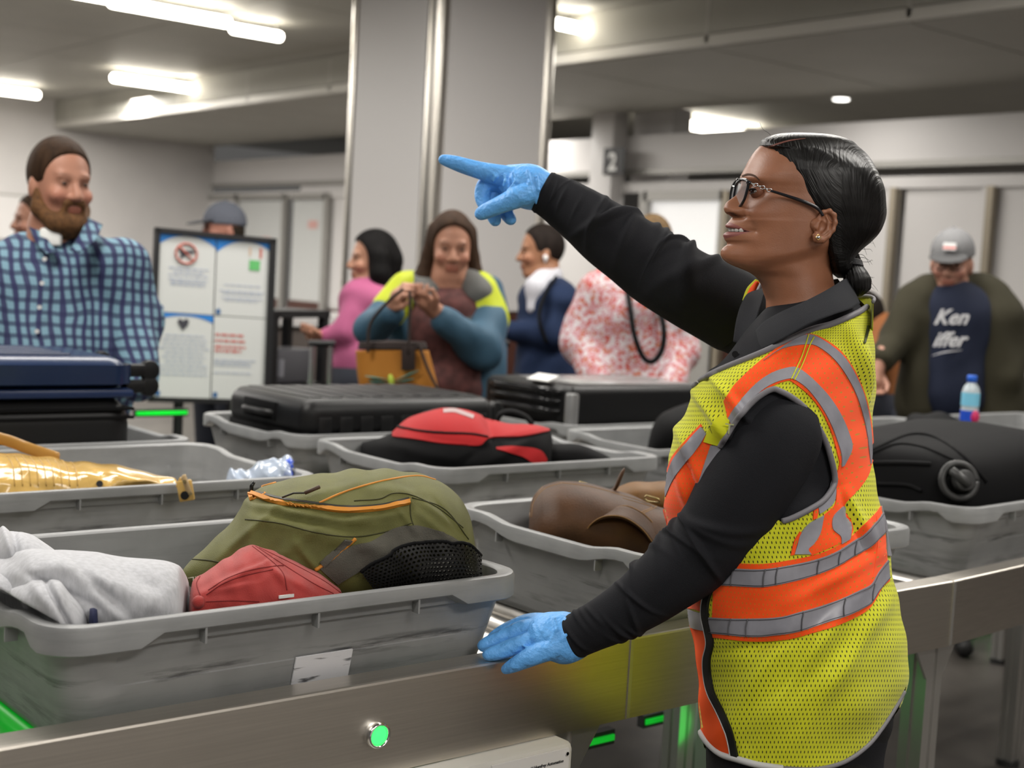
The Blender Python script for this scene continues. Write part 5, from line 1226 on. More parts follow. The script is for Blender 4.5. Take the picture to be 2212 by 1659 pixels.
# collar of the polo: two flaps folded over the neck
def flap(name, top, bot, parent, m, na=50, nb=12, th_=.0022, bulge=.006):
    A, B = cr(top, na), cr(bot, na); V = []
    for i in range(na):
        for j in range(nb):
            t = j/(nb-1); q = A[i]+(B[i]-A[i])*t; V.append(W(q[0], q[1], q[2]-bulge*math.sin(math.pi*t)))
    V = np.array(V); F1 = grid_faces(na, nb, closed=False); k = len(V); back = V+CF*th_
    rim = [i*nb for i in range(na)]+[(na-1)*nb+j for j in range(1, nb)]+[i*nb+nb-1 for i in range(na-2, -1, -1)]+[j for j in range(nb-2, 0, -1)]
    return fixn(mesh(name, np.r_[V, back], F1+[tuple(x+k for x in q)[::-1] for q in F1]+[(rim[i], rim[(i+1) % len(rim)], rim[(i+1) % len(rim)]+k, rim[i]+k) for i in range(len(rim))], m, parent))
col_m = mat('knit_collar', (.020, .021, .025), .85, spec=.2, bump=.5, bscale=1400)
flap('collar', [(1600, 742, 1.945), (1628, 718, 1.93), (1652, 694, 1.915), (1690, 672, 1.90), (1740, 650, 1.895), (1790, 624, 1.91), (1822, 604, 1.95), (1834, 600, 1.99)], [(1611, 747, 1.915), (1635, 757, 1.892), (1652, 753, 1.875), (1695, 731, 1.853), (1750, 700, 1.848), (1800, 680, 1.862), (1838, 667, 1.90), (1858, 655, 1.96)], her, col_m)
flap('collar', [(1604, 745, 1.955), (1628, 705, 1.975), (1646, 655, 2.01), (1660, 618, 2.05), (1700, 612, 2.07), (1740, 612, 2.09), (1810, 602, 2.05)], [(1584, 738, 1.97), (1590, 695, 2.01), (1601, 658, 2.05), (1618, 632, 2.08), (1660, 625, 2.12), (1740, 640, 2.14), (1835, 640, 2.06)], her, col_m, bulge=-.004)
flap('placket', [(1640, 752, 1.915), (1612, 752, 1.925), (1596, 748, 1.945), (1592, 742, 1.97)], [(1615, 788, 1.90), (1590, 790, 1.905), (1572, 792, 1.925), (1566, 780, 1.955)], her, sh_m, na=20, nb=8)
cyl('button', W(1588, 765, 1.905), W(1588, 765, 1.901), .0045, blk_gloss, her, n=14)
# ---- patterns sewn to the vest
def R(name, A, B, m, z=Z3, off=.0015, **kw): return ruled(name, bvv, z(A), z(B), m, her, off=off, **kw)
def ruv(o, n=None):
    """thread count in metres on a sewn panel"""
    me = o.data; co = np.zeros(len(me.vertices)*3); me.vertices.foreach_get('co', co); co = co.reshape(-1, 3)
    u = (co@CR-co@CF*.6)/.0066; w_ = (co@CU)/.0066; uv = np.c_[u, w_]
    idx = np.zeros(len(me.loops), int); me.loops.foreach_get('vertex_index', idx); me.uv_layers[0].data.foreach_set('uv', uv[idx].ravel()); return o
t1o = [(455, 735), (510, 650), (600, 560), (700, 475), (830, 380), (950, 338), (1040, 362), (1150, 440), (1235, 560), (1300, 720), (1335, 900), (1343, 1060), (1333, 1115)]
t2i = [(490, 905), (560, 815), (650, 712), (740, 650), (830, 617), (860, 625), (950, 695), (1030, 795), (1090, 920), (1130, 1060), (1140, 1110), (1128, 1160), (1118, 1200)]
ruv(R('orange_band', t1o, t2i, org, na=110, nb=22))
R('reflective_tape', [(720, 478), (840, 395), (955, 345), (1045, 378), (1150, 460), (1228, 570), (1290, 720), (1322, 900), (1330, 1030), (1326, 1110)], [(690, 500), (800, 430), (945, 402), (1010, 415), (1100, 485), (1180, 590), (1248, 730), (1295, 900), (1312, 1030), (1322, 1112)], tape, off=.0028, na=90, nb=5)
R('reflective_tape', [(480, 845), (540, 750), (640, 640), (740, 570), (850, 537), (900, 548), (985, 615), (1070, 705), (1145, 820), (1195, 940), (1210, 1020), (1165, 1120)], [(500, 875), (560, 795), (655, 695), (745, 635), (835, 607), (870, 612), (945, 665), (1020, 760), (1080, 865), (1125, 980), (1148, 1060), (1150, 1128)], tape, off=.0028, na=100, nb=5)
for ln in ([(955, 345), (935, 405), (900, 500), (850, 610)], [(985, 360), (960, 405), (915, 520), (868, 615)]): cord('seam', bvv, Z3(ln), .0009, yel, her, off=.0032)
# armhole and neck bindings
cord('binding', bvv, Z3([(430, 1010), (480, 925), (540, 835), (600, 768), (660, 712), (740, 668), (790, 680), (860, 718), (940, 786), (1010, 888), (1060, 988), (1092, 1088), (1112, 1190), (1102, 1250), (1045, 1330), (960, 1385), (860, 1435), (800, 1455)]), .0042, bind, her, res=150, off=.001)
cord('binding', bvv, [(1500, 836), (1506, 830), (1519, 819), (1563, 797), (1650, 761), (1745, 716), (1798, 700), (1848, 678), (1880, 658)], .0045, bind, her, res=120, off=.001)
v, f = tubev(cr([W(1886, 652, 1.965), W(1888, 645, 1.99), W(1878, 640, 2.03), W(1855, 641, 2.06), (W(1838, 646, 2.08))], 24), .0028, 8); mesh('binding', v, f, bind, her)
flap('vest_back_neck', [(1836, 640, 2.075), (1860, 640, 2.06), (1882, 646, 2.01), (1887, 654, 1.965)], [(1838, 668, 2.075), (1858, 690, 2.05), (1880, 710, 2.0), (1886, 715, 1.955)], her, yel, na=20, nb=8, bulge=-.002)
# front panel
R('reflective_tape', [(322, 893), (235, 985), (160, 1080), (122, 1170), (108, 1240)], [(352, 935), (305, 1010), (222, 1112), (160, 1200), (110, 1310)], tape, off=.0026)
R('orange_trim', [(318, 876), (225, 975), (148, 1070), (116, 1150)], [(326, 893), (238, 985), (160, 1082), (122, 1170)], org, off=.0018, nb=3)
ruv(R('orange_panel', [(350, 935), (305, 1010), (222, 1112), (150, 1220), (104, 1330), (98, 1440), (102, 1530)], [(382, 995), (360, 1080), (320, 1190), (280, 1290), (250, 1400), (225, 1440), (190, 1500)], org, off=.0016, nb=12))
R('reflective_tape', [(378, 1000), (345, 1100), (300, 1230), (262, 1360), (240, 1430)], [(440, 1005), (425, 1090), (370, 1220), (320, 1340), (290, 1420)], tape, off=.0026)
R('pocket_flap', [(432, 820), (395, 870), (360, 930), (338, 980)], [(492, 850), (478, 910), (455, 960), (432, 1005)], mat('lime_solid', (.60, .62, .015), .75), off=.0035, nb=6)
a, n_ = hit(bvv, *Z3([(392, 925)])[0], .005); text('vest_letter', 'L', a, CR*.9+CU*.35, CU*.9-CR*.35, .016, mat('print_dark', (.05, .06, .02), .6), her, ext=.0002)
a, n_ = hit(bvv, *Z3([(450, 930)])[0], .006); text('vest_letter', 'T', a, CR*.9-CU*.1, CU, .020, mat('print_grey', (.40, .42, .2), .5), her, ext=.0002)
# back and waist
ruv(R('orange_panel', [(1118, 1200), (1122, 1290), (1110, 1360), (1040, 1430), (1015, 1530), (985, 1590), (955, 1625), (975, 1660)], [(1333, 1112), (1310, 1185), (1250, 1270), (1180, 1345), (1172, 1390), (1212, 1450), (1222, 1500), (1205, 1560)], org, off=.0014, na=70, nb=14))
R('reflective_tape', [(1045, 1420), (960, 1468), (908, 1530), (888, 1600), (872, 1652)], [(1040, 1445), (1022, 1530), (988, 1588), (955, 1622), (972, 1652)], tape, off=.0026)
R('reflective_tape', [(1162, 1362), (1102, 1425), (1098, 1500), (1145, 1548), (1150, 1592)], [(1172, 1372), (1172, 1430), (1205, 1462), (1206, 1520), (1200, 1562)], tape, off=.0026)
R('reflective_tape', [(1112, 1200), (1116, 1290), (1100, 1350), (1040, 1400)], [(1092, 1255), (1060, 1320), (1015, 1360), (1020, 1410)], tape, off=.0022)
R('orange_trim', [(985, 1370), (985, 1400), (982, 1445)], [(1010, 1355), (1012, 1395), (1005, 1435)], org, off=.002, nb=3)
R('orange_trim', [(905, 1515), (872, 1570), (850, 1660)], [(922, 1525), (892, 1580), (872, 1655)], org, off=.002, nb=3)
up_t = [(430, 372), (560, 378), (740, 384), (900, 360), (1080, 318), (1200, 272), (1310, 203), (1380, 160), (1462, 72), (1500, 20)]
up_b = [(430, 486), (600, 495), (740, 496), (900, 468), (1080, 420), (1210, 368), (1310, 305), (1390, 262), (1462, 200), (1512, 150)]
lo_t = [(395, 692), (620, 701), (850, 690), (980, 655), (1100, 620), (1240, 572), (1350, 520), (1425, 478), (1470, 400), (1530, 325)]
lo_b = [(403, 795), (640, 815), (850, 800), (980, 775), (1120, 740), (1250, 690), (1350, 645), (1422, 605), (1470, 530), (1540, 445)]
bd_t = [(430, 340), (560, 346), (740, 350), (900, 328), (1080, 290), (1200, 240), (1300, 175), (1370, 110), (1452, 30), (1490, -20)]
bd_b = [(408, 822), (640, 843), (850, 838), (1000, 808), (1150, 768), (1300, 705), (1400, 650), (1450, 590), (1500, 500), (1545, 460)]
ruv(R('orange_band', bd_t, bd_b, org, z=Z4, off=.0016, na=90, nb=34))
R('reflective_tape', up_t, up_b, tape, z=Z4, off=.0030, na=90, nb=6); R('reflective_tape', lo_t, lo_b, tape, z=Z4, off=.0030, na=90, nb=6)
for x_, A_, B_ in ((540, up_t, up_b), (740, up_t, up_b), (815, up_t, up_b), (1075, up_t, up_b), (1210, up_t, up_b), (1312, up_t, up_b), (525, lo_t, lo_b), (632, lo_t, lo_b), (975, lo_t, lo_b), (1245, lo_t, lo_b), (1425, lo_t, lo_b)):
    ya, yb = np.interp(x_, *np.array(A_).T), np.interp(x_+8, *np.array(B_).T); cord('tape_crease', bvv, Z4([(x_+14, ya+2), (x_+2, (ya+yb)/2), (x_, yb-2)]), .0009, mat('tape_crease', (.10, .10, .11), .5), her, off=.0040, res=10)
for A_, s_ in ((up_t, 9), (up_b, -9), (lo_t, 9), (lo_b, -9)):
    cord('stitch_line', bvv, Z4([(x, y+s_) for x, y in A_]), .0004, mat('stitch_dark', (.06, .06, .07), .6), her, off=.0040, res=90)
ruv(R('orange_panel', [(1455, 45), (1462, 130), (1462, 240), (1440, 380), (1425, 470)], [(1500, 40), (1512, 130), (1518, 240), (1520, 320), (1520, 330)], org, z=Z4, off=.0022, nb=6))
R('reflective_tape', [(1505, 60), (1518, 160), (1530, 300)], [(1490, -20), (1540, 170), (1555, 300)], tape, z=Z4, off=.0026, nb=4)
# zip and lower front
ruv(R('orange_panel', [(268, 740), (296, 860), (308, 1000), (316, 1150), (330, 1300), (348, 1430), (385, 1505), (450, 1560), (520, 1585)], [(368, 760), (378, 880), (362, 1000), (372, 1130), (415, 1260), (470, 1370), (505, 1470), (530, 1560), (535, 1585)], mat('orange_solid_cloth', (.82, .085, .008), .8), z=Z4, off=.0016, nb=8))
ruv(R('orange_panel', [(225, 600), (300, 560), (370, 500), (400, 470)], [(230, 632), (300, 640), (350, 655), (380, 600)], org, z=Z4, off=.0018, nb=6))
R('reflective_tape', [(226, 626), (290, 652), (350, 668)], [(275, 755), (320, 768), (368, 778)], tape, z=Z4, off=.0028, nb=6)
zl = [(455, 430), (418, 490), (380, 580), (372, 680), (390, 770), (405, 860), (385, 960), (388, 1060), (412, 1180), (470, 1300), (520, 1420), (545, 1520), (562, 1605)]
strip('zipper', bvv, Z4(zl), [11, 12, 12, 12, 14, 15], mat('zip_black', (.006, .006, .006), .6), her, off=.0042, nb=4)
cord('zip_edge', bvv, Z4([(x-20, y) for x, y in zl]), .0012, mat('white_piping', (.5, .5, .5), .6), her, off=.0035, res=80)
cord('binding', bvv, [(1512, 1575), (1522, 1594), (1537, 1612), (1560, 1629), (1591, 1639), (1636, 1651), (1690, 1659)], .0048, mat('white_binding', (.48, .48, .48), .5), her, res=60, off=.001)
cord('binding', bvv, [(1690, 1659), (1760, 1661), (1821, 1646), (1872, 1611), (1905, 1571), (1939, 1518), (1952, 1494)], .0032, bind, her, res=60, off=.001)
# lettering on the back edge of the vest
a, n_ = hit(bvv, 1876, 670, .003)
strip('back_mark', bvv, [(1875, 703), (1871, 722), (1866, 742)], 4, mat('print_dark', (.05, .06, .02), .6), her, off=.002, nb=3)
for k, ch in enumerate('SAFETY'[:0]): pass
# far shoulder of the vest
flap('vest_far_shoulder', [(1632, 603, 2.10), (1614, 622, 2.11), (1604, 648, 2.12)], [(1655, 612, 2.10), (1645, 640, 2.10), (1630, 668, 2.10)], her, yel, na=14, nb=6, bulge=.003)
flap('orange_trim', [(1632, 607, 2.095), (1619, 624, 2.103), (1609, 647, 2.112)], [(1642, 610, 2.094), (1631, 632, 2.094), (1618, 657, 2.094)], her, org, na=14, nb=5, bulge=.003)
flap('reflective_tape', [(1642, 609, 2.090), (1631, 632, 2.090), (1619, 658, 2.090)], [(1656, 618, 2.090), (1648, 638, 2.090), (1638, 665, 2.090)], her, tape, na=14, nb=5, bulge=.003)
# trousers and shoes
tr_m = mat('black_trousers', (.008, .008, .009), .85, bump=.3, bscale=400)
v1 = loft([(1480, 1560, 1900, DH, .13), (1560, 1525, 1930, DH, .155), (1640, 1525, 1905, DH, .16), (1720, 1530, 1900, DH, .16), (1790, 1560, 1890, DH, .14)], ns=40, nt=60, axis='y', e=.9, yaw=TY, endround=.1)
v2_ = loft([(1680, 1550, 1780, DH-.07, .095), (1900, 1580, 1770, DH-.07, .085), (2180, 1610, 1745, DH-.07, .065), (2400, 1620, 1740, DH-.07, .062), (2660, 1640, 1730, DH-.07, .055)], ns=40, nt=40, axis='y', endround=.03)
v3_ = loft([(1680, 1640, 1890, DH+.06, .095), (1900, 1670, 1860, DH+.06, .085), (2180, 1700, 1835, DH+.06, .065), (2400, 1705, 1830, DH+.06, .062), (2620, 1720, 1815, DH+.06, .055)], ns=40, nt=40, axis='y', endround=.03)
v, f = join([v1, v2_, v3_]); fixn(mesh('trousers', v, f, tr_m, her))
for px, d in ((1665, DH-.07), (1745, DH+.06)):
    p = W(px, 2640, d); p[2] = 0; fr = -CR*[1, 1, 0]; fr /= np.linalg.norm(fr)
    s = SDF((p[0]-.2, p[1]-.2, -.02), (p[0]+.2, p[1]+.2, .14), .008)
    s.cap(p+[0, 0, .045], p+fr*.10+[0, 0, .040], .043, .038, k=.02); s.cap(p+fr*.1+[0, 0, .036], p+fr*.16+[0, 0, .033], .038, .030, k=.02); s.cap(p+[0, 0, .05], p+[0, 0, .11], .042, .045, k=.02)
    s.out('shoe', mat('black_shoe', (.01, .01, .01), .35), her)
# ---- gloves
gl_m = mat('blue_nitrile', (.13, .42, .90), .46, bump=.9, bscale=70, spec=.4)
nt, b_ = nodes_of(gl_m)
for n_ in nt.nodes:
    if n_.bl_idname == 'ShaderNodeBump': n_.inputs['Distance'].default_value = .006
def glove(name, lo, hi, chains, blobs, k=.006, sub=(), rid=()):
    s = SDF(np.minimum(lo, hi)-.03, np.maximum(lo, hi)+.03, .0012)
    for c in blobs: s.cap(W(*c[0]), W(*c[1]), c[2], c[3], k=.012)
    for c in chains: s.chain([np.r_[W(x, y, d), r*d/FPX] for x, y, d, r in cr(c, 22)], k=.002 if len(c) > 3 else k)
    for c in rid: s.chain([np.r_[W(x, y, d), r*d/FPX] for x, y, d, r in c], k=.0035)
    for c in sub: s.chain([np.r_[W(x, y, d), r*d/FPX] for x, y, d, r in c], k=.003, sub=True)
    return s.out(name, gl_m, her, sm=1)
D = 2.25; px_ = D/FPX
pts = np.array([W(930, 330, D), W(1200, 500, D), W(1060, 400, D-.06), W(1060, 400, D+.08)])
glove('pointing_glove', pts.min(axis=0), pts.max(axis=0),
      [[(1112, 388, D-.002, 27), (1076, 378, D, 22), (1040, 369, D, 18.5), (1005, 359, D, 16.5), (980, 351, D, 14.5), (958, 345, D, 11)],
       [(1110, 395, D+.018, 25), (1070, 392, D+.020, 21), (1048, 402, D+.020, 18), (1042, 425, D+.015, 16), (1050, 448, D+.006, 14)],
       [(1112, 405, D+.032, 24), (1078, 410, D+.036, 20), (1062, 440, D+.026, 17), (1066, 465, D+.012, 14.5), (1070, 477, D+.008, 12)],
       [(1125, 415, D+.040, 22), (1098, 432, D+.042, 18), (1092, 455, D+.03, 15.5), (1100, 470, D+.02, 13), (1104, 475, D+.016, 11)],
       [(1148, 415, D-.018, 26), (1122, 424, D-.028, 24), (1095, 436, D-.030, 20), (1068, 448, D-.028, 17.5), (1046, 458, D-.024, 15.5), (1038, 462, D-.022, 13)]],
      [((1172, 412, D), (1130, 402, D), .029, .034), ((1150, 405, D+.012), (1105, 395, D+.014), .034, .026), ((1140, 390, D+.02), (1100, 385, D+.02), .026, .02), ((1195, 424, D), (1150, 406, D), .024, .032)],
      sub=[[(1086, 405, D-.028, 3), (1072, 412, D-.03, 4), (1060, 420, D-.02, 3)]],
      rid=[[(1090, 376, D-.026, 3), (1092, 392, D-.030, 3.5), (1084, 408, D-.028, 2.5)], [(1108, 372, D-.028, 2.5), (1114, 392, D-.033, 3), (1098, 410, D-.035, 2.5)], [(1140, 366, D-.030, 2), (1144, 395, D-.036, 3), (1132, 430, D-.04, 2.5)], [(1160, 380, D-.034, 2), (1164, 410, D-.036, 2.5), (1158, 440, D-.03, 2)], [(1062, 372, D-.014, 2), (1072, 382, D-.017, 2.5), (1066, 392, D-.013, 2)]])
# cuff edges
q0 = W(1176, 412, D)
D = 1.945
pts = np.array([W(1010, 1310, D), W(1270, 1470, D), W(1100, 1400, D-.05), W(1100, 1400, D+.10)])
glove('resting_glove', pts.min(axis=0), pts.max(axis=0),
      [[(1172, 1352, D+.035, 24), (1135, 1352, D+.045, 22), (1105, 1360, D+.05, 19), (1078, 1372, D+.05, 15.5), (1062, 1381, D+.048, 12)],
       [(1175, 1362, D+.015, 26), (1135, 1362, D+.018, 23), (1098, 1374, D+.02, 19.5), (1062, 1388, D+.018, 16.5), (1044, 1395, D+.016, 13)],
       [(1180, 1382, D-.006, 24), (1142, 1388, D-.006, 21), (1105, 1399, D-.006, 18.5), (1072, 1410, D-.008, 15.5), (1054, 1414, D-.010, 12.5)],
       [(1205, 1396, D-.022, 25), (1172, 1408, D-.026, 22), (1140, 1422, D-.026, 19), (1110, 1437, D-.022, 14.5), (1092, 1446, D-.018, 10)],
       [(1190, 1350, D+.04, 24), (1150, 1345, D+.058, 20), (1118, 1352, D+.066, 17), (1100, 1360, D+.068, 13)]],
      [((1240, 1378, D), (1190, 1372, D), .030, .031), ((1215, 1365, D+.012), (1172, 1360, D+.018), .028, .022), ((1215, 1390, D-.008), (1175, 1384, D-.006), .028, .022), ((1262, 1372, D), (1225, 1378, D), .022, .030)],
      rid=[[(1196, 1335, D-.016, 2.5), (1202, 1360, D-.031, 3), (1188, 1390, D-.033, 2.5)], [(1222, 1335, D-.018, 2), (1226, 1370, D-.033, 3), (1214, 1410, D-.03, 2)], [(1150, 1350, D-.012, 2.5), (1160, 1372, D-.024, 3)], [(1130, 1395, D-.022, 2), (1155, 1402, D-.03, 2.5)]])
# ------------------------------------------------------------------ people in the queue
FH = CF*[1, 1, 0]; FH /= np.linalg.norm(FH); LH = np.array([-FH[1], FH[0], 0])   # away from the lens / picture left
ZU = np.array([0, 0, 1.])
def frame(deg, pitch=0):
    a = math.radians(deg); f = -FH*math.cos(a)+LH*math.sin(a); l = np.cross(ZU, f)
    p = math.radians(pitch); u = ZU*math.cos(p)+f*math.sin(p); f2 = f*math.cos(p)-ZU*math.sin(p)
    return f2, l, u
def head(per, hc, deg, pitch, skin, hair, style, sc=1.0, beard=None, neck=None, extra=None, torso=None, hands=()):
    f, l, u = frame(deg, pitch); A = [f, l, u]
    p = lambda a, b, c: hc+(f*a+l*b+u*c)*sc
    lo = hc-[.2, .2, .2]; hi = hc+[.2, .2, .2]
    for q in ([neck] if neck is not None else [])+[h[0] for h in hands]+[h[1] for h in hands]: lo = np.minimum(lo, q-.14); hi = np.maximum(hi, q+.14)
    s = SDF(lo, hi, .0055)
    s.ell(p(-.005, 0, .028), np.array((.096, .076, .098))*sc, A, k=.0); s.ell(p(.030, 0, -.045), np.array((.062, .058, .072))*sc, A, k=.03)
    s.cap(p(.062, -.016, -.098), p(.062, .016, -.098), .020*sc, k=.025); s.cap(p(.0, -.045, -.075), p(.05, -.02, -.098), .018*sc, k=.025); s.cap(p(.0, .045, -.075), p(.05, .02, -.098), .018*sc, k=.025)
    s.cap(p(.088, 0, .010), p(.110, 0, -.032), .008*sc, .0125*sc, k=.010); s.cap(p(.100, -.011, -.036), p(.100, .011, -.036), .009*sc, k=.008)
    s.cap(p(.080, -.038, .022), p(.086, .038, .022), .010*sc, k=.014)
    for b in (-1, 1):
        s.ell(p(.098, b*.031, .002), np.array((.016, .018, .011))*sc, A, k=.01, sub=True); s.ell(p(.072, b*.040, -.03), np.array((.022, .022, .02))*sc, A, k=.02)
        s.ell(p(-.005, b*.076, -.015), np.array((.018, .010, .032))*sc, A, k=.008)
        s.ell(p(.080, b*.031, .002), np.array((.012, .012, .012))*sc, A, k=.002)
    s.cap(p(.088, -.018, -.062), p(.088, .018, -.062), .0085*sc, k=.006); s.cap(p(.086, -.014, -.073), p(.086, .014, -.073), .009*sc, k=.006)
    if neck is not None: s.cap(p(-.025, 0, -.07), neck, .056*sc, .062*sc, k=.03); s.cap(neck, neck-[0, 0, .08], .065, .09, k=.04)
    for h in hands:
        wr_, kn = h[0], h[1]; d = kn-wr_; L = np.linalg.norm(d); d = d/L; sd = np.cross(d, h[2]); sd /= np.linalg.norm(sd); nn = np.cross(sd, d)
        if len(h) > 3: s.cap(h[3], wr_, .038, .027, k=.01)
        s.cap(wr_, wr_+d*.05, .026, .030, k=.012)
        for i, (o_, ln) in enumerate(((-.030, .055), (-.010, .064), (.010, .060), (.028, .048))):
            a = wr_+d*.06+sd*o_; b2 = a+d*ln*.5+nn*.006; c = b2+d*ln*.22+nn*.030; s.cap(wr_+d*.03+sd*o_*.6, a, .013, .011, k=.008); s.cap(a, b2, .0095, .009, k=.003); s.cap(b2, c, .009, .0075, k=.003)
        s.cap(wr_+d*.02-sd*.028, wr_+d*.055-sd*.05+nn*.015, .012, .010, k=.006); s.cap(wr_+d*.055-sd*.05+nn*.015, wr_+d*.085-sd*.045+nn*.03, .010, .008, k=.003)
    sk = np.array(skin)*.74
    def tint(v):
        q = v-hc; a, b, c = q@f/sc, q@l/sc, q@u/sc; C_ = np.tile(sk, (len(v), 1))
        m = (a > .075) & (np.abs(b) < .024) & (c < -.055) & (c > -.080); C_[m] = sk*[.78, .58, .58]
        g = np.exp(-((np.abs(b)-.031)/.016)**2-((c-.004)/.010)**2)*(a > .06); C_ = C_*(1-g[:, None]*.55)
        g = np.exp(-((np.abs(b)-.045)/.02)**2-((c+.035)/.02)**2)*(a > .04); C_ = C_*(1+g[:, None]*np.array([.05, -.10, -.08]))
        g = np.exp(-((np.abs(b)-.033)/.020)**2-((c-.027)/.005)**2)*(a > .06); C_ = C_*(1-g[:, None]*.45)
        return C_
    sm = mat('skin_tinted', (.5, .3, .2), .5, attr='tint', bump=.1, bscale=300)
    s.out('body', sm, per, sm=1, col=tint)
    for b in (-1, 1):
        e = p(.0845, b*.031, .002); g = SDF(e-.014, e+.014, .002); g.ell(e, np.array((.0085, .0075, .0055))*sc, A, k=0); g.out('eye', mat('dark_eye', (.03, .02, .015), .15), per)
    # hair
    def mk_hair(nm, build, m, vx=.006, lo_=(-.22, -.22, -.38), hi_=(.22, .22, .22)):
        g = SDF(hc+np.array(lo_), hc+np.array(hi_), vx); build(g); return g.out(nm, m, per, sm=1)
    hm = mat('hair_%s' % ('_'.join('%03d' % int(x*999) for x in hair)), tuple(np.array(hair)*.6), .7, spec=.12, bump=1, bscale=160, stretch=(1, 1, .12), var=.35, vscale=60)
    hm.name = 'person_hair'
    def scalp(g, top=.006):
        g.ell(p(-.008, 0, .032), np.array((.098+top, .078+top*.7, .098+top))*sc, A, k=0)
        g.ell(p(.108, 0, -.012), np.array((.086, .115, .104))*sc, A, k=.006, sub=True)
        g.ell(p(.05, 0, -.11), np.array((.12, .12, .09))*sc, A, k=.012, sub=True)
    if style == 'short':
        def b_(g):
            scalp(g, .005)
            for b in (-1, 1): g.ell(p(.105, b*.034, .012), np.array((.070, .040, .072))*sc, A, k=.004, sub=True)
            g.ell(p(.045, 0, -.090), np.array((.115, .14, .105))*sc, A, k=.008, sub=True)
        mk_hair('hair', b_, hm)
    if style == 'bob':
        def b_(g):
            scalp(g, .014)
            for b in (-1, 1): g.chain([np.r_[p(-.01, b*.075, .02), .045*sc], np.r_[p(-.01, b*.082, -.06), .045*sc], np.r_[p(-.02, b*.08, -.13), .036*sc]], k=.02)
            g.chain([np.r_[p(-.06, 0, .0), .08*sc], np.r_[p(-.055, 0, -.12), .065*sc]], k=.02)
            g.ell(p(.095, 0, -.02), np.array((.07, .072, .09))*sc, A, k=.01, sub=True)
        mk_hair('hair', b_, hm)
    if style == 'long':
        def b_(g):
            scalp(g, .010)
            for b in (-1, 1): g.chain([np.r_[p(-.005, b*.060, .06), .032*sc], np.r_[p(-.010, b*.078, -.03), .028*sc], np.r_[p(.005, b*.100, -.12), .034*sc], np.r_[p(.03, b*.115, -.20), .034*sc], np.r_[p(.04, b*.11, -.25), .018*sc]], k=.015)
            g.chain([np.r_[p(-.06, 0, .0), .075*sc], np.r_[p(-.06, 0, -.15), .07*sc], np.r_[p(-.05, 0, -.22), .05]], k=.02)
            g.ell(p(.112, 0, -.012), np.array((.090, .080, .106))*sc, A, k=.01, sub=True)
        mk_hair('hair', b_, hm)
    if style == 'cap' or style == 'cap2':
        c1, c2 = extra
        cp = empty('baseball_cap', tuple(p(0, 0, .04)), c1, 'cap')
        cm = mat('cap_'+style, c2, .8, bump=.3, bscale=500)
        g = SDF(hc+[-.22, -.22, -.1], hc+[.22, .22, .24], .006); g.ell(p(-.008, 0, .045), np.array((.108, .088, .098))*sc, A, k=0)
        g.ell(p(0, 0, -.115), np.array((.3, .3, .15))*sc, A, k=.003, sub=True); g.out('crown', cm, cp)
        g = SDF(hc+[-.25, -.25, -.12], hc+[.25, .25, .2], .005)
        g.ell(p(.115, 0, .036), np.array((.072, .078, .006))*sc, [f*.97-u*.24, l, u*.97+f*.24], k=0); g.out('brim', mat('cap_brim_'+style, tuple(np.array(c2)*.35), .8), cp)
        g = SDF(hc+[-.1, -.1, .05], hc+[.1, .1, .2], .004); g.ell(p(-.008, 0, .143), (.009, .009, .007)); g.out('top_button', cm, cp)
        if style == 'cap2':
            e = p(.100, 0, .075); q = f*.9+u*.4; q /= np.linalg.norm(q)
            box('patch', e+q*.004, (.008, .05, .030), mat('patch_white', (.6, .6, .6)), cp, ax=np.array([q, l, np.cross(q, l)]))
            box('patch_band', e+q*.009-u*.006, (.003, .048, .009), mat('patch_red', (.5, .06, .04)), cp, ax=np.array([q, l, np.cross(q, l)]))
        def b_(g):
            g.ell(p(-.015, 0, .0), np.array((.094, .080, .085))*sc, A, k=0); g.ell(p(.08, 0, -.02), np.array((.10, .12, .12))*sc, A, k=.01, sub=True); g.ell(p(0, 0, .10), np.array((.2, .2, .08))*sc, A, k=.0, sub=True)
        mk_hair('hair', b_, hm)
    if beard:
        bm_ = mat('beard_hair', beard, .8, bump=1, bscale=220, var=.4, vscale=90)
        def b_(g):
            g.cap(p(.070, -.020, -.105), p(.070, .020, -.105), .034*sc, k=.02); g.cap(p(.065, 0, -.110), p(.060, 0, -.130), .034*sc, .022*sc, k=.02)
            for b in (-1, 1): g.chain([np.r_[p(.005, b*.066, -.02), .014*sc], np.r_[p(.015, b*.062, -.07), .022*sc], np.r_[p(.055, b*.038, -.105), .028*sc]], k=.015)
            g.cap(p(.093, -.022, -.050), p(.093, .022, -.050), .0075*sc, k=.006)
            for b in (-1, 1): g.cap(p(.092, b*.024, -.050), p(.082, b*.030, -.085), .009*sc, k=.01)
            g.ell(p(.100, 0, -.066), np.array((.012, .020, .0075))*sc, A, k=.003, sub=True)
        mk_hair('beard', b_, bm_, vx=.005)
    return f, l, u, p
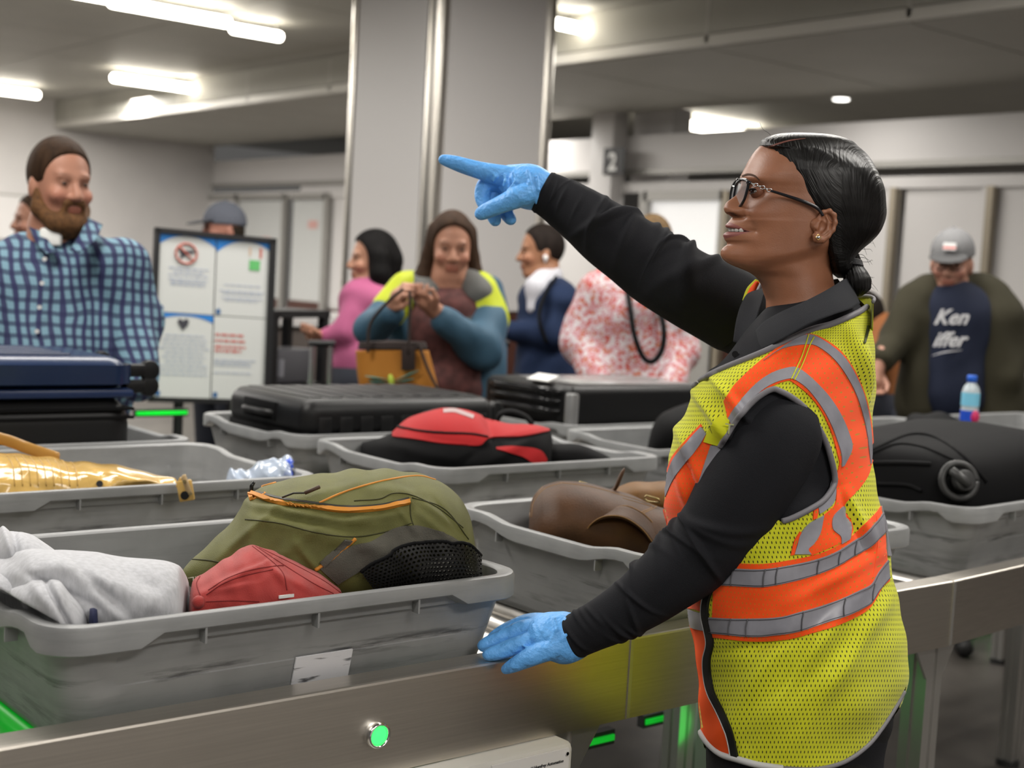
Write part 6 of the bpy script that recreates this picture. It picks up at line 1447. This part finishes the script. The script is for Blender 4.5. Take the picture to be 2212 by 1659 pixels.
def garment(name, per, caps, ells, m, vx=.009, sub=(), seed=1, wr=.006, k=.03, sm=1, bell=()):
    P = [np.array(c[0]) for c in caps]+[np.array(c[1]) for c in caps]+[np.array(e[0]) for e in ells]
    r = .24; s = SDF(np.min(P, axis=0)-r, np.max(P, axis=0)+r, vx)
    for a, b, ra, rb in caps: s.cap(a, b, ra, rb, k=k)
    for e in ells: s.ell(e[0], e[1], e[2], k=k)
    for e in sub: s.ell(e[0], e[1], e[2], k=.006, sub=True)
    rs = np.random.RandomState(seed); K = rs.normal(0, 26, (5, 3)); ph = rs.uniform(0, 6, 5)
    def wf(v):
        d = np.zeros(len(v))
        for q, a in zip(K, ph): d += np.sin(v@q+a)
        n = v-np.array([v[:, 0].mean(), v[:, 1].mean(), 0]); n[:, 2] = 0; n /= np.linalg.norm(n, axis=1)[:, None]+1e-6
        return v+n*(d*wr/3)[:, None]
    return s.out(name, m, per, sm=sm, fn=wf)
def legs(per, c, f, l, m, top=.95, w=.09, dx=(0, 0), shoe=(.02, .02, .02)):
    parts = []
    for b in (-1, 1):
        h = c+l*b*w; h = np.array([h[0], h[1], 0])+f*dx[0 if b < 0 else 1]
        parts.append(tubev([h*[1, 1, 0]+[0, 0, top]-f*dx[0 if b < 0 else 1], h+[0, 0, .72], h+[0, 0, .48], h+[0, 0, .25], h+[0, 0, .06]], [.11, .095, .075, .068, .062], 18))
        s = SDF(h+[-.2, -.2, -.01], h+[.2, .2, .14], .01); s.cap(h+[0, 0, .05], h+f*.14+[0, 0, .038], .045, .036, k=.02); s.cap(h+[0, 0, .05], h+[0, 0, .1], .045, .045, k=.02)
        s.out('shoe', mat('queue_shoe', shoe, .5), per)
    v, f_ = join(parts+[tubev([c*[1, 1, 0]+[0, 0, top-.12], c*[1, 1, 0]+[0, 0, top+.06]], [.15, .16], 20)]); fixn(mesh('trousers', v, f_, m, per))
dk = mat('dark_jeans', (.015, .017, .025), .85)
def G_(x, y, D): return W(x, y, D)
# plaid material: crossing bands woven in the cloth
pl = mat('blue_plaid', (.2, .4, .5), .8, bump=.2, bscale=600)
nt, b_ = nodes_of(pl); tc = nt.nodes['Texture Coordinate'].outputs['Object']; sp = nt.nodes.new('ShaderNodeSeparateXYZ')
mp = nt.nodes.new('ShaderNodeMapping'); mp.inputs['Rotation'].default_value = (0, 0, -math.atan2(LH[1], LH[0])); nt.links.new(tc, mp.inputs[0]); nz = nt.nodes.new('ShaderNodeTexNoise'); nz.inputs['Scale'].default_value = 5; nt.links.new(tc, nz.inputs[0])
va = nt.nodes.new('ShaderNodeVectorMath'); va.operation = 'MULTIPLY_ADD'; nt.links.new(nz.outputs[1], va.inputs[0]); va.inputs[1].default_value = (.05, .05, .05); nt.links.new(mp.outputs[0], va.inputs[2]); nt.links.new(va.outputs[0], sp.inputs[0])
def bnd(c, s_, w_): return mnode(nt, 'GREATER_THAN', mnode(nt, 'ABSOLUTE', mnode(nt, 'SUBTRACT', mnode(nt, 'FRACT', mnode(nt, 'MULTIPLY', c, s_)), .5)), .5-w_)
sx = bnd(mnode(nt, 'ADD', sp.outputs[0], mnode(nt, 'MULTIPLY', sp.outputs[1], .6)), 32, .22); sz = bnd(sp.outputs[2], 32, .20)
wx = bnd(mnode(nt, 'ADD', sp.outputs[0], mnode(nt, 'MULTIPLY', sp.outputs[1], .6)), 16, .13)
c1 = mixc(nt, sx, (.155, .27, .34), (.035, .043, .10)); c2 = mixc(nt, mnode(nt, 'MULTIPLY', sz, .75), c1, (.015, .018, .06)); c3 = mixc(nt, mnode(nt, 'MULTIPLY', wx, .35), c2, (.02, .02, .08)); nt.links.new(c3, b_.inputs['Base Color'])
# 1 bearded man
D = 3.82; hc = W(128, 398, D); per = empty('person', (hc[0], hc[1], 0), 'bearded man in blue plaid shirt standing behind the dark blue suitcase', 'person')
nk = W(118, 500, D+.03)
head(per, hc, -46, 2, (.50, .24, .16), (.050, .026, .013), 'short', sc=1.0, beard=(.10, .045, .015), neck=nk)
f, l, u = frame(-12)
c = W(120, 700, D+.04)
sh1, sh2 = W(-30, 585, D+.05), W(262, 578, D+.02)
garment('shirt', per, [(W(60, 560, D+.05), W(190, 556, D+.04), .075, .075), (sh1, W(-75, 720, D+.05), .085, .065), (W(-75, 720, D+.05), W(-20, 850, D-.1), .065, .05), (sh2, W(292, 690, D+.02), .085, .068), (W(292, 690, D+.02), W(300, 830, D-.12), .068, .05), (W(110, 650, D+.05), W(120, 860, D+.03), .175, .175)],
        [(W(115, 640, D+.05), (.13, .235, .17), [f, l, ZU]), (W(125, 800, D+.02), (.155, .215, .24), [f, l, ZU])], pl, seed=3, wr=.009)
flap('collar', [(85, 487, D-.02), (105, 520, D-.07), (125, 545, D-.10)], [(62, 490, D-.02), (78, 525, D-.09), (100, 548, D-.135)], per, pl, na=16, nb=6); flap('collar', [(190, 470, D-.02), (172, 505, D-.07), (150, 540, D-.11)], [(222, 485, D), (205, 520, D-.08), (168, 548, D-.13)], per, pl, na=16, nb=6)
box('undershirt', W(110, 512, D-.055), (.06, .02, .05), mat('tag_white', (.7, .7, .68)), per, ax=np.array([CR, CF, CU]), bev=.008)
for k in range(5): q = W(97-k*5.5, 560+k*52, D-.155+.004*k); cyl('button', q, q-CF*.004, .006, mat('shirt_button', (.5, .5, .5)), per, n=12)
legs(per, W(120, 800, D+.04), f, l, dk)
# 2 woman with the tote bag
D = 4.95; hc = W(975, 535, D); per = empty('person', (hc[0], hc[1], 0), 'woman with brown hair and lime, grey and blue rain jacket holding a tote', 'person')
h1, h2 = W(868, 632, D-.34), W(908, 640, D-.30)
head(per, hc, -8, 6, (.47, .23, .15), (.060, .032, .018), 'long', sc=.98, neck=W(968, 612, D+.02), hands=((W(852, 662, D-.28), W(868, 625, D-.34), CR, W(840, 690, D-.22)), (W(935, 668, D-.26), W(905, 640, D-.32), ZU, W(965, 690, D-.22))))
f, l, u = frame(0); lime_m = mat('lime_jacket', (.42, .48, .015), .6); blu_m = mat('blue_jacket', (.030, .078, .125), .65, bump=.3, bscale=60); gry_m = mat('grey_jacket', (.11, .11, .105), .7)
print_m = mat('maroon_print', (.075, .026, .024), .8, var=.45, vscale=30)
garment('blouse', per, [(W(968, 690, D+.03), W(968, 840, D+.02), .12, .15)], [(W(968, 715, D), (.11, .15, .17), [f, l, ZU])], print_m, seed=5)
garment('jacket_body', per, [(W(900, 650, D+.06), W(900, 860, D+.05), .105, .09), (W(1040, 650, D+.06), W(1045, 880, D+.02), .10, .085), (W(970, 680, D+.12), W(970, 860, D+.12), .16, .15)], [], blu_m, seed=6, wr=.012, sub=[(W(965, 760, D-.16), (.13, .075, .34), [f, l, ZU])])
garment('jacket_shoulder', per, [(W(885, 630, D+.03), W(850, 668, D), .078, .072)], [], lime_m, seed=7); garment('jacket_shoulder', per, [(W(1032, 632, D+.03), W(1050, 690, D-.0), .080, .082)], [], lime_m, seed=8)
garment('jacket_yoke', per, [(W(905, 618, D+.02), W(925, 640, D-.02), .058, .058)], [], gry_m, seed=9); garment('jacket_lining', per, [(W(1006, 625, D+.0), W(1012, 700, D-.07), .036, .034)], [], mat('charcoal_trim', (.03, .03, .03), .7), seed=9); garment('jacket_yoke', per, [(W(1010, 612, D+.03), W(1030, 630, D-.01), .060, .062)], [], gry_m, seed=9)
garment('sleeve', per, [(W(838, 675, D), W(805, 712, D-.12), .065, .060), (W(805, 712, D-.12), W(845, 678, D-.26), .058, .045)], [], blu_m, seed=10)
garment('sleeve', per, [(W(1052, 700, D-.02), W(1042, 752, D-.10), .080, .075), (W(1042, 752, D-.10), W(955, 690, D-.24), .070, .048)], [], blu_m, seed=11, wr=.01)
legs(per, W(970, 840, D+.05), f, l, dk)
tb = empty('tote_bag', tuple(W(860, 850, D-.42)), 'orange brown tote with dark straps and a teal dragonfly', 'bag')
v, f_ = loft([(752, 768, 925, D-.40, .05), (790, 770, 935, D-.40, .06), (830, 775, 945, D-.40, .07), (900, 790, 960, D-.40, .07)], ns=30, nt=40, axis='y', e=.6, endround=.02); fixn(mesh('bag_body', v, f_, mat('orange_brown_canvas', (.30, .115, .010), .75), tb))
v, f_ = loft([(735, 776, 918, D-.40, .045), (758, 772, 926, D-.40, .055)], ns=8, nt=40, axis='y', e=.6, endround=.1); fixn(mesh('top_band', v, f_, mat('dark_brown_canvas', (.02, .012, .01), .8), tb))
for a in ([(795, 760), (800, 700), (840, 650), (870, 625)], [(882, 765), (884, 710), (886, 660), (885, 630)], [(905, 745), (925, 800), (950, 850)]):
    tube('strap', [W(x, y, D-.475) for x, y in a], .013, mat('dark_brown_canvas', (.02, .012, .01), .8), tb, res=20, flat=.4, up=CF)
box('strap_patch', W(882, 775, D-.478), (.045, .01, .075), mat('dark_brown_canvas', (.02, .012, .01), .8), tb, ax=np.array([CR, CF, CU]), bev=.003)
for k, (a, b2) in enumerate((((852, 822), (905, 800)), ((852, 826), (895, 818)), ((838, 820), (788, 812)), ((838, 826), (795, 824)))):
    p0, p1 = W(*a, D-.478), W(*b2, D-.478); tube('dragonfly_wing', [p0, (p0*.7+p1*.3)+0, (p0+p1)/2, (p0*.2+p1*.8), p1], [.003, .008, .012, .011, .003], mat('teal_print', (.03, .30, .28), .6), tb, n=10, flat=.15, up=CF, res=12)
tube('dragonfly_body', [W(843, 810, D-.48), W(845, 822, D-.485), W(848, 845, D-.48)], [.006, .010, .004], mat('yellow_green_print', (.35, .45, .05), .6), tb, n=10, res=10)
# 3 woman in pink
D = 6.05; hc = W(806, 562, D); per = empty('person', (hc[0], hc[1], 0), 'woman with black bob and pink top seen from behind her shoulder', 'person')
head(per, hc, 68, 0, (.50, .25, .16), (.008, .007, .007), 'bob', sc=.98, neck=W(800, 625, D), hands=((W(695, 728, D-.05), W(672, 722, D-.08), ZU, W(715, 732, D-.02)),))
f, l, u = frame(55); pk_ = mat('pink_top', (.36, .085, .185), .75)
garment('top', per, [(W(798, 655, D), W(790, 790, D), .13, .15), (W(775, 650, D-.06), W(752, 715, D-.10), .072, .055), (W(752, 715, D-.10), W(705, 730, D-.05), .055, .042)], [(W(800, 650, D), (.11, .17, .08), [f, l, ZU])], pk_, seed=13)
legs(per, W(790, 800, D), f, l, dk)
# 4 man in navy
D = 6.3; hc = W(1170, 545, D); per = empty('person', (hc[0], hc[1], 0), 'young man in navy fleece with a white earbud facing the column', 'person')
f, l, u, p = head(per, hc, 78, 2, (.40, .19, .105), (.022, .015, .012), 'short', sc=1.0, neck=W(1180, 605, D), hands=((W(1092, 712, D-.1), W(1075, 715, D-.12), ZU, W(1115, 716, D-.08)),))
e = p(.002, .090, -.024); g = SDF(e-.03, e+.03, .003); g.ell(e, (.011, .011, .013)); g.cap(e, e-[0, 0, .02], .005, .004); g.out('earbud', mat('white_plastic', (.75, .75, .75), .3), per)
f, l, u = frame(62); nv = mat('navy_fleece', (.007, .017, .05), .9, bump=.4, bscale=200)
garment('jacket', per, [(W(1185, 660, D), W(1180, 850, D), .14, .155), (W(1198, 655, D-.1), W(1190, 725, D-.14), .075, .065), (W(1190, 725, D-.14), W(1110, 715, D-.09), .062, .048)], [(W(1185, 645, D), (.12, .20, .09), [f, l, ZU])], nv, seed=17)
garment('shirt_collar', per, [(W(1185, 600, D), W(1160, 622, D-.10), .066, .055), (W(1160, 622, D-.10), W(1152, 665, D-.11), .05, .03)], [], mat('white_cotton', (.48, .48, .52), .8), seed=18)
legs(per, W(1180, 850, D), f, l, dk)
bpk = empty('backpack', tuple(W(1228, 820, D+.05)), 'dark backpack worn by the young man in navy', 'backpack')
garment('pack_body', bpk, [(W(1222, 660, D+.05), W(1228, 800, D+.05), .085, .095)], [], blk_cloth, seed=19)
tube('shoulder_strap', [W(1200, 600, D-.12), W(1175, 640, D-.20), W(1165, 690, D-.215), W(1180, 740, D-.2)], .02, blk_cloth, bpk, res=20, flat=.4, up=CF)
# 5 floral shirt
D = 5.45; hc = W(1408, 535, D); per = empty('person', (hc[0], hc[1], 0), 'person in red and white floral shirt with black lanyard, face behind the pointing arm', 'person')
head(per, hc, 0, 12, (.52, .28, .19), (.16, .10, .045), 'short', neck=W(1385, 610, D+.02), hands=((W(1305, 848, D-.22), W(1330, 862, D-.26), ZU), (W(1440, 846, D-.22), W(1415, 860, D-.26), ZU)))
fl = mat('floral_shirt', (.6, .3, .3), .8)
nt, b_ = nodes_of(fl); vo = nt.nodes.new('ShaderNodeTexVoronoi'); vo.inputs['Scale'].default_value = 75; nt.links.new(nt.nodes['Texture Coordinate'].outputs['Object'], vo.inputs['Vector'])
cr_ = nt.nodes.new('ShaderNodeValToRGB'); cr_.color_ramp.interpolation = 'CONSTANT'; nt.links.new(mnode(nt, 'FRACT', mnode(nt, 'MULTIPLY', vo.outputs['Color'], 3.1)), cr_.inputs[0])
for i, (pz, cc) in enumerate(((0, (.36, .06, .055)), (.2, (.46, .40, .42)), (.5, (.40, .20, .22)), (.84, (.36, .10, .05)))):
    e_ = cr_.color_ramp.elements[i] if i < 2 else cr_.color_ramp.elements.new(pz); e_.position = pz; e_.color = cc+(1,)
n2 = nt.nodes.new('ShaderNodeTexVoronoi'); n2.inputs['Scale'].default_value = 95; nt.links.new(nt.nodes['Texture Coordinate'].outputs['Object'], n2.inputs['Vector'])
nt.links.new(mixc(nt, mnode(nt, 'LESS_THAN', n2.outputs['Distance'], .34), cr_.outputs[0], (.46, .44, .46)), b_.inputs['Base Color'])
f, l, u = frame(0)
garment('shirt', per, [(W(1292, 640, D+.02), W(1255, 745, D), .098, .082), (W(1255, 745, D), W(1298, 838, D-.20), .078, .055), (W(1448, 640, D+.02), W(1468, 750, D), .098, .082), (W(1468, 750, D), W(1445, 838, D-.20), .078, .055), (W(1335, 606, D+.02), W(1412, 610, D+.02), .070, .070), (W(1370, 680, D+.03), W(1370, 860, D+.02), .20, .21)], [(W(1370, 690, D+.02), (.14, .25, .24), [f, l, ZU])], fl, seed=23, wr=.008)
tube('lanyard', [W(1352, 600, D-.10), W(1362, 670, D-.20), W(1372, 730, D-.225), W(1392, 775, D-.23), W(1412, 780, D-.23), W(1430, 755, D-.225), W(1434, 710, D-.22), W(1420, 650, D-.17), W(1405, 600, D-.10)], .011, blk_cloth, per, n=8, res=50)
legs(per, W(1370, 850, D+.05), f, l, dk)
# 6 man with the grey cap
D = 5.6; hc = W(2056, 568, D); per = empty('person', (hc[0], hc[1], 0), 'man in grey cap, glasses and open olive jacket looking down', 'person')
f, l, u, p = head(per, hc, 24, 8, (.47, .24, .17), (.04, .025, .018), 'cap2', sc=1.0, neck=W(2075, 650, D+.03), extra=('grey baseball cap with small patch on the man in olive', (.17, .17, .175)), hands=((W(1894, 800, D-.12), W(1886, 840, D-.14), -CF, W(1905, 765, D-.10)),))
for b in (-1, 1):
    e = p(.102, b*.031, .0); tube('glasses_rim', [e+(l*math.cos(t)*.024+u*math.sin(t)*.017) for t in np.linspace(0, 2*math.pi, 18)], .0022, blk_gloss, per, n=6)
tube('glasses_bridge', [p(.102, -.008, .003), p(.104, .008, .003)], .0022, blk_gloss, per, n=6)
f, l, u = frame(12); ol = mat('olive_jacket', (.026, .023, .012), .9, bump=.3, bscale=200); nt_m = mat('navy_tee', (.007, .011, .028), .85)
garment('t_shirt', per, [(W(2060, 680, D), W(2055, 850, D), .13, .14)], [(W(2062, 700, D), (.12, .16, .18), [f, l, ZU])], nt_m, seed=29, wr=.003)
garment('jacket', per, [(W(1985, 655, D+.04), W(1945, 725, D), .095, .080), (W(1945, 725, D), W(1906, 775, D-.09), .072, .056), (W(2138, 650, D+.05), W(2198, 730, D+.05), .098, .080), (W(2198, 730, D+.05), W(2170, 820, D-.05), .075, .06), (W(2015, 632, D+.05), W(2115, 630, D+.05), .080, .080), (W(2000, 700, D+.04), W(1985, 880, D+.02), .105, .095), (W(2140, 700, D+.04), W(2140, 900, D+.04), .14, .14), (W(2070, 700, D+.12), W(2070, 880, D+.12), .17, .17)], [], ol, seed=31, wr=.010, sub=[(W(2052, 760, D-.19), (.17, .070, .40), [f, l, ZU])])
q = W(2016, 700, D-.150); sx_ = (CR*.97+CF*.10); wt = mat('script_white', (.6, .6, .62), .7)
text('script_print', 'Ken', q, sx_, CU, .085, wt, per, ext=.002, shear=.5, bold=.0015); text('script_print', 'iffer', W(2014, 748, D-.150), sx_, CU, .082, wt, per, ext=.002, shear=.5, bold=.0015)
tube('script_swoosh', [W(2014, 768, D-.152), W(2040, 761, D-.156), W(2078, 756, D-.150)], [.002, .006, .002], wt, per, n=8, res=12, flat=.3, up=CF)
legs(per, W(2070, 860, D+.08), f, l, dk)
# 7 capped man behind the poster board
D = 7.0; hc = W(482, 498, D); per = empty('person', (hc[0], hc[1], 0), 'man in two tone cap standing behind the poster board', 'person')
head(per, hc, 55, 0, (.55, .25, .18), (.04, .03, .02), 'cap', sc=1.05, neck=W(486, 560, D), extra=('black and grey baseball cap seen above the poster board', (.12, .13, .16)))
f, l, u = frame(40); garment('jacket', per, [(W(486, 590, D), W(480, 800, D), .17, .17), (W(440, 600, D), W(425, 720, D), .08, .06), (W(530, 600, D), W(545, 720, D), .08, .06)], [], blk_cloth, seed=37)
legs(per, W(484, 800, D), f, l, dk)
# 8 person behind the bearded man
D = 6.4; hc = W(78, 478, D); per = empty('person', (hc[0], hc[1], 0), 'person mostly hidden behind the bearded man, only brown hair and forehead showing', 'person')
head(per, hc, 50, 0, (.50, .25, .17), (.05, .028, .015), 'short', neck=W(85, 545, D)); f, l, u = frame(30)
garment('jacket', per, [(W(85, 580, D), W(85, 780, D), .16, .16), (W(45, 590, D), W(30, 700, D), .07, .06), (W(125, 590, D), W(140, 700, D), .07, .06)], [], nv, seed=41); legs(per, W(85, 800, D), f, l, dk)
# 9 stooping person in rust jacket
D = 6.3; hc = W(1868, 690, D); per = empty('person', (hc[0], hc[1], 0), 'stooping person in rust jacket between the vest and the olive jacket', 'person')
head(per, hc, 60, 30, (.50, .25, .17), (.02, .015, .012), 'short', neck=W(1895, 735, D)); f, l, u = frame(60)
garment('jacket', per, [(W(1905, 735, D), W(1925, 860, D), .13, .14), (W(1900, 735, D-.05), W(1880, 800, D-.2), .07, .055)], [], mat('rust_jacket', (.20, .07, .02), .8), seed=43); legs(per, W(1925, 860, D), f, l, dk)
# ------------------------------------------------------------------ poster board
D1, D2 = 5.45, 5.72
TL, TR, BL, BR = W(332, 491, D1), W(593, 516, D2), W(320, 868, D1), W(574, 872, D2)
pb = empty('poster_board', (float((BL[0]+BR[0])/2), float((BL[1]+BR[1])/2), 0), 'black framed board of four notices standing behind the bins', 'sign')
ex = (TR-TL); wd_ = np.linalg.norm(ex); ex /= wd_; ey = (TL-BL); ht_ = np.linalg.norm(ey); ey = ey-ex*(ey@ex); ey /= np.linalg.norm(ey); ez = np.cross(ex, ey)
if ez@CF > 0: ez = -ez
def bp_(u, v, w=0): return BL+ex*u*wd_+ey*v*ht_+ez*w
A_ = np.array([ex, ey, ez]); paper = mat('poster_paper', (.49, .50, .49), .5)
box('backing', bp_(.5, .5, -.008), (wd_, ht_, .016), black_m, pb, ax=A_)
for u_, v_, du, dv in ((.5, .985, 1, .03), (.5, .012, 1, .024), (.018, .5, .036, 1), (.972, .5, .056, 1)): box('frame_bar', bp_(u_, v_, .006), (wd_*du, ht_*dv, .018), black_m, pb, ax=A_)
blu = mat('poster_blue', (.02, .17, .50), .5); pr1 = mat('poster_print', (.32, .36, .46), .6); prr = mat('poster_red', (.45, .10, .08), .6)
def quad(name, pts, m, w=.004):
    n_ = len(pts); return mesh(name, [bp_(a, b, w) for a, b in pts]+[bp_(a, b, w-.001) for a, b in pts], [tuple(range(n_)), tuple(range(n_, 2*n_))[::-1]]+[(i, (i+1) % n_, n_+(i+1) % n_, n_+i) for i in range(n_)], m, pb, smooth=False)
for k, (u0, v0, u1, v1) in enumerate(((.04, .52, .495, .97), (.505, .52, .945, .97), (.04, .03, .495, .515), (.505, .03, .945, .515))):
    quad('notice', [(u0, v0), (u1, v0), (u1, v1), (u0, v1)], paper, .002)
    if k < 3:
        h = .055 if k < 2 else .045; arc = [(u0+(u1-u0)*t, v1-h*(1 if k < 2 else .8)*(abs(2*t-(1 if k != 1 else 1.15))**2.2)-(.004 if k < 2 else .01)) for t in np.linspace(0, 1, 16)]
        quad('blue_arc', [(u0, v1), (u1, v1)]+arc[::-1], blu, .0035)
    quad('round_seal', [(u0+.03+.022*math.cos(t)*.9, v0+.022+.018*math.sin(t)) for t in np.linspace(0, 2*math.pi, 14)[:-1]], mat('seal_blue', (.03, .10, .24), .5), .0045)
rs = np.random.RandomState(4)
def lines(u0, u1, vs, m, h=.006, ctr=True):
    for v in vs:
        w_ = (u1-u0)*rs.uniform(.75, 1); a = (u0+u1)/2-w_/2 if ctr else u0; x = a
        while x < a+w_-.01:
            L_ = rs.uniform(.02, .06); quad('print_word', [(x, v), (min(x+L_, a+w_), v), (min(x+L_, a+w_), v+h), (x, v+h)], m, .0036); x += L_+.012
lines(.12, .44, (.775, .755, .735, .71, .695, .68), pr1, .007); lines(.54, .92, (.70, .665, .65, .625, .61), pr1, .006)
lines(.07, .47, (.385, .36, .335, .31, .285, .26, .235, .21, .185, .16), pr1, .007); lines(.52, .80, (.40, .365, .33, .305), prr, .013, False); lines(.52, .90, (.255, .24, .225, .18), pr1, .006, False)
ring = [bp_(.255+.085*math.cos(t), .865+.058*math.sin(t), .006) for t in np.linspace(0, 2*math.pi, 30)]; rr_m = mat('ring_red', (.45, .12, .09), .5)
tube('ban_ring', ring, .004, rr_m, pb, n=8); tube('ban_bar', [bp_(.195, .905, .007), bp_(.315, .825, .007)], .0035, rr_m, pb, n=8)
quad('pistol_icon', [(.20, .885), (.315, .885), (.315, .868), (.26, .865), (.255, .85), (.235, .85), (.225, .835), (.205, .835), (.213, .868), (.20, .87)], mat('icon_dark', (.04, .04, .05), .6), .0052)
quad('heart_icon', [(.25, .42), (.215, .455), (.205, .475), (.225, .488), (.25, .475), (.275, .49), (.30, .475), (.29, .45)], mat('icon_dark', (.04, .04, .05), .6), .0052)
quad('green_block', [(.78, .80), (.87, .80), (.87, .86), (.78, .86)], mat('poster_green', (.10, .38, .12), .6), .0045)
quad('red_strip', [(.865, .875), (.885, .875), (.885, .935), (.865, .935)], rr_m, .0045); quad('red_strip', [(.775, .885), (.79, .885), (.79, .935), (.775, .935)], mat('strip_tan', (.5, .35, .25), .6), .0045)
for u_ in (.25, .72):
    q = bp_(u_, 0, -.012); cyl('stand_pole', q+[0, 0, .02], (q[0], q[1], .03), .02, black_m, pb, n=14)
q = bp_(.5, 0, -.012); box('stand_base', (q[0], q[1], .015), (wd_*.9, .35, .03), black_m, pb, ax=np.array([ex*[1, 1, 0]/np.linalg.norm(ex*[1, 1, 0]), np.cross(ZU, ex*[1, 1, 0]/np.linalg.norm(ex*[1, 1, 0])), ZU]), bev=.01)
# black frame table with equipment beyond the board
D = 6.6; ft = empty('frame_table', tuple(W(620, 800, D)*[1, 1, 0]), 'black frame table with bins on it between board and column', 'table')
tp = [W(560, 672, D), W(655, 668, D-.1)]
ax_ = tp[1]-tp[0]; ax_[2] = 0; aw = np.linalg.norm(ax_); ax_ /= aw; ayy = np.cross(ZU, ax_); AX = np.array([ax_, ayy, ZU]); cz = float(tp[0][2])
cc = (tp[0]+tp[1])/2
box('top_frame', (cc[0], cc[1], cz), (aw, .5, .035), black_m, ft, ax=AX); 
for a in (-1, 1):
    for b in (-1, 1): q = cc+ax_*a*(aw/2-.02)+ayy*b*.22; box('leg', (q[0], q[1], cz/2), (.04, .04, cz), black_m, ft, ax=AX)
box('shelf', (cc[0], cc[1], cz-.35), (aw, .5, .03), black_m, ft, ax=AX)
eq = empty('equipment_box', (cc[0], cc[1], cz-.33), 'grey equipment box on the shelf of the black frame table', 'box'); box('housing', (cc[0], cc[1], cz-.25), (aw*.7, .35, .16), mat('equipment_grey', (.10, .10, .11), .5), eq, ax=AX, bev=.01); box('front_panel', cc*[1, 1, 0]-ayy*0+[0, 0, cz-.25]-CF*[.18, .18, 0], (aw*.5, .01, .08), mat('panel_light', (.3, .3, .33), .4), eq, ax=AX)
D = 8.0; p = W(690, 690, D); wc_ = empty('white_counter', (p[0], p[1], 0), 'white topped counter behind the woman in pink', 'counter')
box('counter_top', (p[0], p[1], p[2]), (.9, .5, .07), white_m, wc_, bev=.01); box('counter_body', (p[0], p[1], p[2]/2-.02), (.8, .42, p[2]-.06), mat('counter_body', (.12, .10, .09), .6), wc_)
# trolley cases with pulled-out handles
def trolley(pxa, pxb, ytop, D, lab):
    a, b = W(pxa, ytop, D), W(pxb, ytop, D); c = (a+b)/2; t = empty('trolley_case', (c[0], c[1], 0), lab, 'suitcase', None)
    ax_ = (b-a)*[1, 1, 0]; ax_ /= np.linalg.norm(ax_); AX = np.array([ax_, np.cross(ZU, ax_), ZU])
    box('case_body', (c[0], c[1], .33), (.38, .24, .54), blk_cloth, t, ax=AX, bev=.03)
    for q in (a, b): cyl('handle_tube', (q[0], q[1], .58), (q[0], q[1], q[2]), .009, metal_m, t, n=10)
    cyl('handle_grip', a-ax_*.015, b+ax_*.015, .014, black_m, t, n=12)
    for s_ in (-1, 1): q = c+ax_*s_*.13; cyl('wheel', (q[0]-.012, q[1], .03), (q[0]+.012, q[1], .03), .03, black_m, t, n=16)
trolley(675, 716, 742, 5.6, 'black trolley case whose silver handle the woman in pink holds'); trolley(1066, 1092, 742, 5.6, 'black trolley case with silver handle between tote woman and the man in navy')
# small frame on the far white wall and a ledge below the right panels
q = ony(22, 470, YW-.01); nb = empty('wall_notice', tuple(q), 'small grey framed notice on the white wall behind the bearded man', 'notice'); box('frame', q, (.5, .02, .6), frame_m, nb); box('sheet', q-[0, .012, 0], (.44, .01, .54), white_m, nb)
